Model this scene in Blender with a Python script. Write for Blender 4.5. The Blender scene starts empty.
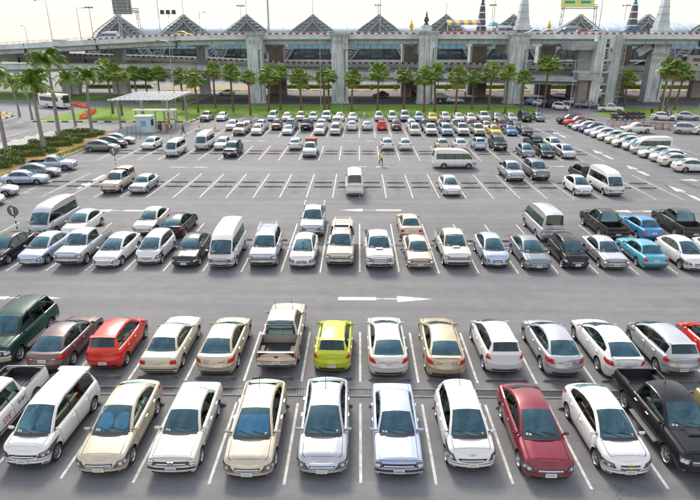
import bpy, bmesh, math, random
from mathutils import Vector, Matrix, Euler
R = math.radians
PI = math.pi
rnd = random.Random(7)
scene = bpy.context.scene
COL = scene.collection

# ------------------------------------------------------------------ camera
CAM_H = 13.56
PITCH = R(20.75)
FPX = 546.0            # focal length in pixels of a 700 px wide frame
cam_data = bpy.data.cameras.new('camera')
cam_data.sensor_width = 36.0
cam_data.lens = FPX / 700.0 * 36.0
cam_data.clip_start = 0.1
cam_data.clip_end = 6000.0
cam = bpy.data.objects.new('camera', cam_data)
COL.objects.link(cam)
cam.location = (0, 0, CAM_H)
cam.rotation_euler = (PI / 2 - PITCH, 0, R(0.86))
scene.camera = cam

# ------------------------------------------------------------------ sky and sun
SUN_EL, SUN_AZ = R(40), R(-14)      # azimuth measured from +Y towards -X
world = bpy.data.worlds.new('World')
scene.world = world
world.use_nodes = True
wn = world.node_tree
bgn = wn.nodes['Background']
sky = wn.nodes.new('ShaderNodeTexSky')
sky.sky_type = 'NISHITA'
sky.sun_disc = False
sky.sun_elevation = SUN_EL
sky.sun_rotation = SUN_AZ
sky.air_density = 1.0
sky.dust_density = 3.0
sky.ozone_density = 1.0
# thin bright overcast: a cream white cloud veil, densest towards the horizon, broken overhead
wtc = wn.nodes.new('ShaderNodeTexCoord'); wsp = wn.nodes.new('ShaderNodeSeparateXYZ'); wn.links.new(wtc.outputs['Generated'], wsp.inputs[0])
wmr = wn.nodes.new('ShaderNodeMapRange'); wmr.interpolation_type = 'SMOOTHSTEP'
wmr.inputs['From Min'].default_value = 0.0; wmr.inputs['From Max'].default_value = 0.85; wmr.inputs['To Min'].default_value = 1.12; wmr.inputs['To Max'].default_value = 0.30
wn.links.new(wsp.outputs['Z'], wmr.inputs['Value'])
wmp = wn.nodes.new('ShaderNodeMapping'); wmp.inputs['Scale'].default_value = (1, 1, 2.6); wn.links.new(wtc.outputs['Generated'], wmp.inputs['Vector'])
wno = wn.nodes.new('ShaderNodeTexNoise'); wno.inputs['Scale'].default_value = 2.4; wno.inputs['Detail'].default_value = 8; wno.inputs['Roughness'].default_value = .55
wn.links.new(wmp.outputs[0], wno.inputs['Vector'])
wr2 = wn.nodes.new('ShaderNodeMapRange'); wr2.inputs['From Min'].default_value = .3; wr2.inputs['From Max'].default_value = .7; wr2.inputs['To Min'].default_value = -.25; wr2.inputs['To Max'].default_value = .22
wn.links.new(wno.outputs['Fac'], wr2.inputs['Value'])
wad = wn.nodes.new('ShaderNodeMath'); wad.operation = 'ADD'; wad.use_clamp = True; wn.links.new(wmr.outputs[0], wad.inputs[0]); wn.links.new(wr2.outputs[0], wad.inputs[1])
wch = wn.nodes.new('ShaderNodeMapRange'); wch.inputs['From Min'].default_value = 0.02; wch.inputs['From Max'].default_value = 0.35
wn.links.new(wsp.outputs['Z'], wch.inputs['Value'])
wcc = wn.nodes.new('ShaderNodeMix'); wcc.data_type = 'RGBA'; wcc.inputs[6].default_value = (4.4, 3.85, 3.3, 1); wcc.inputs[7].default_value = (5.3, 5.25, 5.2, 1)
wn.links.new(wch.outputs[0], wcc.inputs[0])
wmx = wn.nodes.new('ShaderNodeMix'); wmx.data_type = 'RGBA'; wn.links.new(wad.outputs[0], wmx.inputs[0]); wn.links.new(sky.outputs[0], wmx.inputs[6]); wn.links.new(wcc.outputs[2], wmx.inputs[7])
wn.links.new(wmx.outputs[2], bgn.inputs[0])
bgn.inputs[1].default_value = 0.13

sd = bpy.data.lights.new('sun', 'SUN')
sd.energy = 1.5
sd.angle = R(15)
sd.color = (1.0, 0.93, 0.82)
sun = bpy.data.objects.new('sun', sd)
COL.objects.link(sun)
sdir = Vector((math.sin(SUN_AZ) * math.cos(SUN_EL), math.cos(SUN_AZ) * math.cos(SUN_EL), math.sin(SUN_EL)))
sun.rotation_euler = sdir.to_track_quat('Z', 'Y').to_euler()
sun.location = (0, 60, 60)

scene.view_settings.view_transform = 'Standard'
scene.view_settings.look = 'None'
scene.view_settings.exposure = 1.08
scene.view_settings.gamma = 1.0

# ------------------------------------------------------------------ survey helpers (photo measurement -> metres on the ground)
CO, SI = math.cos(PITCH), math.sin(PITCH)
def ground(x, y):
    v = y - 43.0
    d = FPX * CAM_H / (CO * CO * v) - CAM_H * SI / CO
    return ((x - 358.8) * (CAM_H / CO) / v, d)
def height(y, d):
    z = 5.0
    for _ in range(6):
        Z = d * CO + (CAM_H - z) * SI
        z = CAM_H - (y - 43.0) * Z * CO / FPX
    return z
def xat(x, d, z=0.0):
    Z = d * CO + (CAM_H - z) * SI
    return (x - 358.8) * Z / FPX

# ------------------------------------------------------------------ materials
MATS = {}
def nmat(name):
    m = bpy.data.materials.new(name); m.use_nodes = True
    return m, m.node_tree, m.node_tree.nodes['Principled BSDF']
def pbr(name, col, rough=0.5, metal=0.0, coat=0.0, var=0.0, vscale=3.0, bump=0.0, bscale=20.0, emit=None, spec=None, varcol=None):
    if name in MATS: return MATS[name]
    m, nt, b = nmat(name)
    b.inputs['Base Color'].default_value = (*col, 1)
    b.inputs['Roughness'].default_value = rough
    b.inputs['Metallic'].default_value = metal
    if coat: b.inputs['Coat Weight'].default_value = coat; b.inputs['Coat Roughness'].default_value = 0.06
    if spec is not None: b.inputs['Specular IOR Level'].default_value = spec
    if var or bump:
        tc = nt.nodes.new('ShaderNodeTexCoord')
        n = nt.nodes.new('ShaderNodeTexNoise'); n.inputs['Scale'].default_value = vscale; n.inputs['Detail'].default_value = 6
        n.inputs['Roughness'].default_value = 0.65
        nt.links.new(tc.outputs['Object'], n.inputs['Vector'])
        if var:
            cr = nt.nodes.new('ShaderNodeValToRGB')
            cr.color_ramp.elements[0].position = 0.32; cr.color_ramp.elements[1].position = 0.68
            lo = varcol if varcol else tuple(c * (1 - var) for c in col)
            hi = tuple(min(1, c * (1 + var * 0.5)) for c in col)
            cr.color_ramp.elements[0].color = (*lo, 1); cr.color_ramp.elements[1].color = (*hi, 1)
            nt.links.new(n.outputs['Fac'], cr.inputs['Fac']); nt.links.new(cr.outputs['Color'], b.inputs['Base Color'])
        if bump:
            n2 = nt.nodes.new('ShaderNodeTexNoise'); n2.inputs['Scale'].default_value = bscale; n2.inputs['Detail'].default_value = 4
            nt.links.new(tc.outputs['Object'], n2.inputs['Vector'])
            bp = nt.nodes.new('ShaderNodeBump'); bp.inputs['Strength'].default_value = bump; bp.inputs['Distance'].default_value = 0.03
            nt.links.new(n2.outputs['Fac'], bp.inputs['Height']); nt.links.new(bp.outputs['Normal'], b.inputs['Normal'])
    if emit:
        b.inputs['Emission Color'].default_value = (*emit[0], 1); b.inputs['Emission Strength'].default_value = emit[1]
    MATS[name] = m
    return m

PAINTS = {
 'white': ((0.74, 0.74, 0.72), .32, 0.0), 'pearl': ((0.70, 0.68, 0.62), .3, 0.1), 'cream': ((0.66, 0.60, 0.45), .35, 0.0),
 'silver': ((0.50, 0.52, 0.55), .3, 0.55), 'bluesilver': ((0.47, 0.55, 0.70), .3, 0.4), 'grey': ((0.20, 0.21, 0.22), .3, 0.5),
 'brown_grey': ((0.17, 0.13, 0.13), .3, 0.5), 'gold': ((0.56, 0.47, 0.31), .3, 0.45), 'champagne': ((0.60, 0.53, 0.40), .3, 0.45),
 'beige': ((0.58, 0.50, 0.40), .32, 0.35), 'black': ((0.012, 0.013, 0.016), .22, 0.0), 'charcoal': ((0.035, 0.04, 0.045), .25, 0.3),
 'navy': ((0.015, 0.04, 0.13), .25, 0.2), 'blue': ((0.02, 0.13, 0.42), .28, 0.2), 'skyblue': ((0.015, 0.24, 0.52), .28, 0.15),
 'teal': ((0.07, 0.37, 0.50), .3, 0.2), 'red': ((0.70, 0.018, 0.006), .3, 0.0), 'maroon': ((0.22, 0.012, 0.03), .28, 0.25),
 'green': ((0.008, 0.055, 0.045), .26, 0.15), 'lime': ((0.55, 0.62, 0.02), .3, 0.1), 'yellow': ((0.80, 0.58, 0.01), .32, 0.0),
 'olive': ((0.38, 0.34, 0.14), .3, 0.35), 'palegreen': ((0.55, 0.57, 0.42), .32, 0.3), 'slate': ((0.20, 0.25, 0.27), .3, 0.4),
 'brown': ((0.16, 0.06, 0.04), .3, 0.3),
}
def paint(k):
    key = 'paint_' + k
    if key in MATS: return MATS[key]
    c, ro, me = PAINTS[k]
    m, nt, b = nmat('car paint ' + k)
    b.inputs['Metallic'].default_value = me
    dark = max(c) < .2
    b.inputs['Coat Weight'].default_value = 0.12 if dark else 0.5
    b.inputs['Specular IOR Level'].default_value = 0.32 if dark else 0.5
    b.inputs['Coat Roughness'].default_value = 0.04
    tc = nt.nodes.new('ShaderNodeTexCoord')
    n = nt.nodes.new('ShaderNodeTexNoise'); n.inputs['Scale'].default_value = 2.3; n.inputs['Detail'].default_value = 8; n.inputs['Roughness'].default_value = .7
    nt.links.new(tc.outputs['Object'], n.inputs['Vector'])
    # road dust: thicker low on the panels, patchy elsewhere
    sp = nt.nodes.new('ShaderNodeSeparateXYZ'); nt.links.new(tc.outputs['Object'], sp.inputs[0])
    mr = nt.nodes.new('ShaderNodeMapRange'); mr.inputs['From Min'].default_value = 0.85; mr.inputs['From Max'].default_value = 0.2
    mr.inputs['To Min'].default_value = 0.0; mr.inputs['To Max'].default_value = 0.42 if max(c) > .2 else .12
    nt.links.new(sp.outputs['Z'], mr.inputs['Value'])
    mu = nt.nodes.new('ShaderNodeMath'); mu.operation = 'MULTIPLY_ADD'
    nt.links.new(n.outputs['Fac'], mu.inputs[0]); nt.links.new(mr.outputs[0], mu.inputs[1]); mu.inputs[2].default_value = 0.03 if max(c) > .2 else .004
    mx = nt.nodes.new('ShaderNodeMix'); mx.data_type = 'RGBA'
    mx.inputs[6].default_value = (*c, 1); mx.inputs[7].default_value = (0.22, 0.19, 0.15, 1)
    nt.links.new(mu.outputs[0], mx.inputs[0]); nt.links.new(mx.outputs[2], b.inputs['Base Color'])
    r2 = nt.nodes.new('ShaderNodeMapRange'); r2.inputs['To Min'].default_value = ro - .06; r2.inputs['To Max'].default_value = ro + .12
    nt.links.new(n.outputs['Fac'], r2.inputs['Value']); nt.links.new(r2.outputs[0], b.inputs['Roughness'])
    MATS[key] = m
    return m
def glass_mat(name, tint, gl=(0.75, 0.97, 1.0), f0=0.10):
    """tinted car glass: see-through, with a clear mirror coat that grows at grazing angles"""
    if name in MATS: return MATS[name]
    m = bpy.data.materials.new(name); m.use_nodes = True
    nt = m.node_tree; nt.nodes.clear()
    out = nt.nodes.new('ShaderNodeOutputMaterial'); mix = nt.nodes.new('ShaderNodeMixShader')
    tr = nt.nodes.new('ShaderNodeBsdfTransparent'); tr.inputs[0].default_value = (*tint, 1)
    g = nt.nodes.new('ShaderNodeBsdfGlossy'); g.inputs[0].default_value = (*gl, 1); g.inputs['Roughness'].default_value = 0.04
    fr = nt.nodes.new('ShaderNodeFresnel'); fr.inputs[0].default_value = 1.5
    ad = nt.nodes.new('ShaderNodeMath'); ad.operation = 'ADD'; ad.use_clamp = True; ad.inputs[1].default_value = f0
    nt.links.new(fr.outputs[0], ad.inputs[0]); nt.links.new(ad.outputs[0], mix.inputs[0])
    nt.links.new(tr.outputs[0], mix.inputs[1]); nt.links.new(g.outputs[0], mix.inputs[2]); nt.links.new(mix.outputs[0], out.inputs[0])
    MATS[name] = m
    return m
M_GLASS = glass_mat('car glass', (0.15, 0.21, 0.21), gl=(0.72, 0.90, 0.90), f0=0.06)
M_WSCR = glass_mat('windscreen glass', (0.58, 0.76, 0.76), gl=(0.48, 0.84, 0.95), f0=0.13)
M_GLASSD = pbr('dark car glass', (0.012, 0.035, 0.045), 0.06, spec=1.0, coat=0.6)
M_TRIM = pbr('black plastic trim', (0.018, 0.018, 0.02), 0.55)
M_TYRE = pbr('tyre rubber', (0.022, 0.022, 0.023), 0.85, bump=.3)
M_RIM = pbr('alloy rim', (0.55, 0.56, 0.58), 0.3, metal=0.85)
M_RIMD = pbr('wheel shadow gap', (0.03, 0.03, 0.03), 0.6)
M_LAMP = pbr('headlamp lens', (0.15, 0.165, 0.18), 0.10, metal=0.5, coat=1.0, var=.3, vscale=22)
M_REFL = pbr('headlamp reflector', (0.85, 0.87, 0.9), 0.15, metal=0.5, coat=1.0)
M_TAIL = pbr('tail lamp lens', (0.55, 0.012, 0.010), 0.15, coat=1.0)
M_AMBER = pbr('amber lens', (0.8, 0.26, 0.02), 0.2, coat=1.0)
M_CHROME = pbr('chrome', (0.72, 0.73, 0.75), 0.12, metal=1.0)
M_PLATE = pbr('number plate', (0.72, 0.72, 0.68), 0.4)
M_PLATER = pbr('red number plate', (0.6, 0.05, 0.04), 0.4)
M_INK = pbr('plate characters', (0.02, 0.02, 0.02), 0.5)
M_SEAT = pbr('seat fabric', (0.12, 0.105, 0.09), 0.9, var=.3, vscale=6)
M_DASH = pbr('dashboard', (0.05, 0.048, 0.045), 0.8)
M_BED = pbr('bed liner', (0.03, 0.032, 0.035), 0.6, bump=.2)
M_CONC = pbr('weathered concrete', (0.45, 0.49, 0.50), 0.85, var=.32, vscale=.6, bump=.25, bscale=6)
M_CONCL = pbr('pale concrete', (0.58, 0.635, 0.65), 0.85, var=.26, vscale=.35, bump=.2, bscale=5)
M_CONCB = pbr('brown stained concrete', (0.27, 0.235, 0.205), 0.9, var=.35, vscale=.5)
def streaky(name, col, dark):
    m, nt, b = nmat(name); N = nt.nodes.new; Lk = nt.links.new
    tc = N('ShaderNodeTexCoord'); geo = N('ShaderNodeNewGeometry')
    mp = N('ShaderNodeMapping'); mp.inputs['Scale'].default_value = (2.6, 2.6, .16); Lk(geo.outputs['Position'], mp.inputs['Vector'])
    n = N('ShaderNodeTexNoise'); n.inputs['Scale'].default_value = 1.0; n.inputs['Detail'].default_value = 7; n.inputs['Roughness'].default_value = .7; Lk(mp.outputs[0], n.inputs['Vector'])
    r = N('ShaderNodeValToRGB'); e = r.color_ramp.elements; e[0].position = .36; e[1].position = .53; e[0].color = (*dark, 1); e[1].color = (*col, 1); Lk(n.outputs['Fac'], r.inputs['Fac'])
    n2 = N('ShaderNodeTexNoise'); n2.inputs['Scale'].default_value = .5; n2.inputs['Detail'].default_value = 6; Lk(geo.outputs['Position'], n2.inputs['Vector'])
    r2 = N('ShaderNodeValToRGB'); e = r2.color_ramp.elements; e[0].position = .3; e[1].position = .7; e[0].color = (.78, .78, .77, 1); e[1].color = (1.06, 1.06, 1.05, 1); Lk(n2.outputs['Fac'], r2.inputs['Fac'])
    x = N('ShaderNodeMix'); x.data_type = 'RGBA'; x.blend_type = 'MULTIPLY'; x.inputs[0].default_value = 1; Lk(r.outputs[0], x.inputs[6]); Lk(r2.outputs[0], x.inputs[7]); Lk(x.outputs[2], b.inputs['Base Color'])
    b.inputs['Roughness'].default_value = .88
    MATS[name] = m; return m
M_PILLAR = streaky('rain streaked concrete', (.60, .655, .67), (.26, .28, .28))
M_GIRD = streaky('streaked girder concrete', (.46, .50, .51), (.27, .29, .29))
M_KERB = pbr('kerb concrete', (0.42, 0.42, 0.40), 0.85, var=.3, vscale=2)
M_KBLK = pbr('black kerb paint', (0.03, 0.03, 0.03), 0.6)
M_KWHT = pbr('white kerb paint', (0.75, 0.75, 0.72), 0.6, var=.15)
M_STEEL = pbr('galvanised steel', (0.36, 0.38, 0.39), 0.45, metal=.6)
M_DSTEEL = pbr('dark steel', (0.06, 0.065, 0.07), 0.5, metal=.4)
M_WSTEEL = pbr('white painted steel', (0.72, 0.75, 0.76), 0.45)
M_RED = pbr('red paint', (0.50, 0.03, 0.04), 0.5)
M_REDF = pbr('faded red stripe', (0.34, 0.09, 0.10), 0.6, var=.4)
M_ORANGE = pbr('orange plastic', (0.85, 0.16, 0.02), 0.5)
M_WHT = pbr('white paint', (0.76, 0.76, 0.74), 0.5)
M_BARK = pbr('palm bark', (0.19, 0.125, 0.085), 0.95, var=.4, vscale=4, bump=.6, bscale=9)
M_BARKG = pbr('smooth grey palm trunk', (0.25, 0.24, 0.245), 0.8, var=.25, vscale=2, bump=.2)
M_LEAF = pbr('palm leaf', (0.18, 0.27, 0.04), 0.5, var=.55, vscale=1.3)
M_LEAFY = pbr('fresh palm leaf', (0.24, 0.42, 0.03), 0.5, var=.4, vscale=1.3)
M_LEAFD = pbr('dry palm leaf', (0.30, 0.21, 0.08), 0.8, var=.4)
M_FEATH = pbr('feather palm leaf', (0.12, 0.20, 0.035), 0.45, var=.5, vscale=1.0)

# ------------------------------------------------------------------ mesh building
class MB:
    def __init__(s): s.v = []; s.f = []; s.m = []
    def vert(s, p): s.v.append(tuple(p)); return len(s.v) - 1
    def face(s, idx, m=0): s.f.append(tuple(idx)); s.m.append(m)
    def quadpts(s, pts, m=0): s.face([s.vert(p) for p in pts], m)
    def box(s, c, sz, m=0, rz=0.0, ry=0.0, taper=1.0):
        e = Euler((0, ry, rz)).to_matrix()
        ids = []
        for k in (-1, 1):
            t = taper if k == 1 else 1.0
            for a, b in ((-1, -1), (1, -1), (1, 1), (-1, 1)):
                p = e @ Vector((a * sz[0] / 2 * t, b * sz[1] / 2 * t, k * sz[2] / 2)) + Vector(c)
                ids.append(s.vert(p))
        for q in ((3, 2, 1, 0), (4, 5, 6, 7), (0, 1, 5, 4), (1, 2, 6, 5), (2, 3, 7, 6), (3, 0, 4, 7)): s.face([ids[i] for i in q], m)
    def grid(s, rows, m=0, flip=False, close=False):
        """rows: list of equal-length point lists"""
        ids = [[s.vert(p) for p in r] for r in rows]
        n = len(ids[0])
        for i in range(len(ids) - 1):
            for j in range(n if close else n - 1):
                k = (j + 1) % n
                q = [ids[i][j], ids[i][k], ids[i + 1][k], ids[i + 1][j]]
                mm = m(i, j) if callable(m) else m
                if mm is None: continue
                s.face(q[::-1] if flip else q, mm)
        return ids
    def tube(s, pts, r, n=6, m=0, caps=True):
        pts = [Vector(p) for p in pts]
        rr = r if isinstance(r, (list, tuple)) else [r] * len(pts)
        rings = []
        for i, p in enumerate(pts):
            d = (pts[min(i + 1, len(pts) - 1)] - pts[max(i - 1, 0)])
            d = d.normalized() if d.length > 1e-9 else Vector((0, 0, 1))
            up = Vector((0, 0, 1)) if abs(d.z) < .9 else Vector((1, 0, 0))
            a = d.cross(up).normalized(); b = d.cross(a).normalized()
            rings.append([p + (a * math.cos(2 * PI * k / n) + b * math.sin(2 * PI * k / n)) * rr[i] for k in range(n)])
        ids = s.grid(rings, m, close=True)
        if caps:
            s.face(ids[0], m); s.face(ids[-1][::-1], m)
    def lathe(s, prof, n=20, axis='y', c=(0, 0, 0), m=0):
        """prof: list of (radius, along)"""
        rings = []
        for (r, h) in prof:
            ring = []
            for k in range(n):
                a = 2 * PI * k / n
                u, w = r * math.cos(a), r * math.sin(a)
                p = (u, h, w) if axis == 'y' else (u, w, h) if axis == 'z' else (h, u, w)
                ring.append((p[0] + c[0], p[1] + c[1], p[2] + c[2]))
            rings.append(ring)
        return s.grid(rings, m, close=True)
    def mesh(s, name, mats, smooth=None):
        me = bpy.data.meshes.new(name)
        me.from_pydata(s.v, [], s.f)
        for m in (mats if isinstance(mats, (list, tuple)) else [mats]): me.materials.append(m)
        me.polygons.foreach_set('material_index', s.m)
        me.update()
        bm = bmesh.new(); bm.from_mesh(me)
        bmesh.ops.remove_doubles(bm, verts=bm.verts, dist=0.0004)
        bmesh.ops.dissolve_degenerate(bm, dist=0.0004, edges=bm.edges)
        bmesh.ops.recalc_face_normals(bm, faces=bm.faces)
        bm.to_mesh(me); bm.free()
        if smooth is not None:
            me.shade_smooth(); me.set_sharp_from_angle(angle=R(smooth))
        return me
    def build(s, name, mats, parent=None, smooth=None, loc=None, rz=None):
        return link(name, s.mesh(name, mats, smooth), parent, loc, rz)
def link(name, me, parent=None, loc=None, rz=None):
    o = bpy.data.objects.new(name, me)
    COL.objects.link(o)
    if parent: o.parent = parent
    if loc is not None: o.location = loc
    if rz is not None: o.rotation_euler = (0, 0, rz)
    return o
def tag(o, label=None, cat=None, group=None, kind=None):
    if label: o['label'] = label
    if cat: o['category'] = cat
    if group: o['group'] = group
    if kind: o['kind'] = kind
    return o
def thing(name, label, cat, loc=(0, 0, 0), rz=0.0, group=None):
    o = link(name, None, None, loc, rz)
    return tag(o, label, cat, group)
KIDS = {}
def kids(o):
    return list(KIDS.get(o.name, []))
def reg(o):
    """remember the children of a finished prototype (cheaper than scanning)"""
    for ob in [o] + list(o.children_recursive):
        KIDS[ob.name] = [c for c in ob.children]
def copy_tree(o, parent=None):
    c = o.copy(); COL.objects.link(c)
    if parent: c.parent = parent
    ch = []
    for k in kids(o): ch.append(copy_tree(k, c))
    KIDS[c.name] = ch
    return c
def structure(name, mb, mats, smooth=None):
    return tag(mb.build(name, mats, smooth=smooth), kind='structure')

# ------------------------------------------------------------------ vehicles
def lerp(a, b, t): return a + (b - a) * t
def curve(pts, x):
    """piecewise linear with soft ends; pts sorted by descending or ascending x"""
    p = sorted(pts)
    if x <= p[0][0]: return p[0][1]
    for i in range(len(p) - 1):
        if x <= p[i + 1][0]:
            t = (x - p[i][0]) / (p[i + 1][0] - p[i][0])
            return lerp(p[i][1], p[i + 1][1], t)
    return p[-1][1]
INS_S = [(0, .075), (.12, .03), (.35, .0), (.6, .004), (.74, .018), (.9, .04), (.97, .065), (1, .10)]
INS_F = [(0, .09), (.1, .025), (.22, .0), (.45, .0), (.50, .035), (.75, .055), (.88, .085), (.96, .13), (1, .20)]
INS_R = [(0, .10), (.12, .04), (.3, .0), (.5, .0), (.56, .05), (.8, .07), (.92, .09), (.98, .12), (1, .16)]

MODELS = {}
def model(name, **k): MODELS[name] = k
model('sedan', L=4.5, W=1.73, wf=1.40, wr=-1.22, wR=.315, sill=.22, af=.42, ar=.42, n=3.0,
      top=[(2.25, .66), (2.0, .755), (1.5, .85), (.95, .92), (0, .94), (-1, .965), (-1.7, 1.01), (-2.25, 1.0)],
      edge=[(.98, .93), (.10, 1.37), (-.3, 1.43), (-.7, 1.425), (-1.12, 1.35), (-1.78, 1.03)], th=.42,
      wins=[(.93, -.24), (-.32, -1.02), (-1.1, -1.45)], doors=[(.86, -.28), (-.28, -1.12)])
model('saloon', L=4.66, W=1.75, wf=1.42, wr=-1.3, wR=.325, sill=.22, af=.46, ar=.44, n=2.7,
      top=[(2.31, .64), (2.0, .76), (1.5, .87), (1.0, .95), (0, .97), (-1, .99), (-1.7, 1.05), (-2.31, 1.05)],
      edge=[(1.1, .95), (.15, 1.38), (-.3, 1.445), (-.8, 1.43), (-1.25, 1.35), (-1.95, 1.07)], th=.46,
      wins=[(1.0, -.22), (-.30, -1.08), (-1.16, -1.5)], doors=[(.90, -.26), (-.26, -1.2)])
model('boxy', L=4.4, W=1.68, wf=1.36, wr=-1.2, wR=.30, sill=.22, af=.22, ar=.22, n=4.2,
      top=[(2.2, .72), (2.0, .78), (1.5, .83), (.9, .88), (0, .89), (-1, .91), (-1.5, .94), (-2.2, .93)],
      edge=[(.86, .89), (.22, 1.30), (-.2, 1.36), (-.6, 1.36), (-1.0, 1.31), (-1.48, .95)], th=.40,
      wins=[(.80, -.20), (-.27, -.98), (-1.04, -1.25)], doors=[(.78, -.235), (-.235, -1.1)])
model('hatch', L=3.80, W=1.67, wf=1.20, wr=-1.23, wR=.305, sill=.22, af=.42, ar=.34, n=2.7,
      top=[(1.9, .70), (1.65, .84), (1.3, .92), (1.0, .97), (0, .96), (-1, 1.0), (-1.9, 1.04)],
      edge=[(1.05, .95), (.32, 1.47), (-.2, 1.55), (-.8, 1.56), (-1.42, 1.50), (-1.76, 1.04)], th=.34,
      wins=[(.95, -.18), (-.26, -.98), (-1.06, -1.38)], doors=[(.82, -.22), (-.22, -1.0)], hatchback=True)
model('minivan', L=4.15, W=1.67, wf=1.36, wr=-1.30, wR=.31, sill=.24, af=.42, ar=.22, n=2.9,
      top=[(2.07, .74), (1.85, .88), (1.5, .96), (1.25, 1.0), (0, 1.0), (-2.07, 1.06)],
      edge=[(1.28, .98), (.5, 1.57), (0, 1.66), (-.9, 1.675), (-1.65, 1.63), (-1.95, 1.08)], th=.28,
      wins=[(1.18, -.05), (-.13, -.95), (-1.03, -1.75)], doors=[(.98, -.09), (-.09, -1.0)], hatchback=True)
model('suv', L=4.65, W=1.82, wf=1.45, wr=-1.25, wR=.365, sill=.34, af=.34, ar=.22, n=3.4,
      top=[(2.32, .93), (2.1, 1.02), (1.6, 1.08), (1.0, 1.12), (0, 1.12), (-2.32, 1.14)],
      edge=[(1.06, 1.11), (.42, 1.66), (0, 1.74), (-1.0, 1.76), (-1.8, 1.70), (-2.14, 1.15)], th=.26,
      wins=[(1.0, -.08), (-.16, -1.0), (-1.08, -1.9)], doors=[(.90, -.12), (-.12, -1.05)], hatchback=True)
model('pickup', L=5.2, W=1.82, wf=1.62, wr=-1.42, wR=.37, sill=.38, af=.34, ar=.10, n=3.4,
      top=[(2.6, .96), (2.4, 1.03), (1.8, 1.09), (1.1, 1.13), (0, 1.13), (-.9, 1.13), (-1.02, 1.13), (-2.6, 1.13)],
      edge=[(1.12, 1.12), (.50, 1.67), (.1, 1.75), (-.4, 1.75), (-.74, 1.69), (-.90, 1.13)], th=.28,
      wins=[(1.05, .04), (-.04, -.70)], doors=[(.98, 0), (0, -.82)], bed=(-1.0, -2.5))
model('pickup_long', L=5.15, W=1.78, wf=1.58, wr=-1.40, wR=.355, sill=.36, af=.30, ar=.10, n=3.8,
      top=[(2.57, .93), (2.4, .99), (1.8, 1.04), (1.1, 1.08), (0, 1.08), (-.9, 1.08), (-2.57, 1.06)],
      edge=[(1.08, 1.07), (.50, 1.58), (.2, 1.64), (-.1, 1.64), (-.32, 1.59), (-.48, 1.08)], th=.30,
      wins=[(1.0, .0), (-.06, -.36)], doors=[(.95, -.05)], bed=(-.6, -2.47))
model('van', L=5.1, W=1.78, wf=1.55, wr=-1.25, wR=.34, sill=.28, af=.55, ar=.14, n=3.2,
      top=[(2.55, .80), (2.4, .98), (2.2, 1.06), (1.9, 1.10), (0, 1.1), (-2.55, 1.1)],
      edge=[(2.17, 1.08), (1.62, 1.72), (1.30, 1.95), (.8, 2.12), (0, 2.19), (-1.9, 2.19), (-2.36, 2.09), (-2.47, 1.12)], th=.12,
      wins=[(2.0, 1.0), (.92, -.02), (-.10, -1.06), (-1.14, -2.15)], doors=[(1.95, .96), (.96, -.06)], zmax=1.76, hatchback=True, atop=1.72)
model('lowvan', L=4.75, W=1.70, wf=1.50, wr=-1.15, wR=.33, sill=.28, af=.45, ar=.14, n=3.2,
      top=[(2.37, .82), (2.2, .98), (2.0, 1.04), (1.8, 1.06), (0, 1.06), (-2.37, 1.08)],
      edge=[(1.95, 1.05), (1.35, 1.72), (1.0, 1.86), (0, 1.93), (-1.6, 1.93), (-2.15, 1.86), (-2.27, 1.1)], th=.16,
      wins=[(1.8, .85), (.77, -.15), (-.23, -1.1), (-1.18, -2.0)], doors=[(1.7, .81), (.81, -.19)], zmax=1.66, hatchback=True, atop=1.72)
model('wagon', L=4.55, W=1.72, wf=1.38, wr=-1.25, wR=.315, sill=.22, af=.36, ar=.24, n=3.2,
      top=[(2.27, .68), (2.0, .78), (1.5, .87), (.95, .93), (0, .95), (-2.27, .98)],
      edge=[(.98, .94), (.15, 1.38), (-.3, 1.45), (-1.2, 1.46), (-1.85, 1.40), (-2.15, .99)], th=.38,
      wins=[(.93, -.22), (-.30, -1.02), (-1.1, -1.9)], doors=[(.86, -.26), (-.26, -1.12)], hatchback=True)
# variants that only change the nose and tail details share the same shells
for nm, base, kw in (('compact', 'sedan', dict(L=4.3, W=1.70, wf=1.33, wr=-1.22, af=.48, ar=.40, n=2.5,
        top=[(2.15, .68), (1.9, .80), (1.5, .90), (1.0, .96), (0, .96), (-1, .99), (-1.6, 1.05), (-2.15, 1.05)],
        edge=[(1.08, .96), (.20, 1.42), (-.25, 1.48), (-.7, 1.47), (-1.15, 1.39), (-1.75, 1.07)],
        wins=[(1.0, -.2), (-.28, -1.0), (-1.08, -1.42)], doors=[(.84, -.24), (-.24, -1.1)])),
                     ('monohatch', 'hatch', dict(L=3.92, W=1.69, wf=1.27, wr=-1.23, af=.5, n=2.4,
        top=[(1.96, .70), (1.7, .86), (1.4, .95), (1.2, .98), (0, .97), (-1, 1.0), (-1.96, 1.05)],
        edge=[(1.25, .96), (.35, 1.44), (-.2, 1.52), (-.8, 1.53), (-1.5, 1.47), (-1.82, 1.05)],
        wins=[(1.15, -.12), (-.20, -1.0), (-1.08, -1.52)], doors=[(.86, -.16), (-.16, -1.02)]))):
    d = dict(MODELS[base]); d.update(kw); MODELS[nm] = d
d = dict(MODELS['pickup']); d['canopy'] = True; MODELS['pickup_canopy'] = d
d = dict(MODELS['pickup']); d['cover'] = True; MODELS['pickup_cover'] = d
d = dict(MODELS['pickup_long']); d['canopy'] = True; MODELS['pickup_long_canopy'] = d

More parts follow.
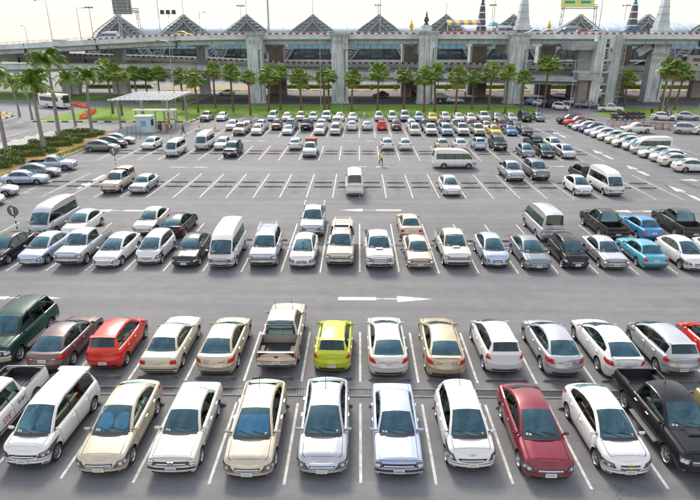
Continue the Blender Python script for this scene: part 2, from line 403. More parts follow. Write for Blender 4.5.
class Shell:
    def __init__(s, P):
        s.P = P; s.Lh = P['L'] / 2; s.Wh = P['W'] / 2
    def outline(s, t):
        P = s.P; n = P['n']; Lh = s.Lh
        xf = Lh - P['af']; xr = -(Lh - P['ar'])
        if t <= 1:
            a = t * PI / 2
            c, q = max(0, math.cos(a)), max(0, math.sin(a))
            x = xf + P['af'] * c ** (2 / n) * (1.0) ; y = s.Wh * q ** (2 / n)
            # extra plan curvature so that the face is never flat
            x -= 0.05 * (y / s.Wh) ** 2 * c ** .3
            nx, ny = c ** (2 - 2 / n) / P['af'], q ** (2 - 2 / n) / s.Wh
        elif t <= 2:
            x = lerp(xf, xr, t - 1); y = s.Wh; nx, ny = 0, 1
        else:
            a = (3 - t) * PI / 2
            c, q = max(0, math.cos(a)), max(0, math.sin(a))
            x = xr - P['ar'] * c ** (2 / n); y = s.Wh * q ** (2 / n)
            x += 0.04 * (y / s.Wh) ** 2 * c ** .3
            nx, ny = -c ** (2 - 2 / n) / P['ar'], q ** (2 - 2 / n) / s.Wh
        l = math.hypot(nx, ny) or 1
        y *= 1 - .035 * (x / Lh) ** 2
        return x, y, nx / l, ny / l
    def t_of_x(s, x):
        P = s.P; xf = s.Lh - P['af']; xr = -(s.Lh - P['ar'])
        return 1 + (xf - x) / (xf - xr)
    def ztop(s, x): return curve(s.P['top'], x)
    def wall(s, t, z, side=1, off=0.0):
        P = s.P
        x, y, nx, ny = s.outline(t)
        zt = s.ztop(x); h = max(0, min(1, (z - P['sill']) / (zt - P['sill'])))
        w = nx * nx
        ins = lerp(curve(INS_S, h), curve(INS_F if nx > 0 else INS_R, h) * P.get('face', 1.0), w) - off
        return Vector((x - nx * ins, (y - ny * ins) * side, z))
    def zbot(s, x):
        P = s.P; z = P['sill']
        for xw in (P['wf'], P['wr']):
            Ra = P['wR'] + .055
            if abs(x - xw) < Ra: z = max(z, P['wR'] + math.sqrt(max(0, Ra * Ra - (x - xw) ** 2)))
        return z
    def patch(s, mb, c, side, nu=5, nv=3, off=.007, m=0):
        """c: four (t, z) corners: front-low, back-low, back-high, front-high"""
        rows = []
        for i in range(nu + 1):
            u = i / nu; r = []
            for j in range(nv + 1):
                v = j / nv
                t = lerp(lerp(c[0][0], c[1][0], u), lerp(c[3][0], c[2][0], u), v)
                z = lerp(lerp(c[0][1], c[1][1], u), lerp(c[3][1], c[2][1], u), v)
                edge = (i in (0, nu)) or (j in (0, nv))
                r.append(s.wall(t, z, side, off * (.45 if edge else 1)))
            rows.append(r)
        mb.grid(rows, m)
    def band(s, mb, z0, z1, tm, off=.006, n=10, m=0, z0e=None, z1e=None, rear=False):
        """patch across the whole nose (or tail)"""
        rows = []
        for i in range(-n, n + 1):
            a = abs(i) / n; t = a * tm
            if rear: t = 3 - t
            lo = lerp(z0, z0e if z0e is not None else z0, a * a); hi = lerp(z1, z1e if z1e is not None else z1, a * a)
            sd = 1 if i >= 0 else -1
            e = abs(i) == n
            rows.append([s.wall(t, lo, sd, -.003), s.wall(t, lerp(lo, hi, .15), sd, -.003 if e else off), s.wall(t, lerp(lo, hi, .85), sd, -.003 if e else off), s.wall(t, hi, sd, -.003)])
        mb.grid(rows, m)

def wheel_meshes(r, style):
    key = 'wheel%.3f%s' % (r, style)
    if key in MATS: return MATS[key]
    w = .20
    mb = MB()
    mb.lathe([(r * .60, w * .5 - .02), (r * .66, w * .5), (r * .90, w * .5), (r * .985, w * .38), (r, w * .15), (r, -w * .15), (r * .985, -w * .38), (r * .9, -w * .5), (r * .66, -w * .5), (r * .6, -w * .5 + .02)], 24)
    tyre = mb.mesh('tyre', M_TYRE, smooth=40)
    mb = MB()
    mb.lathe([(r * .67, .50 * w), (r * .64, .51 * w), (r * .60, .40 * w), (r * .58, .12 * w)], 20, m=0)
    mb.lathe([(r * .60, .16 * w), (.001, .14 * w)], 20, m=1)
    mb.lathe([(r * .17, .18 * w), (r * .16, .44 * w), (.001, .46 * w)], 10, m=0)
    ns = {'five': 5, 'seven': 7, 'ten': 9}[style]
    wd = {'five': .17, 'seven': .12, 'ten': .085}[style] * r
    for k in range(ns):
        a = 2 * PI * k / ns + .3
        ca, sa = math.cos(a), math.sin(a)
        pts = []
        for rad, ww, h in ((.10 * r, wd * .8, .42 * w), (.62 * r, wd, .40 * w)):
            for sg in (-1, 1):
                for hh in (h, h - .06):
                    pts.append((ca * rad - sa * ww * sg * .5, hh, sa * rad + ca * ww * sg * .5))
        ids = [mb.vert(p) for p in pts]
        for q in ((0, 2, 6, 4), (0, 4, 5, 1), (2, 3, 7, 6)): mb.face([ids[i] for i in q], 0)
    rim = mb.mesh('rim', [M_RIM, M_RIMD], smooth=35)
    MATS[key] = (tyre, rim)
    return MATS[key]

PLATE_MESH = {}
def plate_mesh(red=False):
    if red in PLATE_MESH: return PLATE_MESH[red]
    mb = MB()
    mb.box((0, 0, 0), (.012, .36, .15), 0)
    r = random.Random(5)
    x = -.14
    while x < .13:      # raised registration characters
        w = r.choice((.028, .034))
        mb.box((.0075, x + w / 2, .005), (.004, w * .30, .075), 1)
        mb.box((.0075, x + w * .75, r.choice((.03, .005, -.02))), (.004, w * .45, .016), 1)
        x += w + .016
    me = mb.mesh('number_plate', [M_PLATER if red else M_PLATE, M_WHT if red else M_INK])
    PLATE_MESH[red] = me
    return me

def build_vehicle(kind, lod):
    """lod 0: full, 1: distant"""
    P = MODELS[kind]; S = Shell(P); Lh, Wh = S.Lh, S.Wh
    root = link(kind, None)
    near = lod == 0
    xf, xr = Lh - P['af'], -(Lh - P['ar'])
    # columns round the half outline
    ts = [0, .10, .2, .3, .42, .54, .66, .78, .9, 1.0] if near else [0, .2, .42, .66, .85, 1.0]
    xs = []
    for xw in (P['wf'], P['wr']):
        Ra = P['wR'] + .055
        for k in range(0, 9 if near else 7):
            xs.append(xw + Ra * math.cos(PI * k / (8 if near else 6)))
        xs += [xw + Ra + .012, xw - Ra - .012]
    g = .009
    for a, b in (P['doors'] if near else []): xs += [a - g, a + g, b - g, b + g]
    bed = P.get('bed')
    if bed: xs += [bed[0], bed[0] + .04]
    xs += [lerp(xf, xr, k / 8) for k in range(1, 8)]
    xs = sorted(set(round(x, 4) for x in xs if xr + .01 < x < xf - .01), reverse=True)
    xx = []
    for x in xs:
        if not xx or abs(xx[-1] - x) > .004: xx.append(x)
    ts = ts + [S.t_of_x(x) for x in xx] + ([2, 2.1, 2.25, 2.4, 2.55, 2.7, 2.8, 2.9, 3] if near else [2, 2.2, 2.45, 2.7, 3])
    hs = [0, .08, .2, .36, .5, .6, .72, .84, .93, .975, 1.0] if near else [0, .15, .4, .6, .8, .93, 1.0]
    def column(t, side):
        x = S.outline(t)[0]
        zb = S.zbot(x) if 1 <= t <= 2 else P['sill']; zt = S.ztop(x)
        return [S.wall(t, lerp(zb, zt, h), side) for h in hs]
    body = MB()
    doors = [(a, b) for a, b in P['doors']] if near else []
    door_mb = {}
    for side in (1, -1):
        cols = [column(t, side) for t in ts]
        tx = [S.outline(t)[0] for t in ts]
        for i in range(len(ts) - 1):
            x0, x1 = tx[i], tx[i + 1]; xm = (x0 + x1) / 2
            gap = False; dk = None
            for di, (a, b) in enumerate(doors):
                if 1 <= ts[i] < 2:
                    if abs(xm - a) < g * .99 or abs(xm - b) < g * .99: gap = True
                    elif b < xm < a: dk = (di, side)
            for j in range(len(hs) - 1):
                q = [cols[i][j], cols[i + 1][j], cols[i + 1][j + 1], cols[i][j + 1]]
                if j == 0 and (gap or dk): body.quadpts(q, 0)
                elif gap: continue
                elif dk: door_mb.setdefault(dk, MB()).quadpts(q, 0)
                else: body.quadpts(q, 0)
        # wheel arch liners
        for i in range(len(ts) - 1):
            if 1 <= ts[i] < 2:
                a, b = cols[i][0], cols[i + 1][0]
                ia = Vector((a.x, a.y - side * .28, a.z)); ib = Vector((b.x, b.y - side * .28, b.z))
                body.quadpts([a, b, ib, ia], 1)
        # liner walls
        for xw in (P['wf'], P['wr']):
            Ra = P['wR'] + .05
            pts = [(xw + Ra * math.cos(PI * k / 6), side * (Wh - .32), P['wR'] + Ra * math.sin(PI * k / 6)) for k in range(7)]
            pts += [(xw - Ra, side * (Wh - .32), P['sill'] - .05), (xw + Ra, side * (Wh - .32), P['sill'] - .05)]
            body.face([body.vert(p) for p in pts], 1)
    # underbody
    body.box((0, 0, P['sill'] + .01), (P['L'] * .90, P['W'] * .66, .05), 1); body.box(((P['wf'] + P['wr']) / 2, 0, P['sill'] + .01), (P['wf'] - P['wr'] - 2 * P['wR'] - .16, P['W'] * .93, .05), 1)
    # deck: hood, shelves, boot lid
    cow = P['edge'][0][0]; rb = P['edge'][-1][0]
    vs = [-1, -.88, -.72, -.6, -.48, -.2, 0, .2, .48, .6, .72, .88, 1]
    top_pts = []
    for t in ts:
        x, y, nx, ny = S.outline(t); p = S.wall(t, S.ztop(x), 1); top_pts.append((p.x, p.y, p.z))
    hood = MB(); boot = MB()
    def crown(x):
        return .055 if x > cow - .2 else .03
    last = None
    for (x, y, z) in top_pts:
        row = [Vector((x, y * v, z + crown(x) * (1 - v * v) * min(1, y / .4) + (.014 if .5 < abs(v) < .7 and y > .45 and x > cow - .2 and x < Lh - .3 else 0))) for v in vs]
        if last is not None:
            xm = (x + last[0].x) / 2
            ishood = xm > cow - .10; isboot = xm < rb + .12 and not bed
            for j in range(len(vs) - 1):
                q = [last[j], last[j + 1], row[j + 1], row[j]]
                rim_ = j in (0, len(vs) - 2)
                if ishood:
                    (body if rim_ or xm > Lh - .33 or not near else hood).quadpts(q, 0)
                elif isboot:
                    (body if rim_ or xm < -Lh + .24 or not near or P.get('hatchback') else boot).quadpts(q, 0)
                elif rim_ and not (bed and xm < bed[0]): body.quadpts(q, 0)
                elif bed and bed[0] < xm < rb + .1: body.quadpts(q, 0)
        last = row
    # greenhouse
    E = P['edge']; th = P['th']
    def yb(x): return S.wall(S.t_of_x(min(max(x, xr), xf)), S.ztop(x) - .001, 1).y - .01 if xr < x < xf else S.outline(.9 if x > 0 else 2.1)[1] - .12
    zb0 = lambda x: S.ztop(x)
    def ze(x): return curve(E, x)
    def yy(x, z):
        return yb(x) - th * max(0, z - zb0(x)) - (.02 if th > .2 else .0)
    # edge stations
    st = []
    atop = next((i for i, e in enumerate(E) if i > 0 and (P.get('atop') is None or e[1] >= P['atop'])), 1)
    for i in range(len(E) - 1):
        k = (4 if near else 2) if (i == 0 or i == len(E) - 2) else (2 if near else 1)
        for j in range(k):
            u = j / k
            x, z = lerp(E[i][0], E[i + 1][0], u), lerp(E[i][1], E[i + 1][1], u)
            if i == 0: z += .035 * math.sin(PI * u)
            if i == len(E) - 2 and not P.get('hatchback') and not bed: z += .03 * math.sin(PI * u)
            st.append((x, z, i, u))
    st.append((E[-1][0], E[-1][1], len(E) - 2, 1.0))
    def ze2(x):
        return curve([(a, b) for a, b, _, _ in st], x)
    nE = len(E) - 1
    vr = [-1, -.955, -.9, -.855, -.6, -.2, .2, .6, .855, .9, .955, 1] if near else [-1, -.9, -.4, .4, .9, 1]
    def toppt(k, v, off=0):
        x, z, i, u = st[k]
        if i == 0: bl = lerp(.16, .07, u)
        elif i == nE - 1: bl = lerp(-.05, -.12, u)
        else: bl = lerp(.06, -.05, (i - 1 + u) / max(1, nE - 2)) * (.3)
        y = yy(x, z)
        cr = lerp(.0, .05, min(1, (z - zb0(x)) / .3)) if i != nE - 1 or not P.get('hatchback') else .03
        cr += .02
        dz = cr * (1 - v * v) + (.012 if abs(v) < 1 else 0)
        p = Vector((x + bl * (1 - v * v), y * v, z + dz - (.03 if (k == 0 or k == len(st) - 1) else 0)))
        return p
    ws = MB(); rw = MB(); roof = MB()
    K = len(st)
    for k in range(K - 1):
        i, u = st[k][2], st[k][3]
        for j in range(len(vr) - 1):
            q = [toppt(k, vr[j]), toppt(k + 1, vr[j]), toppt(k + 1, vr[j + 1]), toppt(k, vr[j + 1])]
            inner = abs(vr[j]) <= .91 and abs(vr[j + 1]) <= .91
            edge_ = near and min(abs(vr[j]), abs(vr[j + 1])) > .85
            if i < atop and inner: ws.quadpts(q, 1 if edge_ or (near and st[k + 1][2] >= atop and atop == 1) and False else 0)
            elif i == nE - 1 and inner and u < (.7 if P.get('hatchback') else 1) and not (not near and P.get('hatchback') and u > .4): rw.quadpts(q, 1 if edge_ else 0)
            else: roof.quadpts(q, 0)
    # side sheets
    cx = [a for a, _, _, _ in st]
    zmax = P.get('zmax', 9)
    fr = .065
    x0 = P['wins'][0][0]
    for a, b in P['wins']: cx += [a, b]
    cx = sorted(set(round(c, 3) for c in cx), reverse=True)
    side_m = {}
    for side in (1, -1):
        for c in range(len(cx) - 1):
            xa, xb = cx[c], cx[c + 1]; xm = (xa + xb) / 2
            win = next((wi for wi, (a, b) in enumerate(P['wins']) if b < xm < a), None)
            pts = []
            for x in (xa, xb):
                z0 = zb0(x) - .03; zE = ze2(x)
                zl = zb0(x) + .03; zh = min(zE - fr, zmax)
                if zh < zl: zl = zh = max(z0, min(zl, zE - .02))
                pts.append([z0, zl, zh, max(zE, zh)])
            for r_ in range(3):
                q = [Vector((xa, yy(xa, pts[0][r_]) * side, pts[0][r_])), Vector((xb, yy(xb, pts[1][r_]) * side, pts[1][r_])),
                     Vector((xb, yy(xb, pts[1][r_ + 1]) * side, pts[1][r_ + 1])), Vector((xa, yy(xa, pts[0][r_ + 1]) * side, pts[0][r_ + 1]))]
                if max(q[2].z - q[1].z, q[3].z - q[0].z) < .002: continue
                if r_ == 1 and win is not None:
                    qq = [p + Vector((0, -side * .004, 0)) for p in q]
                    side_m.setdefault((win, side), MB()).quadpts(qq, 0)
                else: roof.quadpts(q, 1 if (r_ == 1 and P['wins'][-1][1] < xm < P['wins'][0][1] + .02) else 0)
    gm = M_GLASS if near else M_GLASSD
    off = len(body.v)
    body.v += roof.v; body.f += [tuple(i + off for i in f) for f in roof.f]; body.m += roof.m
    # canopy on a pickup bed
    if bed:
        b0, b1 = bed; yi = Wh - .13
        fz = P['sill'] + .34
        zt = S.ztop(b1)
        bl = 1 if True else 0
        body.quadpts([(b0, -yi, fz), (b0, yi, fz), (b1, yi, fz), (b1, -yi, fz)], 2)
        for sd in (1, -1):
            body.quadpts([(b0, sd * yi, fz), (b0, sd * yi, zt), (b1, sd * yi, zt), (b1, sd * yi, fz)], 2)
            body.quadpts([(b0, sd * yi, zt), (b0, sd * (Wh - .06), zt + .01), (b1, sd * (Wh - .08), zt + .01), (b1, sd * yi, zt)], 2)
            body.box(((b0 + b1) / 2 - .28, sd * (yi - .1), fz + .13), (.62, .2, .26), 2)
        body.quadpts([(b0, -yi, fz), (b0, yi, fz), (b0, yi, zt), (b0, -yi, zt)], 0)
        body.quadpts([(b1, -yi, fz), (b1, yi, fz), (b1, yi, zt), (b1, -yi, zt)], 2)
        body.quadpts([(b1, -yi, zt), (b1, yi, zt), (-Lh + .05, yi, zt - .01), (-Lh + .05, -yi, zt - .01)], 0)
        for k in range(9):
            body.box(((b0 + b1) / 2, -yi + .12 + k * (2 * yi - .24) / 8, fz + .012), (b0 - b1 - .04, .05, .02), 2)
    bo = body.build('body', [MATS.get('paint_white') or paint('white'), M_TRIM, M_BED], root, smooth=38)
    if hood.f:
        for i, p in enumerate(hood.v): hood.v[i] = (p[0] - .014, p[1] * .972, p[2] + .004)
        hood.build('hood', paint('white'), root, smooth=40)
    if boot.f:
        for i, p in enumerate(boot.v): boot.v[i] = (p[0] + .012, p[1] * .974, p[2] + .004)
        boot.build('boot_lid', paint('white'), root, smooth=40)
    ws.build('windscreen', [M_WSCR if near else M_GLASSD, M_TRIM], root, smooth=50)
    if rw.f: rw.build('rear_window', [(M_GLASS if P.get('hatchback') else M_WSCR) if near else M_GLASSD, M_TRIM], root, smooth=50)
    for k in side_m: side_m[k].build('side_window', gm, root, smooth=50)
    for (di, side), mb in door_mb.items():
        do = mb.build('door', paint('white'), root, smooth=40)
        a, b = doors[di]
        hx = b + .16
        hz = S.ztop(hx) - .15
        p = S.wall(S.t_of_x(hx), hz, side, .012)
        h = MB(); h.box((p.x, p.y, p.z), (.17, .03, .03), 0)
        h.build('door_handle', M_CHROME if kind in ('pickup', 'saloon') else paint('white'), do)
    if P.get('canopy'):
        mb = MB(); gl = MB()
        b0, b1 = bed[0] - .02, -Lh + .12; zt0 = S.ztop(b0); zr = E[3][1] + .06 if len(E) > 3 else 1.75
        def cs(x, z): return (Wh - .1) - .16 * (z - zt0)
        for sd in (1, -1):
            cols = [b0, b0 - .12, (b0 + b1) / 2 + .03, (b0 + b1) / 2 - .03, b1 + .14, b1]
            zs = [zt0 - .02, zt0 + .14, zr - .14, zr - .04]
            for i in range(5):
                for j in range(3):
                    xa, xb = cols[i], cols[i + 1]
                    if xb == b1 and j == 2: pass
                    sh = lambda x, z: x + (.10 * (z - zt0) / .6 if x == b1 else 0)
                    q = [(sh(xa, zs[j]), sd * cs(xa, zs[j]), zs[j]), (sh(xb, zs[j]), sd * cs(xb, zs[j]), zs[j]), (sh(xb, zs[j + 1]), sd * cs(xb, zs[j + 1]), zs[j + 1]), (sh(xa, zs[j + 1]), sd * cs(xa, zs[j + 1]), zs[j + 1])]
                    (gl if (j == 1 and i in (1, 3)) else mb).quadpts(q, 0)
        yv = cs(0, zr - .04)
        rows = []
        for x in (b0, (b0 + b1) / 2, b1 + .10):
            rows.append([(x, yv * v, zr - .04 + .06 * (1 - v * v) ** .5) for v in (-1, -.9, -.5, 0, .5, .9, 1)])
        mb.grid(rows)
        mb.face([mb.vert((b1 + .10, yv * v, zr - .04 + .06 * (1 - v * v) ** .5)) for v in (-1, -.9, -.5, 0, .5, .9, 1)][:] + [mb.vert((b1 + .08, yv, zr - .12)), mb.vert((b1 + .08, -yv, zr - .12))])
        gl.quadpts([(b1 + .02, -.62, zt0 + .1), (b1 + .02, .62, zt0 + .1), (b1 + .08, .58, zr - .12), (b1 + .08, -.58, zr - .12)])
        mb.quadpts([(b1, -cs(0, zt0), zt0 - .02), (b1, cs(0, zt0), zt0 - .02), (b1 + .015, cs(0, zt0), zt0 + .1), (b1 + .015, -cs(0, zt0), zt0 + .1)])
        mb.quadpts([(b1 + .03, -yv, zr - .12), (b1 + .012, -cs(0, zt0), zt0 + .06), (b1 + .03, -.6, zt0 + .06), (b1 + .06, -.58, zr - .12)])
        mb.quadpts([(b1 + .03, yv, zr - .12), (b1 + .012, cs(0, zt0), zt0 + .06), (b1 + .03, .6, zt0 + .06), (b1 + .06, .58, zr - .12)])
        mb.build('canopy', paint('white'), root, smooth=40)
        gl.build('canopy_window', M_GLASSD, root)
    if P.get('cover'):
        mb = MB(); b0, b1 = bed; zt = S.ztop(b1)
        mb.grid([[(x, (Wh - .12) * v, zt + .02 + .02 * (1 - v * v)) for v in (-1, -.5, 0, .5, 1)] for x in (b0, (b0 + b1) / 2, b1)])
        mb.build('bed_cover', M_TRIM, root, smooth=40)
    # lamps and nose furniture
    zt_f = S.ztop(Lh); sl = P['sill']; hf = zt_f - sl
    tall = kind in ('suv', 'pickup', 'pickup_long', 'pickup_canopy', 'pickup_cover', 'pickup_long_canopy', 'van', 'lowvan')
    boxy = P['n'] > 4
    for sd in (1, -1):
        hl = MB(); hz_ = MB()
        if boxy: c = [(.36, sl + hf * .66), (.80, sl + hf * .66), (.80, sl + hf * .93), (.36, sl + hf * .93)]
        elif tall: c = [(.42, sl + hf * .58), (.93, sl + hf * .68), (1.0, sl + hf * .95), (.38, sl + hf * .90)]
        elif kind in ('hatch', 'monohatch'): c = [(.42, sl + hf * .66), (.98, sl + hf * .74), (1.20, sl + hf * 1.30), (.60, sl + hf * 1.04)]
        elif kind in ('minivan', 'compact'): c = [(.34, sl + hf * .66), (1.0, sl + hf * .70), (1.16, sl + hf * 1.16), (.44, sl + hf * .92)]
        else: c = [(.30, sl + hf * .58), (.98, sl + hf * .74), (1.10, sl + hf * 1.13), (.46, sl + hf * .93)]
        dt_, dz_ = .035, hf * .035
        S.patch(hz_, [(c[0][0] - dt_, c[0][1] - dz_), (c[1][0] + dt_ * .5, c[1][1] - dz_), (c[2][0] + dt_ * .5, c[2][1] + dz_), (c[3][0] - dt_, c[3][1] + dz_)], sd, off=.012)
        if near: hz_.build('headlight_surround', M_TRIM, root, smooth=60)
        S.patch(hl, c, sd, off=.021)
        cc = [(lerp(lerp(c[0][0], c[1][0], u), lerp(c[3][0], c[2][0], u), .5), lerp(lerp(c[0][1], c[1][1], u), lerp(c[3][1], c[2][1], u), .5)) for u in (.26, .62)]
        for tq, zq in cc:
            rr = min(.072, (c[3][1] - c[0][1]) * .38)
            ct = S.wall(tq, zq, sd, .025); ta = (S.wall(tq + .03, zq, sd, .016) - S.wall(tq - .03, zq, sd, .016)).normalized(); tb = (S.wall(tq, zq + .02, sd, .016) - S.wall(tq, zq - .02, sd, .016)).normalized()
            hl.face([hl.vert(ct + (ta * math.cos(2 * PI * k / 10) + tb * math.sin(2 * PI * k / 10)) * rr) for k in range(10)], 1)
        hl.build('headlight', [M_LAMP, M_REFL], root, smooth=60)
        if near and not boxy:
            fl = MB(); S.patch(fl, [(.50, sl + hf * .14), (.68, sl + hf * .14), (.68, sl + hf * .28), (.50, sl + hf * .28)], sd, nu=3, nv=2, off=.008)
            fl.build('fog_light', M_LAMP, root, smooth=60)
        tl = MB()
        zr_ = S.ztop(-Lh); hr = zr_ - sl
        if P.get('hatchback') and tall: c = [(2.22, sl + hr * .55), (2.05, sl + hr * .55), (2.05, sl + hr * .99), (2.25, sl + hr * .99)]
        elif P.get('hatchback'): c = [(2.5, sl + hr * .70), (2.0, sl + hr * .70), (2.0, sl + hr * .99), (2.3, sl + hr * .99)]
        elif bed: c = [(2.30, sl + hr * .42), (2.03, sl + hr * .42), (2.03, sl + hr * .94), (2.30, sl + hr * .94)]
        elif boxy: c = [(2.72, sl + hr * .60), (2.12, sl + hr * .60), (2.12, sl + hr * .88), (2.72, sl + hr * .88)]
        else: c = [(2.62, sl + hr * .64), (1.97, sl + hr * .74), (1.95, sl + hr * .93), (2.50, sl + hr * .90)]
        S.patch(tl, c, sd, off=.012)
        tl.build('taillight', M_TAIL, root, smooth=60)
        # mirrors
        mxp = P['wins'][0][0] - (.05 if not kind.endswith('van') else .08)
        zz = S.ztop(mxp) + .09; y0 = yy(mxp, zz)
        mm = MB()
        mm.lathe([(.001, -.11), (.055, -.09), (.075, 0), (.06, .09), (.001, .11)], 8, 'y', (0, 0, 0), 0)
        mm.v = [(x * .55, y, z * 1.0) for x, y, z in mm.v]
        mm.v = [(x + mxp, y + sd * (y0 + .17), z + zz) for x, y, z in mm.v]
        mm.box((mxp, sd * (y0 + .04), zz - .04), (.05, .14, .04), 1)
        mm.build('wing_mirror', [paint('white'), M_TRIM], root, smooth=60)
    if near or tall or True:
        gr = MB()
        if kind == 'boxy': S.band(gr, sl + hf * .68, sl + hf * .90, .33, m=0)
        elif kind in ('hatch', 'minivan'): S.band(gr, sl + hf * .68, sl + hf * .88, .34, m=0, z0e=sl + hf * .76, z1e=sl + hf * .88)
        elif kind == 'compact': S.band(gr, sl + hf * .54, sl + hf * .90, .22, m=0)
        elif tall: S.band(gr, sl + hf * .56, sl + hf * .86, .36, m=0)
        else: S.band(gr, sl + hf * .60, sl + hf * .86, .27, m=0, z0e=sl + hf * .70, z1e=sl + hf * .88)
        if near:   # grille bars
            for f in ((.63, .71, .79) if tall else (.68, .77)):
                zz = sl + hf * f
                S.band(gr, zz - .012, zz + .012, .33 if tall else .24, off=.016, m=1, n=6)
        gr.build('grille', [M_TRIM, M_CHROME], root, smooth=60)
        it = MB(); S.band(it, sl + hf * .10, sl + hf * (.36 if not boxy else .24), .46, m=0, z1e=sl + hf * .30)
        it.build('bumper_intake', M_TRIM, root, smooth=60)
        if boxy:
            it = MB(); S.band(it, sl + hf * .42, sl + hf * .50, .9, m=0, off=.02, rear=True); it.build('bumper_strip', M_TRIM, root, smooth=60)
            it = MB(); S.band(it, sl + hf * .42, sl + hf * .50, .9, m=0, off=.02)
            it.build('bumper_strip', M_TRIM, root, smooth=60)
    for fr_ in (1, -1):
        if fr_ == 1: p = S.wall(0, sl + hf * .47, 1, .014)
        else:
            zz = sl + (S.ztop(-Lh) - sl) * (.33 if (bed or tall or P.get('hatchback')) else .68)
            p = S.wall(3, zz, 1, .012)
        o = link('number_plate', plate_mesh(), root, (p.x, p.y, p.z), 0 if fr_ == 1 else PI)
    # wheels
    ty, rim = wheel_meshes(P['wR'], 'five' if kind in ('sedan', 'hatch', 'suv') else 'ten' if kind in ('van', 'lowvan', 'boxy') else 'seven')
    for xw in (P['wf'], P['wr']):
        for sd in (1, -1):
            w = link('wheel', ty, root, (xw, sd * (Wh - .135), P['wR']), 0 if sd == 1 else PI)
            link('rim', rim, w)
    if near:      # shut lines between bumper, wings and body; side mouldings
        for rear in (False, True):
            zt2 = S.ztop(-Lh if rear else Lh) - sl
            bs = MB(); z_ = sl + zt2 * (.49 if not rear else .44); S.band(bs, z_, z_ + .012, 1.0, off=.005, rear=rear, n=14, z0e=z_ + .03, z1e=z_ + .042)
            bs.build('bumper_seam', M_TRIM, root, smooth=60)
        if boxy or tall:
            for sd in (1, -1):
                t0, t1 = S.t_of_x(P['wf'] - P['wR'] - .12), S.t_of_x(P['wr'] + P['wR'] + .12); z_ = sl + (S.ztop(0) - sl) * (.40 if boxy else .22)
                mo = MB(); S.patch(mo, [(t0, z_), (t1, z_), (t1, z_ + .055), (t0, z_ + .055)], sd, nu=6, nv=3, off=.016)
                mo.build('side_moulding', M_TRIM, root, smooth=60)
        for sd in (1, -1):
            t0, t1 = S.t_of_x(P['wf'] - P['wR'] - .07), S.t_of_x(P['wr'] + P['wR'] + .07)
            mo = MB(); S.patch(mo, [(t0, sl + .005), (t1, sl + .005), (t1, sl + .055), (t0, sl + .055)], sd, nu=6, nv=2, off=.010)
            mo.build('sill_trim', M_TRIM, root, smooth=60)
    if near:      # wipers and rear trim
        wp = MB()
        for y0_, y1_ in ((-.48, .02), (.02, .52)):
            def wsp(v, u):
                k = u * 3.999 * 1.0; k0 = min(int(k), 2); a_ = toppt(k0, v); b2 = toppt(k0 + 1, v); return a_.lerp(b2, k - k0) + Vector((.010, 0, .012))
            wp.tube([wsp(y0_ / (Wh * .8), .22), wsp((y0_ + y1_) / 2 / (Wh * .8), .16), wsp(y1_ / (Wh * .8), .10)], .012, 4)
        wp.build('wiper', M_TRIM, root)
        sk = MB()
        for vv in ((-.74, -.60) if P['n'] > 2.75 else (.62,)):
            a_, b2, c_ = toppt(0, vv), toppt(1, vv), toppt(1, vv + .10)
            o_ = Vector((.012, 0, .014)); p0 = a_.lerp(b2, .40); p1 = a_.lerp(b2, .66); dv = (c_ - b2)
            sk.quadpts([p0 + o_, p0 + dv + o_, p1 + dv + o_, p1 + o_])
        sk.build('registration_sticker', pbr('paper sticker', (.62, .60, .50), .5), root)
        cw = MB()
        cw.grid([[Vector((cow + .16 * (1 - v * v) + dx_, yy(cow, zb0(cow)) * v, S.ztop(cow + dx_) + .055 * (1 - v * v) + dz_)) for v in (-.86, -.6, -.3, 0, .3, .6, .86)] for dx_, dz_ in ((.075, .012), (.02, .022), (-.05, .045))])
        cw.build('cowl_panel', M_TRIM, root, smooth=50)
        rt = MB(); zr2 = S.ztop(-Lh) - sl
        if bed:
            S.band(rt, sl + zr2 * .10, sl + zr2 * .30, .78, off=.05, rear=True); rt.build('rear_bumper', M_CHROME if kind != 'pickup_long' else M_TRIM, root, smooth=60)
            rt = MB(); S.band(rt, sl + zr2 * .86, sl + zr2 * .875, .68, off=.004, rear=True); rt.box((-Lh + .01, 0, sl + zr2 * .72), (.03, .16, .05), 0); rt.build('tailgate_handle', M_TRIM, root)
        else:
            S.band(rt, sl + zr2 * .06, sl + zr2 * .20, .45, off=.006, rear=True); rt.build('rear_lower_trim', M_TRIM, root, smooth=60)
            rt = MB(); z_ = sl + zr2 * (.52); S.band(rt, z_, z_ + .014, .50 if not P.get('hatchback') else .62, off=.004, rear=True); rt.build('boot_seam', M_TRIM, root, smooth=60)
    # cabin
    if near:
        mb = MB(); zf = sl + .12
        cE = E[-1][0] + .25
        mb.box(((cow + cE) / 2, 0, zf), (cow - cE, 2 * Wh - .3, .04), 1)
        mb.box((cow - .28, 0, S.ztop(cow) - .14), (.42, 2 * Wh - .34, .26), 1)
        rows_ = [cow - 1.15]
        while rows_[-1] - .9 > cE + .1 and len(rows_) < 4: rows_.append(rows_[-1] - .86)
        for rx in rows_:
            for sy in (-.36, .36):
                mb.box((rx, sy, zf + .22), (.5, .5, .22), 0)
                mb.box((rx - .27, sy, zf + (.56 if P.get('hatchback') or rx != rows_[-1] else .46)), (.16, .48, .62 if P.get('hatchback') or rx != rows_[-1] else .44), 0, ry=R(-12), taper=.85)
                if P.get('hatchback') or rx != rows_[-1] or len(rows_) == 1: mb.box((rx - .36, sy, zf + .93), (.10, .26, .17), 0, ry=R(-12))
        if not P.get('hatchback') and not bed: mb.box((E[-1][0] + .30, 0, S.ztop(E[-1][0]) - .03), (.5, 2 * Wh - .5, .05), 1)
        mb.tube([(cow - .55, -.36 + .17 * math.cos(a), S.ztop(cow) - .02 + .17 * math.sin(a)) for a in [2 * PI * k / 10 for k in range(11)]], .015, 5, 1)
        mb.build('interior', [M_SEAT, M_DASH], root)
    reg(root)
    return root

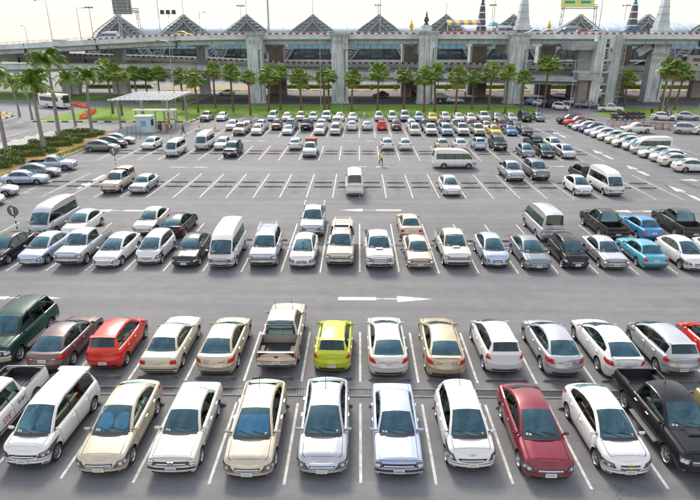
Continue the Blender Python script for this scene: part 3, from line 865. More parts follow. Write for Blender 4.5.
# ------------------------------------------------------------------ ground, lot, markings
def asphalt(name, base, dark, light, stall=False):
    m, nt, b = nmat(name)
    N = nt.nodes.new; Lk = nt.links.new
    tc = N('ShaderNodeTexCoord')
    def noise(sc, det=6, ro=.6, vec=None):
        n = N('ShaderNodeTexNoise'); n.inputs['Scale'].default_value = sc; n.inputs['Detail'].default_value = det; n.inputs['Roughness'].default_value = ro
        Lk(vec if vec else tc.outputs['Object'], n.inputs['Vector']); return n.outputs['Fac']
    def ramp(f, p0, p1, c0, c1):
        r = N('ShaderNodeValToRGB'); e = r.color_ramp.elements
        e[0].position = p0; e[1].position = p1; e[0].color = (*c0, 1); e[1].color = (*c1, 1)
        Lk(f, r.inputs['Fac']); return r.outputs['Color']
    def mul(a, b_, f=1.0):
        x = N('ShaderNodeMix'); x.data_type = 'RGBA'; x.blend_type = 'MULTIPLY'; x.inputs[0].default_value = f
        Lk(a, x.inputs[6]); Lk(b_, x.inputs[7]); return x.outputs[2]
    col = ramp(noise(.09, 5), .35, .65, dark, light)
    col = mul(col, ramp(noise(26, 5, .75), .3, .7, (.66,) * 3, (1.22,) * 3))
    col = mul(col, ramp(noise(1.1, 8, .7), .35, .62, (.88, .88, .885), (1.04,) * 3))
    # streaks along the driving direction
    mp = N('ShaderNodeMapping'); mp.inputs['Scale'].default_value = (.05, 1.1, 1); Lk(tc.outputs['Object'], mp.inputs['Vector'])
    col = mul(col, ramp(noise(.8, 4, .6, mp.outputs[0]), .36, .64, (.84, .84, .85), (1.06,) * 3))
    if stall:
        # oil drips: blotches of their own shape, more of them around the middle of each bay
        sp = N('ShaderNodeSeparateXYZ'); Lk(tc.outputs['Object'], sp.inputs[0])
        def frac(o, off, per):
            a = N('ShaderNodeMath'); a.operation = 'ADD'; a.inputs[1].default_value = off; Lk(o, a.inputs[0])
            d = N('ShaderNodeMath'); d.operation = 'DIVIDE'; d.inputs[1].default_value = per; Lk(a.outputs[0], d.inputs[0])
            f = N('ShaderNodeMath'); f.operation = 'FRACT'; Lk(d.outputs[0], f.inputs[0])
            s_ = N('ShaderNodeMath'); s_.operation = 'PINGPONG'; s_.inputs[1].default_value = .5; Lk(f.outputs[0], s_.inputs[0]); return s_.outputs[0]
        mx = N('ShaderNodeMapRange'); mx.inputs['From Min'].default_value = .15; mx.inputs['From Max'].default_value = .5; Lk(frac(sp.outputs['X'], -.14 + 100, 2.5), mx.inputs['Value'])
        my = N('ShaderNodeMapRange'); my.inputs['From Min'].default_value = .22; my.inputs['From Max'].default_value = .42; Lk(frac(sp.outputs['Y'], -19.1 - 8.87 + 17.74 * 10, 17.74), my.inputs['Value'])
        mm = N('ShaderNodeMath'); mm.operation = 'MULTIPLY'; Lk(mx.outputs[0], mm.inputs[0]); Lk(my.outputs[0], mm.inputs[1])
        rr = N('ShaderNodeMapRange'); rr.inputs['From Min'].default_value = .47; rr.inputs['From Max'].default_value = .60; Lk(noise(.9, 7, .72), rr.inputs['Value'])
        rr.inputs['To Min'].default_value = .22
        m2 = N('ShaderNodeMath'); m2.operation = 'MULTIPLY'; Lk(mm.outputs[0], m2.inputs[0]); Lk(rr.outputs[0], m2.inputs[1])
        x = N('ShaderNodeMix'); x.data_type = 'RGBA'; x.blend_type = 'MULTIPLY'; Lk(m2.outputs[0], x.inputs[0]); Lk(col, x.inputs[6]); x.inputs[7].default_value = (.45, .44, .43, 1); col = x.outputs[2]
        # cracks
        vo = N('ShaderNodeTexVoronoi'); vo.feature = 'DISTANCE_TO_EDGE'; vo.inputs['Scale'].default_value = .42
        ad = N('ShaderNodeVectorMath'); ad.operation = 'ADD'
        nz = N('ShaderNodeTexNoise'); nz.inputs['Scale'].default_value = 1.2; nz.inputs['Detail'].default_value = 6; Lk(tc.outputs['Object'], nz.inputs['Vector'])
        sc_ = N('ShaderNodeVectorMath'); sc_.operation = 'SCALE'; sc_.inputs['Scale'].default_value = 1.3; Lk(nz.outputs['Color'], sc_.inputs[0])
        Lk(tc.outputs['Object'], ad.inputs[0]); Lk(sc_.outputs[0], ad.inputs[1]); Lk(ad.outputs[0], vo.inputs['Vector'])
        cr = ramp(vo.outputs['Distance'], .0, .009, (.66,) * 3, (1,) * 3)
        pm = N('ShaderNodeMapRange'); pm.inputs['From Min'].default_value = .52; pm.inputs['From Max'].default_value = .6; Lk(noise(.17, 3), pm.inputs['Value'])
        x = N('ShaderNodeMix'); x.data_type = 'RGBA'; x.blend_type = 'MULTIPLY'; Lk(pm.outputs[0], x.inputs[0]); Lk(col, x.inputs[6]); Lk(cr, x.inputs[7]); col = x.outputs[2]
    Lk(col, b.inputs['Base Color'])
    b.inputs['Roughness'].default_value = .82
    bp = N('ShaderNodeBump'); bp.inputs['Strength'].default_value = .35; bp.inputs['Distance'].default_value = .01
    Lk(noise(90, 2), bp.inputs['Height']); Lk(bp.outputs['Normal'], b.inputs['Normal'])
    MATS[name] = m
    return m
M_LOT = asphalt('car park asphalt', None, (.170, .172, .176), (.208, .210, .212), stall=True)
M_ROAD = asphalt('road asphalt', None, (.19, .195, .21), (.25, .25, .26))
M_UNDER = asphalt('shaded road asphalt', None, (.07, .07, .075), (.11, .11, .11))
def blend_mat(name, c0, c1, sc, c2=None, rough=.9, bump=.5):
    m, nt, b = nmat(name)
    N = nt.nodes.new; Lk = nt.links.new
    tc = N('ShaderNodeTexCoord')
    n = N('ShaderNodeTexNoise'); n.inputs['Scale'].default_value = sc; n.inputs['Detail'].default_value = 8; n.inputs['Roughness'].default_value = .7
    Lk(tc.outputs['Object'], n.inputs['Vector'])
    r = N('ShaderNodeValToRGB'); e = r.color_ramp.elements; e[0].position = .36; e[1].position = .6; e[0].color = (*c0, 1); e[1].color = (*c1, 1)
    if c2: k = e.new(.72); k.color = (*c2, 1)
    Lk(n.outputs['Fac'], r.inputs['Fac'])
    n2 = N('ShaderNodeTexNoise'); n2.inputs['Scale'].default_value = 14; n2.inputs['Detail'].default_value = 4; Lk(tc.outputs['Object'], n2.inputs['Vector'])
    r2 = N('ShaderNodeValToRGB'); e = r2.color_ramp.elements; e[0].position = .3; e[1].position = .7; e[0].color = (.6, .6, .6, 1); e[1].color = (1.2, 1.2, 1.2, 1)
    Lk(n2.outputs['Fac'], r2.inputs['Fac'])
    x = N('ShaderNodeMix'); x.data_type = 'RGBA'; x.blend_type = 'MULTIPLY'; x.inputs[0].default_value = 1; Lk(r.outputs[0], x.inputs[6]); Lk(r2.outputs[0], x.inputs[7])
    Lk(x.outputs[2], b.inputs['Base Color']); b.inputs['Roughness'].default_value = rough
    bp = N('ShaderNodeBump'); bp.inputs['Strength'].default_value = bump; bp.inputs['Distance'].default_value = .08
    Lk(n2.outputs['Fac'], bp.inputs['Height']); Lk(bp.outputs['Normal'], b.inputs['Normal'])
    MATS[name] = m
    return m
M_GRASS = blend_mat('lawn', (.095, .21, .008), (.18, .32, .012), .30, (.44, .38, .06))
M_DRY = blend_mat('dry grass', (.34, .24, .05), (.42, .30, .08), .5, (.2, .24, .04))
M_EARTH = blend_mat('distant ground', (.22, .22, .20), (.30, .29, .26), .02)
M_MULCH = blend_mat('planting bed soil', (.26, .10, .03), (.42, .27, .07), .5, (.46, .36, .10))
M_LINE = pbr('white road paint', (.56, .56, .54), .6, var=.45, vscale=3.2, varcol=(.33, .33, .325))
M_LINEW = pbr('worn road paint', (.46, .46, .45), .7, var=.6, vscale=2.0, varcol=(.22, .22, .22))

def sheet(name, pts, z, mat, kind='structure', label=None):
    mb = MB(); mb.face([mb.vert((x, y, z)) for x, y in pts])
    o = mb.build(name, mat)
    return tag(o, kind=kind)
def rect(x0, x1, y0, y1): return [(x0, y0), (x1, y0), (x1, y1), (x0, y1)]

sheet('ground', rect(-2500, 2500, -300, 4500), -.03, M_EARTH)
sheet('car_park_asphalt', rect(-37, 64, -12, 108.6), 0.0, M_LOT)
sheet('entrance_road', rect(-140, -37, 89.5, 101), -.006, M_ROAD)
sheet('access_road', [(-140, 20), (-53.5, 20), (-53.5, 89.5), (-140, 89.5)], -.004, M_ROAD)
sheet('approach_road', [(-190, 101), (-62, 101), (-60, 128), (-40, 136.5), (-40, 172), (-190, 172)], -.004, M_ROAD)
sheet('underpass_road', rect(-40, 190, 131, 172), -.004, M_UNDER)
sheet('far_road', rect(-260, 260, 186, 212), -.004, M_ROAD)
sheet('exit_road', [(64, 30), (150, 30), (150, 131), (38, 131), (38, 108.6), (64, 108.6)], -.008, M_LOT)
sheet('lawn', [(-61, 101.4), (-30.5, 101.4), (-30.5, 108.9), (37.5, 108.9), (36.5, 116), (40, 126), (34, 130.6), (-38, 130.6), (-58, 126)], .10, M_GRASS)
sheet('right_lawn', [(47, 113), (52, 109.6), (150, 109.6), (150, 124), (56, 124)], .10, M_GRASS)
sheet('dry_grass_strip', rect(-60, 190, 172, 185), .10, M_DRY)
sheet('left_lawn', [(-110, 146), (-42, 139), (-42, 150), (-110, 165)], .06, M_GRASS)
sheet('roundabout_island', [(-110, 96), (-85, 97.5), (-70, 99.5), (-67.5, 104), (-69, 111), (-76, 116), (-110, 119)], .12, M_DRY)
sheet('planting_bed', [(-46.8, 20), (-37.5, 20), (-37.5, 85), (-39.5, 89.3), (-45.5, 89.3)], .12, M_MULCH)
sheet('dry_grass_edge', [(-39.6, 20), (-37.5, 20), (-37.5, 85), (-39.3, 88.8), (-40.6, 88.8), (-39.6, 84)], .128, M_DRY)
sheet('pavement', [(-53.5, 20), (-46.9, 20), (-45.6, 89.5), (-50.5, 89.5)], .10, M_KERB)

# lawn grass blades that catch the light along the edges of the beds and verges
gb = MB()
for k in range(9000):
    if k % 3 == 0: x, y = rnd.uniform(-38.8, -37.6), rnd.uniform(40, 86)
    else: x, y = rnd.uniform(-30, 37), rnd.uniform(109.2, 121)
    h = rnd.uniform(.08, .22); a = rnd.uniform(0, PI); w = .05
    dx, dy = math.cos(a) * w, math.sin(a) * w
    gb.face([gb.vert((x - dx, y - dy, .1)), gb.vert((x + dx, y + dy, .1)), gb.vert((x + rnd.uniform(-.08, .08), y + rnd.uniform(-.08, .08), .1 + h))])
tag(gb.build('grass_blades', M_GRASS), 'short grass blades tufting the lawn behind the last row of cars', 'grass', kind='stuff')
# kerbs
def kerb(name, pts, w=.18, h=.14, seg=1.0, mats=(M_KERB,), label=None):
    """kerb stones laid end to end, 1 m each, small joints"""
    mb = MB(); k = 0
    for i in range(len(pts) - 1):
        a, b = Vector((*pts[i], 0)), Vector((*pts[i + 1], 0))
        L = (b - a).length; n = max(1, int(L / seg)); d = (b - a) / n; ang = math.atan2(d.y, d.x)
        for j in range(n):
            c = a + d * (j + .5)
            mb.box((c.x, c.y, h / 2 - .02), (d.length - .03, w, h + .04), k % len(mats), rz=ang, taper=.98); k += 1
    return structure(name, mb, list(mats))
kerb('lawn_kerb', [(-30.5, 108.7), (37.5, 108.7)])
kerb('lawn_kerb', [(37.6, 108.9), (36.6, 116), (40, 126)])
kerb('planting_bed_kerb', [(-37.3, 22), (-37.3, 85), (-39.4, 89.4), (-45.6, 89.4)])
kerb('pavement_kerb', [(-53.6, 22), (-50.6, 89.4)], mats=(M_KWHT, M_KBLK), seg=1.6)
kerb('entrance_kerb', [(-61, 101.2), (-30.7, 101.2), (-30.6, 108.5)], mats=(M_KWHT, M_KBLK), seg=1.3, w=.3, h=.2)
kerb('island_kerb', [(-110, 95.8), (-85, 97.3), (-69.8, 99.3), (-67.3, 104), (-68.8, 111.1), (-76, 116.2)], mats=(M_KWHT, M_KBLK), seg=1.3, w=.3, h=.22)
kerb('right_lawn_kerb', [(46.8, 113), (51.9, 109.4), (150, 109.4)])
kerb('underpass_kerb', [(-38, 130.8), (36, 130.8)])
kerb('far_verge_kerb', [(-60, 171.8), (190, 171.8)], mats=(M_KWHT, M_KBLK), seg=2.0, w=.3)

# bay markings, wheel stops, arrows
X0, PIT = .14, 2.5
PAIRS = [(14.06, 24.15, -7, 8), (31.8, 41.7, -12, 11), (49.5, 59.5, -13, 12), (66.9, 77.2, -13, 12), (84.7, 94.6, -11, 13)]
def line_obj(name, rects, mat=M_LINE, z=.004):
    mb = MB()
    for (x0, x1, y0, y1) in rects: mb.face([mb.vert(p) for p in ((x0, y0, z), (x1, y0, z), (x1, y1, z), (x0, y1, z))])
    return structure(name, mb, mat)
lw = .05
for y0, y1, a, b in PAIRS:
    for n in range(a, b + 1):
        x = X0 + PIT * n; ym = (y0 + y1) / 2
        j = rnd.uniform(-.02, .02)
        line_obj('bay_line', [(x - lw + j, x + lw + j, y0 + rnd.uniform(-.1, .1), ym - .75), (x - lw + j, x + lw + j, ym + .75 if y0 < 20 else ym - .75, y1)], M_LINE)
line_obj('bay_line', [(X0 + PIT * n - lw, X0 + PIT * n + lw, 102.6, 108.2) for n in range(-12, 15)])
ORD = ['first', 'second', 'third', 'fourth', 'fifth', 'sixth', 'seventh', 'eighth', 'ninth', 'tenth', 'eleventh', 'twelfth', 'thirteenth', 'fourteenth', 'fifteenth', 'sixteenth', 'seventeenth', 'eighteenth', 'nineteenth', 'twentieth', 'twenty-first', 'twenty-second', 'twenty-third', 'twenty-fourth', 'twenty-fifth']
def place_of(k, N):
    if k == 0: return 'leftmost'
    if k == N - 1: return 'rightmost'
    return '%s from left' % ORD[k] if k <= N // 2 else '%s from right' % ORD[N - 1 - k]
stop_me = MB()
stop_me.box((0, 0, .05), (1.86, .11, .10), 0, taper=.9)
stop_me.box((-.8, 0, .015), (.12, .24, .03), 0); stop_me.box((.8, 0, .015), (.12, .24, .03), 0)
stop_mesh = stop_me.mesh('wheel_stop', pbr('grimy wheel stop', (.16, .16, .155), .8, var=.5, vscale=3))
rown = ['nearest', 'second', 'third', 'fourth', 'fifth']
for pi_, (y0, y1, a, b) in enumerate(PAIRS):
    ym = (y0 + y1) / 2
    for n in range(a, b):
        for sgn, nm in ((-1, 'front'), (1, 'back')):
            if pi_ == 4 and sgn == -1 and n not in (-6, -4, -1, 0, 1, 2): continue
            o = link('wheel_stop', stop_mesh, None, (X0 + PIT * (n + .5) + rnd.uniform(-.06, .06), ym + sgn * .95 + rnd.uniform(-.04, .04), .0), rnd.uniform(-.012, .012))
            tag(o, 'dark wheel stop bar, %s in the %s line of the %s double row' % (place_of(n - a, b - a), nm, rown[pi_]), 'wheel stop', 'wheel stops in the %s line of the %s double row' % (nm, rown[pi_]))
# drainage channel with concrete edges in the nearest double row
mb = MB()
for k in range(-18, 22):
    for yy_ in (18.84, 19.36): mb.box((X0 + k * 1.0, yy_, .012), (.985, .09, .04), 0)
structure('drain_edging', mb, pbr('grey drain edging', (.24, .24, .235), .85, var=.3))
mb = MB()
for k in range(-150, 190): mb.box((X0 + k * .115, 19.1, .010), (.045, .40, .02), 0)
structure('drain_grating', mb, M_DSTEEL)
sheet('drain_channel', rect(-18, 22, 18.85, 19.35), .004, M_TRIM)
line = line_obj('drain_strip', [(-32, 28, 36.55, 36.95)], pbr('worn seam', (.085, .085, .085), .9, var=.4), z=.003)

def arrow(cx, cy, L, heading, mat=M_LINE, w=1.0, gap=True):
    """painted lane arrow pointing along heading (radians)"""
    mb = MB(); c, s_ = math.cos(heading), math.sin(heading)
    def P(x, y): return (cx + x * c - y * s_, cy + x * s_ + y * c, .004)
    h = L / 2
    def q(pts): mb.face([mb.vert(P(*p)) for p in pts])
    q([(-h, -.17 * w), (-h + .40 * L, -.17 * w), (-h + .40 * L, .17 * w), (-h, .17 * w)])
    q([(-h + .40 * L, -.05 * w), (-h + .62 * L, -.05 * w), (-h + .62 * L, .05 * w), (-h + .40 * L, .05 * w)])
    q([(-h + .62 * L, -.36 * w), (h, -.0), (-h + .62 * L, .36 * w)])
    structure('lane_arrow', mb, mat)
for (px, py, L, hd, m) in ((387, 298.5, 5.4, 0, M_LINE), (15, 300, 5.2, 0, M_LINE), (371, 210, 5.4, PI, M_LINE), (118, 211.5, 5.4, PI, M_LINE), (636, 210, 5.2, PI, M_LINE),
                           (372, 166.6, 4.8, 0, M_LINEW), (190, 167.6, 4.8, 0, M_LINEW), (568, 165.8, 4.8, PI, M_LINEW), (363, 141, 4.6, 0, M_LINEW),
                           (255, 141, 4.6, 0, M_LINEW), (480, 141, 4.6, 0, M_LINEW)):
    g_ = ground(px, py); arrow(g_[0], g_[1], L, hd, m, w=1.15 if m is M_LINE else .85)
for (x, y, L, hd) in ((31.8, 71.5, 6.4, PI / 2), (31.8, 62, 5.4, PI / 2), (31.6, 51.6, 6.6, PI / 2), (-27.9, 55.5, 6.4, -PI / 2), (36.4, 57.2, 5.0, PI), (31.8, 88, 6, PI / 2)):
    arrow(x, y, L, hd, w=1.45)
for k in range(12):
    y = 44.5 + 3.1 * k
    line_obj('kerb_bay_line', [(-36.9, -31.6, y, y + .11)], M_LINEW)
for k in range(17): line_obj('side_bay_line', [(35.6, 40.6, 60.1 + 2.53 * k, 60.22 + 2.53 * k)], M_LINEW)
# lane lines on the roads at the left
for k in range(14): line_obj('lane_dash', [(-62.3, -62.1, 30 + k * 5, 32.4 + k * 5)], M_LINE, z=.006)
line_obj('edge_line', [(-54.4, -54.2, 22, 88), (-120, -54.2, 90.2, 90.4), (-100, -62, 95.4, 95.6)], M_LINE, z=.008)
mb = MB(); prev = None
for k in range(13):
    a = lerp(-PI * .5, PI * .15, k / 12); c = Vector((-66, 112, .006)); p0 = c + Vector((math.cos(a) * 9.4, math.sin(a) * 12, 0)); p1 = c + Vector((math.cos(a) * 9.7, math.sin(a) * 12.3, 0))
    if prev: mb.quadpts([prev[0], prev[1], p1, p0])
    prev = (p0, p1)
structure('curved_road_line', mb, M_LINE)
line_obj('far_lane_line', [(-250, 250, 192, 192.2), (-250, 250, 205, 205.2)], M_LINE, z=.006)
line_obj('exit_lane_line', [(44, 44.2, 62, 106), (60, 60.2, 62, 104)], M_LINEW, z=.004)

# ------------------------------------------------------------------ elevated roads
PD = 136.0                    # distance of the front pillar line
def pillar(px, d, w, dep, ztop_, label, mat=M_PILLAR, lean=0.0, cap=True, spire=None, x=None, ribs=True):
    X = xat(px, d) if x is None else x
    t = thing('viaduct_pillar', label, 'pillar', (X, d, 0), 0, 'concrete pillars carrying the elevated road')
    mb = MB()
    mb.box((0, 0, ztop_ * .3), (w, dep, ztop_ * .6), 0, taper=.985)
    mb.box((0, 0, ztop_ * .8), (w * .985, dep * .985, ztop_ * .4), 0, taper=1.0)
    mb.build('shaft', mat, t)
    mb = MB(); mb.box((0, 0, .25), (w + .5, dep + .5, .5), 0, taper=.96); mb.build('plinth', M_CONC, t)
    if cap:
        mb = MB(); mb.box((0, -.05, ztop_ + .22), (w + .5, dep + .5, .44), 0); mb.box((0, -.05, ztop_ - .25), (w + .26, dep + .26, .3), 0)
        mb.build('capital', M_GIRD, t)
    if ribs:
        mb = MB()
        for k in (-1, 0, 1): mb.box((k * w * .28, -dep / 2 - .05, ztop_ - 1.4), (w * .16, .12, .9), 0)
        mb.build('relief_panel', M_CONC, t)
    mb = MB(); mb.tube([(w * .30, -dep / 2 - .1, .3), (w * .30, -dep / 2 - .1, ztop_ - 3.2), (w * .55, -dep / 2 - .1, ztop_ - 3.2)], .07, 6)
    mb.build('drain_pipe', M_DSTEEL, t)
    return t, X
ZT = height(34, PD)           # top of the upper deck parapet
pl = ['leftmost of the tall front pillars, pale concrete beside the palm row', 'second tall front pillar from the left, plain pale concrete with drain pipe', 'third tall front pillar from the left with a small urn finial on top', 'tall front pillar below the white spire, streaked pale concrete']
pxs = [258.5, 340.5, 425.5, 512.5]
pw = [3.6, 3.9, 4.1, 4.2]
PX = []
for i, px in enumerate(pxs):
    t, X = pillar(px, PD, pw[i], 2.6, height(35 if i != 2 else 33, PD), pl[i]); PX.append(X)
    # corbel to the rear pier
    mb = MB(); mb.box((1.2 if i == 0 else -1.5, 6.5, ZT - 3.3), (1.5, 13.0, 2.0), 0); mb.build('cross_beam', M_CONC, t)
# rear piers
rp = [(61, 160), (119, 160), (202, 160), (277, 162), (411, 162), (478, 162), (545, 162), (619, 162)]
for i, (px, d) in enumerate(rp):
    X = xat(px, d, 10)
    t = thing('viaduct_pier', '%s brown stained concrete pier between the two road decks, counted from the left' % ['first', 'second', 'third', 'fourth', 'fifth', 'sixth', 'seventh', 'last'][i], 'pier', (X, d, 0), 0, 'brown piers behind the front pillars')
    mb = MB(); mb.box((0, 0, 7.2), (4.0 if i > 2 else 2.4, 3.0, 14.4), 0); mb.build('shaft', M_CONCB if i > 2 else M_CONC, t)
    if i > 2:
        mb = MB(); mb.box((-2.35, -.1, 7.2), (.66, 3.0, 14.4), 0); mb.build('pale_edge_pilaster', M_CONCL, t)
    mb = MB(); mb.box((0, 0, 13.3), (5.4, 8, 1.2), 0, taper=1.05); mb.build('crosshead', M_CONC, t)

def deck(name, label, path, width, th, pier_zs=None, railing=True, stripes=None, girder=1.3, seg_len=20.5):
    """path: list of (x, y_front, z_top). Front parapet along the path, road slab behind it"""
    t = thing(name, label, 'elevated road', (0, 0, 0))
    def sweep(pn, prof, mat, sm=None):
        mb = MB(); rows = []
        for (x, y, z) in path: rows.append([(x, y + dy, z + dz) for dy, dz in prof])
        mb.grid(rows)
        mb.face([mb.vert((path[0][0], path[0][1] + dy, path[0][2] + dz)) for dy, dz in prof[:-1]]); mb.face([mb.vert((path[-1][0], path[-1][1] + dy, path[-1][2] + dz)) for dy, dz in prof[:-1]])
        return mb.build(pn, mat, t)
    sweep('parapet', [(0, 0), (-.05, -.9), (-.22, -1.0), (-.2, -1.2), (.3, -1.2), (.3, 0), (0, 0)], M_CONCL)
    sweep('deck_slab', [(.05, -.95), (.05, -1.3), (.5, -1.5), (width - .5, -1.5), (width, -1.2), (width, -.55), (.3, -.55), (.05, -.95)], M_CONC)
    sweep('edge_girder', [(.55, -1.5), (.6, -1.5 - girder), (1.5, -1.5 - girder), (1.5, -1.5), (.55, -1.5)], M_GIRD)
    sweep('inner_girder', [(width * .5 - .8, -1.5), (width * .5 - .6, -1.4 - girder), (width * .5 + .6, -1.4 - girder), (width * .5 + .8, -1.5), (width * .5 - .8, -1.5)], M_CONC)
    sweep('rear_girder', [(width - 2, -1.5), (width - 1.9, -1.5 - girder), (width - 1, -1.5 - girder), (width - .8, -1.5), (width - 2, -1.5)], M_CONC)
    sweep('rear_parapet', [(width - .3, 0), (width - .3, -.6), (width, -.6), (width, 0), (width - .3, 0)], M_CONCL)
    def at(x):
        for i in range(len(path) - 1):
            if path[i][0] <= x <= path[i + 1][0]:
                u = (x - path[i][0]) / (path[i + 1][0] - path[i][0]); return [lerp(path[i][j], path[i + 1][j], u) for j in (1, 2)]
        return [path[-1][1], path[-1][2]]
    # expansion joints
    mb = MB(); x = path[0][0] + 3
    while x < path[-1][0]:
        y, z = at(x); mb.box((x, y + .27, z - 1.4), (.12, .7, 2.9), 0); x += seg_len
    mb.build('expansion_joint', M_DSTEEL, t)
    if railing:
        mb = MB(); x = path[0][0] + .5
        while x < path[-1][0] - .5:
            y, z = at(x); mb.box((x, y + .15, z + .28), (.07, .07, .56), 0); x += 2.0
        for dz in (.3, .55):
            mb.tube([(p[0], p[1] + .15, p[2] + dz) for p in path], .035, 4)
        mb.build('railing', M_STEEL, t)
    if stripes:
        x0, x1, wst, dz, hh, kinds = stripes
        for mat, ph, nm in ((M_REDF, 0, 'red_stripe_block'), (M_WHT, 1, 'white_stripe_block')):
            mb = MB(); x = x0 + ph * wst
            while x < x1:
                if not (kinds == 'gappy' and (int((x - x0) / 12) % 3 == 2)):
                    y, z = at(x); y2, z2 = at(x + wst * .95)
                    mb.quadpts([(x, y - .06, z + dz), (x + wst * .95, y2 - .06, z2 + dz), (x + wst * .95, y2 - .06, z2 + dz + hh), (x, y - .06, z + dz + hh)])
                    mb.quadpts([(x, y - .06, z + dz + hh), (x + wst * .95, y2 - .06, z2 + dz + hh), (x + wst * .95, y2 + .3, z2 + dz + hh), (x, y + .3, z + dz + hh)])
                    mb.quadpts([(x, y + .3, z + dz), (x + wst * .95, y2 + .3, z2 + dz), (x + wst * .95, y2 + .3, z2 + dz + hh), (x, y + .3, z + dz + hh)])
                x += 2 * wst
            o = mb.build(nm, mat, t); o['kind'] = 'stuff'
    return t, at
def dp(px, py, d):       # deck path point from a measurement
    z = height(py, d); return (xat(px, d, z), d, z)
up, up_at = deck('upper_viaduct', 'upper grey concrete viaduct crossing the whole scene above the car park', [dp(-60, 48, 150), dp(0, 44.5, 147), dp(60, 41.2, 143), dp(110, 38.2, 140), dp(160, 35.6, 138), dp(230, 34, 137.2), dp(430, 33.4, 137.2), dp(620, 33.6, 137.2), dp(780, 33.8, 137.2)], 22, 1.5,
     stripes=(-66, 95, .8, -.12, .30, ''), girder=.8)
lo, lo_at = deck('lower_viaduct', 'lower concrete ramp behind the pillars with red and white striped parapet', [dp(-60, 50.2, 170), dp(0, 52, 167), dp(100, 55, 164), dp(180, 57.5, 160), dp(250, 60.4, 156), dp(300, 62, 152), dp(520, 63.4, 150), dp(620, 65.2, 150), dp(780, 66.5, 150)], 11, 1.4,
     railing=False, stripes=(-96, 60, .8, -.35, .45, ''), girder=1.2)
lo2, lo2_at = deck('side_ramp', 'lowest slanting concrete ramp behind the palm trees, plain parapet', [dp(-60, 66, 146), dp(60, 64, 149), dp(180, 64.5, 147.5), dp(300, 70.5, 143.5), dp(440, 73.5, 141.5), dp(600, 77.2, 140.5), dp(606, 77.3, 140.5)], 8, 1.4, railing=False, girder=.5)
# piers of the lower ramps
for i, px in enumerate((36, 75, 118, 205, 283, 407, 480, 570, 690)):
    d = 160 if px < 300 else 152
    X = xat(px, d)
    t = thing('ramp_pier', 'dark weathered ramp pier %s standing on the road under the decks' % ['furthest left', 'second from left', 'third from left', 'fourth from left', 'fifth from left', 'sixth from left', 'third from right', 'second from right', 'furthest right'][i], 'pier', (X, d, 0), 0, 'ramp piers in the underpass')
    zt = max(3, lo_at(X)[1] - 2.7)
    mb = MB(); mb.box((0, 0, zt / 2), (2.4, 2.0, zt), 0); mb.build('shaft', M_CONCB if px > 250 else M_CONC, t)
    mb = MB(); mb.box((0, 0, zt - .4), (4.4, 6.5, .8), 0, taper=1.1); mb.build('crosshead', M_CONC, t)
# right-hand cluster of pillars
ZT2 = height(36, 130)
t = thing('twin_pillar', 'pair of tall stained concrete shafts joined by a steel frame at right', 'pillar', (xat(599, 128), 128, 0))
for k, (dx, w_) in enumerate(((-2.2, 2.0), (1.3, 2.0))):
    mb = MB(); mb.box((dx, 0, 7.6), (w_, 2.2, 15.2), 0, taper=.96); mb.build('shaft', M_PILLAR if k == 0 else M_GIRD, t)
mb = MB()
for z in (3, 5, 7.5, 10, 12.5): mb.box((-.4, -.3, z), (1.8, 1.2, .35), 0)
mb.build('tie_beam', M_CONC, t)
mb = MB(); mb.box((-4.2, 0, 7.6), (5.4, 3.0, .4), 0); mb.box((-4.4, 0, 6.6), (3.6, 2.6, 1.5), 0, taper=1.25); mb.build('bracket_platform', M_CONC, t)
mb = MB(); mb.box((-4.6, .3, 3.1), (2.2, 1.8, 6.2), 0, taper=.85); mb.build('short_shaft', M_CONCB, t)
mb = MB(); mb.box((-5.5, 3, 13.0), (5.0, 6, 1.8), 0, taper=1.3); mb.build('corbel', M_CONC, t)
mb = MB()
for z in range(1, 15): mb.tube([(2.5, -1.15, z), (3.1, -1.15, z + .9)], .05, 4); mb.tube([(3.1, -1.15, z), (2.5, -1.15, z + .9)], .05, 4)
for x in (2.5, 3.1): mb.tube([(x, -1.15, 0), (x, -1.15, 15)], .06, 4)
mb.build('access_ladder', M_STEEL, t)
t = thing('flared_pier', 'broad grey pier under the right part of the upper viaduct', 'pier', (xat(577, 146), 146, 0))
mb = MB(); mb.box((0, 0, 6), (3.9, 2.6, 12), 0); mb.build('shaft', M_CONC, t)
mb = MB(); mb.box((0, 0, 12.6), (9.0, 6, 1.4), 0, taper=1.25); mb.build('crosshead', M_CONCB, t)
t, X6 = pillar(646.5, 141, 3.7, 2.8, height(54, 141), 'front pillar with white spire at far right, leaning palms beside it', x=xat(646.5, 141), cap=True)
mb = MB(); mb.box((.4, .1, height(43, 141)), (4.0, 2.6, 4.6), 0); mb.build('upper_shaft', M_PILLAR, t)
mb = MB(); mb.box((-3.6, 0, height(49, 141)), (3.4, 1.4, 2.0), 0, ry=R(-32)); mb.build('cross_beam', M_CONC, t)

# spires and finials standing on the viaduct
def spire(px, d, z0, h, w, label, mat, tip, cat='spire', tiers=3):
    X = xat(px, d, z0)
    t = thing('spire', label, cat, (X, d, z0))
    mb = MB(); mb.box((0, 0, h * .05), (w * 1.35, w * 1.35, h * .10), 0); mb.box((0, 0, h * .15), (w * 1.12, w * 1.12, h * .12), 0)
    mb.box((0, 0, h * .45), (w, w, h * .50), 0, taper=.52); mb.build('body', mat, t)
    mb = MB()
    for k in range(tiers): mb.box((0, 0, h * (.24 + .15 * k)), (w * (.98 - .13 * k), w * (.98 - .13 * k), h * .022), 0)
    mb.build('moulding', M_WHT if mat is not M_CONCL else M_CONC, t)
    mb = MB(); mb.lathe([(w * .24, h * .70), (w * .30, h * .73), (w * .16, h * .76), (w * .2, h * .80), (w * .10, h * .86), (w * .06, h * .94), (.01, h)], 10, 'z'); mb.build('finial', tip, t, smooth=50)
    return t
M_GOLD = pbr('gilded finial', (.65, .40, .05), .35, metal=.6)
M_TEALP = pbr('teal roof paint', (.02, .25, .24), .5)
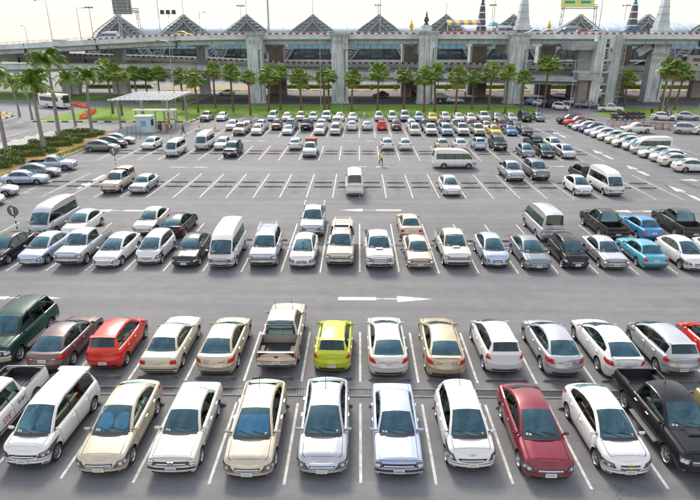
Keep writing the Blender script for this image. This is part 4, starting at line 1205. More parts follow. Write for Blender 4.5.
M_BLACKS = pbr('weathered slate spire', (.10, .11, .12), .7, var=.6, vscale=1.2)
zd = up_at(20)[1] - .55
spire(521, 136.2, height(30, 136), 9.8, 2.3, 'tall white four-sided spire on top of the fourth front pillar', M_CONCL, M_GOLD)
spire(657.5, 141, height(33, 141), 10.5, 2.4, 'tall white spire at far right standing on its pillar', M_CONCL, M_BLACKS)
spire(480, 148, zd, 10.2, 1.9, 'grey and white ornamental spire beside the striped awning', M_BLACKS, M_BLACKS, tiers=5)
spire(628, 152, zd, 10.8, 1.9, 'dark patterned spire rising behind the blue awning', M_BLACKS, M_TEALP, tiers=6)
def finial(px, d, z0, h, label, mat):
    X = xat(px, d, z0); t = thing('finial', label, 'finial', (X, d, z0))
    mb = MB(); mb.box((0, 0, h * .14), (h * .5, h * .5, h * .28), 0); mb.box((0, 0, h * .30), (h * .38, h * .38, h * .06), 0); mb.build('pedestal', M_CONCL, t)
    mb = MB(); mb.lathe([(h * .10, h * .33), (h * .13, h * .38), (h * .06, h * .44), (h * .14, h * .54), (h * .10, h * .66), (h * .04, h * .74), (h * .05, h * .80), (.01, h)], 12, 'z'); mb.build('urn', mat, t, smooth=50)
finial(425.8, 136, height(34, 136) + .4, 4.6, 'dark urn finial on top of the third front pillar', M_BLACKS)
finial(411, 152, zd, 4.4, 'small golden finial on a white pedestal, left of the urn pillar', M_GOLD)
finial(547, 152, zd, 4.2, 'small golden finial between the white spire and the road sign', M_GOLD)

# awning, umbrella and blue cover on the viaduct
t = thing('awning', 'yellow and grey striped awning over the red barriers on the viaduct', 'awning', (xat(463, 142, zd), 142, zd))
for mat, ph, nm in ((pbr('yellow awning cloth', (.75, .48, .08), .8), 0, 'yellow_panel'), (pbr('grey awning cloth', (.20, .22, .30), .8), 1, 'grey_panel')):
    for k in range(ph, 8, 2):
        mb = MB(); x0 = -4.0 + k; mb.quadpts([(x0, 0, 3.0), (x0 + .99, 0, 3.0), (x0 + .99, 1.9, 3.7), (x0, 1.9, 3.7)]); mb.quadpts([(x0, -.01, 2.5), (x0 + .99, -.01, 2.5), (x0 + .99, 0, 3.0), (x0, 0, 3.0)]); mb.build(nm, mat, t)
for x in (-3.9, 0, 3.9): mb = MB(); mb.box((x, .1, 1.5), (.1, .1, 3.0), 0); mb.build('post', M_WSTEEL, t)
t = thing('parasol', 'teal parasol standing on the viaduct beside the grey spire', 'parasol', (xat(491.5, 142, zd), 142, zd))
mb = MB(); mb.lathe([(.05, 0), (.05, 3.2)], 6, 'z'); mb.build('pole', M_WSTEEL, t)
mb = MB(); mb.lathe([(2.1, 2.3), (1.1, 2.9), (.05, 3.3)], 10, 'z'); mb.build('canopy', M_TEALP, t)
t = thing('pop_up_tent', 'blue rounded tent cover on the viaduct near the patterned spire', 'tent', (xat(627, 143, zd), 143, zd))
mb = MB(); mb.grid([[(2.4 * math.cos(a) * f, -1.5 + 3 * j / 4, .7 + 1.3 * math.sin(a)) for a in [PI * i / 8 for i in range(9)]] for j, f in enumerate((.95, 1, 1, 1, .95))]); mb.build('cover', pbr('blue tarpaulin', (.02, .17, .42), .6), t)
for x in (-2.2, 2.2): mb = MB(); mb.box((x, -1.4, .35), (.08, .08, .9), 0); mb.build('leg', M_STEEL, t)
mb = MB()
for k in range(9): mb.box((xat(446, 140, zd) + k * 1.25, 138.2, up_at(20)[1] + .1), (1.15, .25, .8), 0, taper=.8)
o = tag(mb.build('plastic_barrier_row', pbr('faded red plastic', (.65, .12, .10), .6)), 'row of faded red plastic barriers beneath the striped awning', 'barriers'); 

# sign gantries
M_SIGNG = pbr('sign back grey', (.16, .18, .18), .6, var=.3)
M_SIGNY = pbr('yellow sign face', (.60, .66, .22), .5)
M_SIGNT = pbr('green sign lettering', (.02, .30, .20), .5)
def truss_tube(mb, a, b, w, n, r=.09):
    a, b = Vector(a), Vector(b); d = (b - a); up_ = Vector((0, 0, 1)) if abs(d.normalized().z) < .8 else Vector((1, 0, 0))
    s_ = d.cross(up_).normalized() * w / 2; q = up_ * w / 2
    for o_ in (s_, -s_): mb.tube([a + o_, b + o_], r, 4)
    for k in range(n):
        p = a + d * (k / n); p2 = a + d * ((k + 1) / n)
        mb.tube([p + s_, p2 - s_] if k % 2 else [p - s_, p2 + s_], r * .6, 4)
def gantry(px0, px1, d, ytop, label, sign, boards, back):
    xa, xb = xat(px0, d, zd), xat(px1, d, zd); zt = height(ytop, d)
    t = thing('sign_gantry', label, 'road sign', ((xa + xb) / 2, d, zd - .2)); h = zt - zd; hw = (xb - xa) / 2
    for sg in (-1, 1):
        mb = MB(); truss_tube(mb, (sg * hw, 0, 0), (sg * (hw - .5), 0, h), 1.5, 8, .11); mb.build('lattice_post', M_STEEL, t)
    mb = MB(); truss_tube(mb, (-hw, 0, h), (hw, 0, h), .9, 8, .12)
    mb.tube([(-hw, .5, h - .4), (hw, .5, h - .4)], .12, 4); mb.tube([(-hw, .5, h + .5), (hw, .5, h + .5)], .12, 4); mb.build('cross_truss', M_STEEL, t)
    for (cx, cz, w_, h_) in boards:
        mb = MB(); mb.box((cx, -.7, h + cz), (w_, .15, h_), 0); bd = mb.build('sign_board', sign, t)
        mb = MB()
        if not back:
            for r_ in (-1, 1):
                for s2 in (-1, 1):
                    mb.box((cx + s2 * w_ * .24, -.80, h + cz + h_ * .02 - r_ * h_ * .2), (w_ * .30, .05, h_ * .16), 0)
                mb.box((cx + r_ * w_ * .24, -.80, h + cz + h_ * .34), (w_ * .10, .05, h_ * .12), 0)
            mb.build('lettering', M_SIGNT, bd)
        else:
            for k in range(5): mb.box((cx, -.80, h + cz - h_ * .4 + k * h_ * .2), (w_ * .96, .06, .12), 0)
            for k in (-1, 1): mb.box((cx + k * w_ * .3, -.82, h + cz), (.16, .08, h_ * .95), 0)
            mb.build('stiffener', M_STEEL, bd)
gantry(119.5, 140.5, 152, 9.5, 'steel gantry with the grey back of a road sign, at left', M_SIGNG, [(-1.1, 1.2, 4.8, 4.2)], True)
gantry(557, 592, 150, 6, 'steel gantry holding a yellow green road sign, at right', M_SIGNY, [(-.9, 1.6, 8.2, 3.4)], False)

# ------------------------------------------------------------------ terminal building
TD = 232.0
M_MEMB = pbr('white roof membrane', (.50, .57, .61), .6, var=.12, vscale=.05)
M_TGLASS = pbr('dark facade glass', (.015, .05, .07), .08, spec=.8, var=.5, vscale=.12)
M_TBLUE = pbr('pale blue facade glass', (.20, .48, .64), .25, spec=.8, var=.25, vscale=.3)
M_TRUSS = pbr('grey painted truss', (.36, .39, .40), .5, metal=.2)
term = thing('airport_terminal', 'long airport terminal with white membrane roof, glass walls and lattice arches', 'building', (0, TD, 0))
def tz(py): return height(py, TD)
XA, XB = xat(70, TD, 15), xat(760, TD, 15)
TP = [112, 180, 244.5, 312, 379, 447, 515, 583, 651, 719]
TX = [xat(p, TD, 24) for p in TP]
# roof: one membrane bay between neighbouring arches
for i in range(len(TX) - 1):
    a, b = TX[i], TX[i + 1]
    mb = MB(); rows = []
    for k in range(9):
        u = k / 8; x = lerp(a, b, u); sag = math.sin(PI * u)
        rows.append([(x, 7, height(36, TD + 7)), (x, 7.5, height(31.5, TD + 7.5)), (x, 12, height(26, TD + 12) - .3 * sag), (x, 24, height(20.5, TD + 24) - .9 * sag), (x, 44, height(17.5, TD + 44) - 1.2 * sag), (x, 60, height(17.3, TD + 60) - .8 * sag), (x, 66, tz(34))])
    mb.grid(rows); mb.build('roof_membrane', M_MEMB, term, smooth=60)
    mb = MB()
    for k in range(1, 4):
        x = lerp(a, b, k / 4)
        mb.tube([(x, 7.0, height(31.5, TD + 7)), (x, 11.8, height(25.8, TD + 12)), (x, 24, height(20.2, TD + 24))], .14, 4)
    mb.build('roof_rib', M_WSTEEL, term)
mb = MB(); mb.box(((XA + XB) / 2, 36, tz(60) / 2), (XB - XA, 58, tz(60)), 0); mb.build('base_storey', M_CONCB, term)
mb = MB(); mb.box(((XA + XB) / 2, 36.5, (tz(42) + tz(60)) / 2), (XB - XA - 1, 56, tz(40) - tz(60)), 0); mb.build('dark_glass_wall', M_TGLASS, term)
pane = MB(); pane.box((0, 0, 0), (2.55, .12, tz(42) - tz(49)), 0); pane_me = pane.mesh('glass_pane', M_TBLUE)
x = XA + 2; n_ = 0
while x < XB:
    o = link('glass_pane', pane_me, term, (x, 8.2, (tz(42) + tz(49)) / 2)); x += 2.7; n_ += 1
mb = MB(); x = XA + .65
while x < XB: mb.box((x, 8.2, (tz(40) + tz(60)) / 2), (.10, .26, tz(40) - tz(60)), 0); x += 2.7
mb.box(((XA + XB) / 2, 8.1, tz(49.3)), (XB - XA, .3, .2), 0)
mb.build('mullions', M_DSTEEL, term)
mb = MB(); mb.box(((XA + XB) / 2, 6, tz(61)), (XB - XA, 5, .6), 0); mb.build('fascia', M_CONC, term)
# interior floors glimpsed behind the glass
for k in range(40):
    xx_ = XA + 6 + k * 5.5
    mb = MB(); mb.box((xx_, 8.02, tz(rnd.uniform(52, 57))), (rnd.uniform(1.5, 4.5), .1, rnd.uniform(.5, 1.3)), 0)
    mb.build('shopfront_panel', pbr('dim shopfront', (.10, .17, .15), .5, var=.5, vscale=.2), term)
def arch_curve(sx, w, u):
    """u 0 apex .. 1 foot"""
    yq = 14 + 46 * u; x = sx * w / 30 * curve([(14, .3), (17, 3.2), (20, 6.4), (26, 13.4), (33, 20.5), (43, 24), (52, 27), (60, 30)], yq)
    return Vector((x, 3.2 - 2.0 * math.sin(PI * min(1, u * .9)), tz(yq)))
for i, X in enumerate(TX):
    half = MB()
    for sx, w in ((-1, 14.2), (1, 13.4)):
        mb = MB()
        n = 16
        outer, inner, back = [], [], []
        for k in range(n + 1):
            u = k / n
            p = arch_curve(sx, w, u); thick = .5 + 3.4 * math.sin(PI * min(.85, u * .7 + .12))
            outer.append(p + Vector((X, 0, 0)))
            q = p - Vector((sx * thick * .95, 0, thick * .40)); q.x = max(0, q.x * sx) * sx
            inner.append(q + Vector((X, 0, 0)))
            back.append((p + q) / 2 + Vector((X, 2.2, .4)))
        mb.tube(outer, .23, 5); mb.tube(inner, .20, 5); mb.tube(back, .16, 5)
        for k in range(n):
            mb.tube([outer[k], inner[k + 1]], .10, 3, caps=False); mb.tube([inner[k], outer[k + 1]], .10, 3, caps=False)
            mb.tube([outer[k], back[k + 1]], .08, 3, caps=False); mb.tube([inner[k], back[k + 1]], .08, 3, caps=False)
        mb.build('lattice_arch', M_TRUSS, term)
    # glazed gable under the apex
    gb_ = MB(); rows = []
    for k in range(9):
        u = .04 + k / 8 * .55
        pl_, pr_ = arch_curve(-1, 14.2, u), arch_curve(1, 13.4, u)
        rows.append([(X + lerp(pl_.x, pr_.x, j / 6), 4.6, pl_.z) for j in range(7)])
    gb_.grid(rows); gb_.build('gable_glass', pbr('grey gable glass', (.10, .15, .18), .2, spec=.7, var=.3, vscale=.3), term)
    mb = MB()
    for f in (-.6, -.3, 0, .3, .6):
        pe = arch_curve(1 if f > 0 else -1, 12, .6)
        mb.tube([(X, 4.3, tz(14.5)), (X + f * 9.5, 4.3, pe.z)], .12, 4)
    for k in (2, 4, 6):
        u = .04 + k / 8 * .55; pl_, pr_ = arch_curve(-1, 14.0, u), arch_curve(1, 13.2, u); mb.tube([(X + pl_.x, 4.3, pl_.z), (X + pr_.x, 4.3, pr_.z)], .10, 4)
    mb.build('gable_frame', M_TRUSS, term)
    mb = MB(); h = [4.5, 5.5, 5.8, 6.5, 4, 4.2, 0, 0, 0, 0][i]
    if h: mb.tube([(X, 3.2, tz(14)), (X, 3.2, tz(14) + h)], .10, 4); mb.build('mast', M_STEEL, term)

# ------------------------------------------------------------------ lamp posts and masts
def lamp(px, d, z0, ytop, label, arms=(1,), cat='street lamp', r=.11, arm=2.2, name='lamp_post'):
    X = xat(px, d, z0); h = height(ytop, d) - z0
    t = thing(name, label, cat, (X, d, z0), 0)
    mb = MB(); mb.tube([(0, 0, 0), (0, 0, h * .5), (0, 0, h)], [r, r * .8, r * .55], 7); mb.build('pole', M_STEEL, t)
    mb = MB(); mb.box((0, 0, .2), (r * 4, r * 4, .4), 0); mb.build('base', M_CONC, t)
    for sg in arms:
        mb = MB(); mb.tube([(0, 0, h - .2), (sg * arm * .5, 0, h + .1), (sg * arm, 0, h + .1)], r * .4, 5); mb.build('arm', M_STEEL, t)
        mb = MB(); mb.box((sg * (arm + .35), 0, h + .08), (.8, .28, .14), 0, taper=.7); mb.build('lamp_head', M_DSTEEL, t)
    return t
def mast(px, d, z0, ytop, label, n=6, rr=1.2):
    X = xat(px, d, z0); h = height(ytop, d) - z0
    t = thing('floodlight_mast', label, 'floodlight mast', (X, d, z0))
    mb = MB(); mb.tube([(0, 0, 0), (0, 0, h)], [.22, .12], 7); mb.build('pole', M_STEEL, t)
    mb = MB(); mb.lathe([(rr * .5, h - .3), (rr * .7, h - .1), (rr * .5, h + .2)], 10, 'z'); mb.tube([(0, 0, h), (0, 0, h + .9)], .06, 4); mb.build('ring', M_STEEL, t)
    for k in range(n):
        a = 2 * PI * k / n; mb = MB(); mb.tube([(0, 0, h), (rr * math.cos(a), rr * math.sin(a), h)], .06, 4); mb.box((rr * math.cos(a), rr * math.sin(a), h - .1), (.65, .5, .4), 0, rz=a); mb.build('floodlight', M_DSTEEL, t)
lamp(51, 146, up_at(-80)[1] - .55, .5, 'tall lamp post leaning over the left end of the viaduct', (-1,))
lamp(28.5, 175, 9, 26, 'short distant lamp beyond the left end of the viaduct', (-1,), arm=.6)
lamp(80, 146, up_at(-68)[1] - .55, 8, 'lamp post with right-hand arm, left of the silver van on the viaduct', (1,), arm=1.4)
lamp(160, 146, zd, -12, 'very tall thin pole just right of the grey sign gantry', (1,), r=.12)
lamp(200.5, 146, zd, 12.5, 'lamp post on the viaduct between the first two terminal gables', (1,), arm=1.0)
lamp(269, 146, zd, -22, 'thick dark pole on the viaduct right of the first pillar', (1,), r=.3)
lamp(380, 150, zd, -22, 'tall thin pole behind the middle terminal gable', (1,), r=.12)
lamp(492, 146, zd, -14, 'thin pole passing behind the teal parasol', (-1,), r=.10)
lamp(596, 150, zd, -14, 'tall pole at the right end of the yellow sign gantry', (1,), r=.12)
mast(98, 250, 0, 7, 'floodlight mast behind the silver van on the viaduct', 6, 1.4)
mast(244.5, 300, 0, 5.5, 'flat topped floodlight mast above the second terminal gable', 8, 1.8)
mast(377, 290, 0, 5, 'floodlight mast above the middle terminal gable', 5, 1.5)
mast(487, 260, 0, 5, 'floodlight mast right of the grey spire', 6, 1.3)
mast(614, 270, 0, 5.5, 'floodlight mast left of the patterned spire', 6, 1.5)
# triple floodlight on the terminal roof
t = thing('floodlight_bar', 'bar of three floodlights above the leftmost terminal gable', 'floodlight', (xat(168.5, 225, 20), 225, 0))
mb = MB(); mb.tube([(0, 0, 0), (0, 0, height(13, 225))], .12, 5); mb.tube([(-3, 0, height(13, 225)), (3, 0, height(13, 225))], .1, 4); mb.build('pole', M_STEEL, t)
for k in (-1, 0, 1): mb = MB(); mb.box((k * 2.2, -.2, height(12, 225)), (1.4, .5, 1.5), 0); mb.build('floodlight', M_DSTEEL, t)
lamp(177, 103, 0, 41, 'tall lamp post beside the toll canopy at the edge of the lawn', (-1, 1), arm=1.6)
lamp(321.5, 112, .1, 36, 'thin lamp post on the lawn right of the first pillar', (1,), arm=.8, r=.09)
lamp(342, 118, .1, 62, 'short pole on the lawn before the second pillar', (), r=.07)
lamp(567.5, 110, .0, 60, 'pole with cross arm at the exit road near the shaded cars', (-1, 1), arm=2.0, r=.1)
lamp(536, 118, .1, 80, 'thin green pole beside the tall right palm', (), r=.07)
lamp(659, 111, .1, 78, 'pale pole standing at the edge of the right lawn', (), r=.09)
lamp(695, 112, .1, 60, 'pole at the far right edge of the lawn', (1,), r=.09)

# ------------------------------------------------------------------ palms
def fan_crown(seed, rad=2.45, dense=78):
    r = random.Random(seed); mb = MB()
    for k in range(dense):
        az = r.uniform(0, 2 * PI); el = math.asin(r.uniform(-.72, 1.0)); L = rad * r.uniform(.62, .95) * (1.0 if el > -.2 else .85)
        d = Vector((math.cos(az) * math.cos(el), math.sin(az) * math.cos(el), math.sin(el)))
        base = Vector((0, 0, 0)); hub = d * L * .55 + Vector((0, 0, -.12 * L * .3))
        side = d.cross(Vector((0, 0, 1)));
        if side.length < .1: side = Vector((1, 0, 0))
        side.normalize(); upv = side.cross(d).normalized()
        m = 0 if r.random() < .72 else 1
        if el < -.45: m = 2 if r.random() < .6 else 0
        mb.tube([base, hub], .035, 3, m, caps=False)
        nb = 11; spread = R(r.uniform(62, 85)); fl = L * r.uniform(.42, .58)
        tw = r.uniform(-.35, .35)
        s2 = (side * math.cos(tw) + upv * math.sin(tw)); u2 = s2.cross(d).normalized()
        for j in range(nb):
            a = lerp(-spread, spread, j / (nb - 1)); a2 = spread / nb * .92
            def dirn(a_): return (d * math.cos(a_) + s2 * math.sin(a_))
            tip = hub + dirn(a) * fl * (1 - .18 * abs(a)) + Vector((0, 0, -fl * r.uniform(.10, .34)))
            mid0 = hub + dirn(a - a2) * fl * .62; mid1 = hub + dirn(a + a2) * fl * .62
            cm = hub + dirn(a) * fl * .60 + u2 * .05
            i0, i1, i2, i3, i4 = mb.vert(hub), mb.vert(mid0), mb.vert(tip), mb.vert(mid1), mb.vert(cm)
            mb.face((i0, i1, i4), m); mb.face((i0, i4, i3), m); mb.face((i1, i2, i4), m); mb.face((i4, i2, i3), m)
    me = bpy.data.meshes.new('fan_crown'); me.from_pydata(mb.v, [], mb.f)
    for x in (M_LEAF, M_LEAFY, M_LEAFD): me.materials.append(x)
    me.polygons.foreach_set('material_index', mb.m); me.update()
    return me
def trunk_mesh(h, r0, r1, mat, seed, lean=0.0, rings=True, boots=False):
    r = random.Random(seed); mb = MB(); n = max(8, int(h * 2.4)); rows = []
    for k in range(n + 1):
        u = k / n; z = h * u
        rad = lerp(r0, r1, u) * (1.25 if k == 0 else 1) * (1 + (.05 if rings and k % 2 else 0)) + r.uniform(-.008, .008)
        cx_ = lean * u * u + .06 * math.sin(u * 4 + seed)
        rows.append([(cx_ + rad * math.cos(2 * PI * j / 9), rad * math.sin(2 * PI * j / 9), z) for j in range(9)])
    mb.grid(rows, 0, close=True)
    if boots:
        for k in range(16):
            a = r.uniform(0, 2 * PI); z = h - r.uniform(.1, 1.2)
            mb.box((lean + math.cos(a) * r1 * 1.2, math.sin(a) * r1 * 1.2, z), (.16, .10, .34), 0, rz=a, ry=R(25))
    return mb.mesh('trunk', mat, smooth=50), lean + .06 * math.sin(4 + seed)
crowns = [fan_crown(11), fan_crown(12, 2.55), fan_crown(13, 2.35, 70), fan_crown(14, 2.5, 84)]
fan = [(183, 110.5, 68, 'leftmost of the fan palms behind the toll canopy'), (198, 113, 69.5, 'second fan palm of the lawn row, left of the first pillar'), (215.5, 108.5, 61.5, 'tall bushy fan palm two trees left of the first pillar'),
       (233.5, 111.5, 63.5, 'fan palm just left of the first pillar'), (251, 115.5, 69.5, 'short fan palm growing in front of the first pillar'), (269.5, 112, 66, 'fan palm just right of the first pillar'),
       (281, 110.5, 63, 'taller fan palm of the close pair right of the first pillar'), (301.5, 113, 68, 'lone fan palm midway between the first two pillars'), (325, 111, 67, 'left fan palm of the touching pair before the second pillar'),
       (329.5, 109.5, 68, 'right thin fan palm of the touching pair before the second pillar'), (352.5, 112, 68.5, 'fan palm immediately right of the second pillar'), (378, 112, 62.5, 'tall fan palm midway between second and third pillar'),
       (404, 111, 66.5, 'fan palm left of the third pillar'), (424, 112.5, 67, 'shorter fan palm in front of the third pillar'), (434.5, 112, 62, 'taller fan palm overlapping the right edge of the third pillar'),
       (455.5, 113, 67.5, 'first fan palm right of the third pillar'), (472, 110, 69.5, 'small fan palm midway between third and fourth pillar'), (488.5, 110, 63, 'wide fan palm left of the fourth pillar'),
       (505, 113, 63, 'fan palm touching the left edge of the spire pillar'), (520.5, 108, 69.5, 'small fan palm right of the spire pillar'), (543, 107.5, 54.5, 'largest fan palm, standing alone at the right end of the lawn'),
       (622.5, 106.5, 69, 'lone small fan palm right of the twin shafts'), (657.5, 111, 57, 'leaning fan palm, left of the group of three at far right'), (663.5, 111.5, 60, 'middle palm of the group of three at far right'),
       (672, 110, 64, 'right palm of the group of three at far right'), (112, 114.5, 60, 'first fan palm left of the toll canopy, tall with brown trunk'), (121, 118, 61.5, 'fan palm rising through the left end of the toll canopy'),
       (137, 104, 65, 'fan palm behind the toll canopy, third from left of that group'), (148, 103, 66.5, 'slim fan palm behind the middle of the toll canopy'), (160, 103, 66, 'fan palm behind the right part of the toll canopy')]
KCR = {}
for i, (px, by, ty, lab) in enumerate(fan):
    X, Y = ground(px, by)
    r = random.Random(i)
    if i == 26: X, Y = ground(121, 116)
    h = height(ty, Y); sc = 1.2 if i not in (20, 22) else 1.42
    if i in (4, 9, 16, 19): sc = 1.02
    if i in (25, 26): sc = 1.35
    cz = h - 1.75 * sc
    t = thing('fan_palm', 'fan palm, ' + lab.replace('fan palm', 'tree') if not lab.count('palm') else lab, 'palm tree', (X, Y, .08), 0, 'fan palms growing on the lawn')
    lean = r.uniform(-.25, .25) if i not in (22, 23, 24) else (1.0, .9, 1.0)[i - 22] * .6
    me, lx = trunk_mesh(cz, .24, .17, M_BARK, i, lean, boots=True)
    link('trunk', me, t)
    c = link('crown', crowns[i % 4], t, (lx, 0, cz), r.uniform(0, 6)); c.scale = (sc * r.uniform(.92, 1.08), sc * r.uniform(.92, 1.08), sc * r.uniform(.95, 1.1))

def frond_mesh(seed, L=4.1, droop=1.0, mat=(M_FEATH, M_LEAFY)):
    r = random.Random(seed); mb = MB(); n = 26
    pts = []
    for k in range(n + 1):
        u = k / n
        a = R(50) - R(105) * droop * u ** 1.7
        if not pts: pts.append(Vector((0, 0, 0)))
        else: pts.append(pts[-1] + Vector((math.cos(a), 0, math.sin(a))) * (L / n))
    mb.tube(pts, [lerp(.05, .012, k / n) for k in range(n + 1)], 4, 0, caps=False)
    for k in range(2, n + 1):
        u = k / n; ll = .80 * math.sin(PI * min(1, u * .80 + .16)) + .12
        for sg in (-1, 1):
            for rep in range(2):
                a = r.uniform(.5, .85); p = pts[k].lerp(pts[k - 1], rep / 2)
                d = (pts[k] - pts[k - 1]).normalized()
                out = Vector((0, sg, 0)) * math.cos(a * .5) + d * .75 + Vector((0, 0, -.05 - r.uniform(0, .4)))
                out.normalize(); mid = p + out * ll * .55 + Vector((0, 0, .05)); tip = p + out * ll + Vector((0, 0, -ll * .38))
                w = d * .050
                i0, i1, i2, i3, i4 = [mb.vert(q) for q in (p - w * .6, p + w * .6, mid + w, tip, mid - w)]
                mm_ = 1 if r.random() < .35 else 0; mb.face((i0, i1, i2, i4), mm_); mb.face((i4, i2, i3), mm_)
    me = bpy.data.meshes.new('frond'); me.from_pydata(mb.v, [], mb.f)
    for x in mat: me.materials.append(x)
    me.polygons.foreach_set('material_index', mb.m); me.update()
    return me
fronds = [frond_mesh(1), frond_mesh(2, 4.4, 1.12), frond_mesh(3, 3.9, .85), frond_mesh(4, 4.1, 1.3)]
fr_light = [frond_mesh(5, 3.3, .75, (M_LEAFY, M_FEATH)), frond_mesh(6, 3.5, 1.0, (M_LEAFY, M_FEATH))]
fr_dead = frond_mesh(7, 2.8, 1.9, (M_LEAFD, M_LEAFD))
feather = [(43, 153, 91, 1.0, .1, 'large feather palm with pale trunk, second from left in the planting bed', 24),
           (92, 136.5, 83, .92, .3, 'feather palm at the right end of the planting bed beside the parked dark cars', 22),
           (58.5, 137.5, 66, 1.0, .1, 'tallest dark feather palm behind the planting bed, left of the bus', 28),
           (5, 156, 84, .95, 0, 'feather palm cut by the left edge of the picture, grey trunk', 22),
           (17.5, 118, 88, .80, -.3, 'small feather palm on the dry roundabout island', 15),
           (30, 121, 82, .78, .1, 'small feather palm between the bus and the large left palm', 15),
           (74, 127, 84, .80, -.1, 'small feather palm behind the planting bed, right of the bus', 15),
           (-3, 130, 79, .85, .2, 'feather palm at the left edge, behind the nearest one', 16),
           (-12, 140, 84, .95, -.3, 'feather palm at the left margin, only its right fronds in view', 15)]
for i, (px, by, cy, sc, lean, lab, nf) in enumerate(feather):
    X, Y = ground(px, by); h = height(cy, Y)
    t = thing('feather_palm', lab, 'palm tree', (X, Y, .1), 0, 'feather palms at the left side')
    me, lx = trunk_mesh(h - .3, .30 * sc, .17 * sc, M_BARKG, 40 + i, lean, rings=False); link('trunk', me, t)
    mb = MB(); mb.lathe([(.17 * sc, h - .35), (.20 * sc, h + .1), (.12 * sc, h + .7), (.03, h + .95)], 9, 'z', (lx, 0, 0)); mb.build('crownshaft', M_LEAFY, t, smooth=50)
    r = random.Random(70 + i)
    for k in range(nf):
        az = 2 * PI * k / nf * 2.4 + r.uniform(-.25, .25); tilt = r.uniform(-.75, .0) if k > nf // 2 else r.uniform(-.1, .7)
        me = r.choice(fronds) if r.random() < .78 else r.choice(fr_light)
        if i == 2: me = r.choice(fronds)
        dead = k >= nf - 2 and i in (0, 1)
        if dead: me = fr_dead; tilt = -.4
        o = link('frond', me, t, (lx, 0, h + .45 * sc)); o.rotation_euler = (0, -tilt, az); q_ = sc * .86 * r.uniform(.88, 1.06); o.scale = (q_, q_, q_)

# ------------------------------------------------------------------ hedges in the planting bed
M_HEDGE = [pbr('hedge leaf dark', (.07, .13, .02), .6, var=.4), pbr('hedge leaf light', (.20, .28, .03), .6, var=.4), pbr('hedge twig', (.16, .10, .05), .9)]
M_REDSH = [pbr('red shrub leaf', (.22, .045, .02), .6, var=.4), pbr('brown shrub leaf', (.25, .12, .04), .6, var=.4), M_HEDGE[2]]
def hedge(cx, cy, L, W, h, rz, label, mats, name='hedge', n=None, group=None, cat='hedge'):
    t = thing(name, label, cat, (cx, cy, .1), rz, group)
    mb = MB(); r = random.Random(int(cx * 31 + cy * 17))
    mb.box((0, 0, h * .42), (L * .9, W * .78, h * .84), 0, taper=.9)
    nn = n or int(L * W * 170)
    for k in range(nn):
        f = r.random()
        if f < .55: p = Vector((r.uniform(-L / 2, L / 2), r.uniform(-W / 2, W / 2), h * r.uniform(.88, 1.12)))
        elif f < .9: p = Vector((r.uniform(-L / 2, L / 2), r.choice((-1, 1)) * W / 2 * r.uniform(.8, 1.05), h * r.uniform(.05, 1)))
        else: p = Vector((r.choice((-1, 1)) * L / 2 * r.uniform(.92, 1.02), r.uniform(-W / 2, W / 2), h * r.uniform(.05, 1)))
        p.z += .05 * math.sin(p.x * 3) * h
        s_ = r.uniform(.06, .13)
        a = Vector((r.gauss(0, 1), r.gauss(0, 1), r.gauss(0, .6))).normalized() * s_; b = a.cross(Vector((r.gauss(0, 1), r.gauss(0, 1), r.gauss(0, 1)))).normalized() * s_ * .7
        mb.quadpts([p - a, p - b, p + a, p + b], 0 if r.random() < .6 else 1)
    me = bpy.data.meshes.new('foliage'); me.from_pydata(mb.v, [], mb.f)
    for x in mats: me.materials.append(x)
    me.polygons.foreach_set('material_index', mb.m); me.update()
    link('foliage', me, t)
    return t
ords = ['nearest', 'second', 'third', 'fourth', 'fifth', 'sixth', 'seventh', 'eighth', 'ninth', 'tenth', 'eleventh', 'twelfth']
for k in range(12):
    y = 46.5 + k * 3.65
    hedge(-42.0 + (k % 2) * .4, y, 4.2, 1.1, .62, R(-32 if k % 2 else 30), 'low clipped green hedge on the lot side of the planting bed, %s from the camera' % ords[k], M_HEDGE, group='clipped hedges on the lot side')
    if k % 2 == 0 or k > 6:
        hedge(-44.9 - (k % 3) * .2, y + 1.3, 3.8, 1.1, .55, R(32 if k % 2 else -30), 'low clipped green hedge on the pavement side of the planting bed, %s from the camera' % ords[k], M_HEDGE, group='clipped hedges on the pavement side')
    hedge(-43.4, y + 2.2, 2.6, 1.0, .30, R(12), 'patch of reddish low shrubs between the clipped hedges, %s from the camera' % ords[k], M_REDSH, 'shrub_patch', group='reddish shrub patches', cat='shrubs')
for k, (px, py, L_) in enumerate(((590, 86, 34), (470, 87, 40), (380, 88, 26), (300, 88, 30), (660, 86, 40), (120, 92, 24))):
    X = xat(px, 181); hedge(X, 180, L_, 1.6, 1.3, 0, 'long clipped hedge on the dry verge beyond the underpass, %s' % ['under the twin shafts', 'between third and fourth pillar', 'right of the second pillar', 'left of the second pillar', 'at far right', 'at far left'][k], M_HEDGE, n=1500, group='hedges beyond the underpass')
mb_ = None
for k, px in enumerate((300, 308, 326, 336, 372, 396, 404, 446, 455, 640, 648)):
    X = xat(px, 176); t = thing('cone_shrub', 'small clipped cone shrub on the verge beyond the underpass, %s from the left' % (ords + ['twelfth'])[k].replace('nearest', 'first'), 'shrub', (X, 176, .1), 0, 'cone shrubs on the far verge')
    mb = MB(); r = random.Random(k)
    mb.lathe([(.55, 0), (.6, .3), (.35, 1.0), (.02, 1.7)], 8, 'z')
    for q in range(160):
        u = r.random(); a = r.uniform(0, 2 * PI); rad = .62 * (1 - u) + .05; p = Vector((math.cos(a) * rad, math.sin(a) * rad, u * 1.65 + .05)); v1 = Vector((r.gauss(0, 1), r.gauss(0, 1), r.gauss(0, 1))).normalized() * .12; v2 = v1.cross(p).normalized() * .09
        mb.quadpts([p - v1, p - v2, p + v1, p + v2], r.randint(0, 1))
    me = bpy.data.meshes.new('foliage'); me.from_pydata(mb.v, [], mb.f); [me.materials.append(x) for x in M_HEDGE]; me.polygons.foreach_set('material_index', mb.m); link('foliage', me, t)

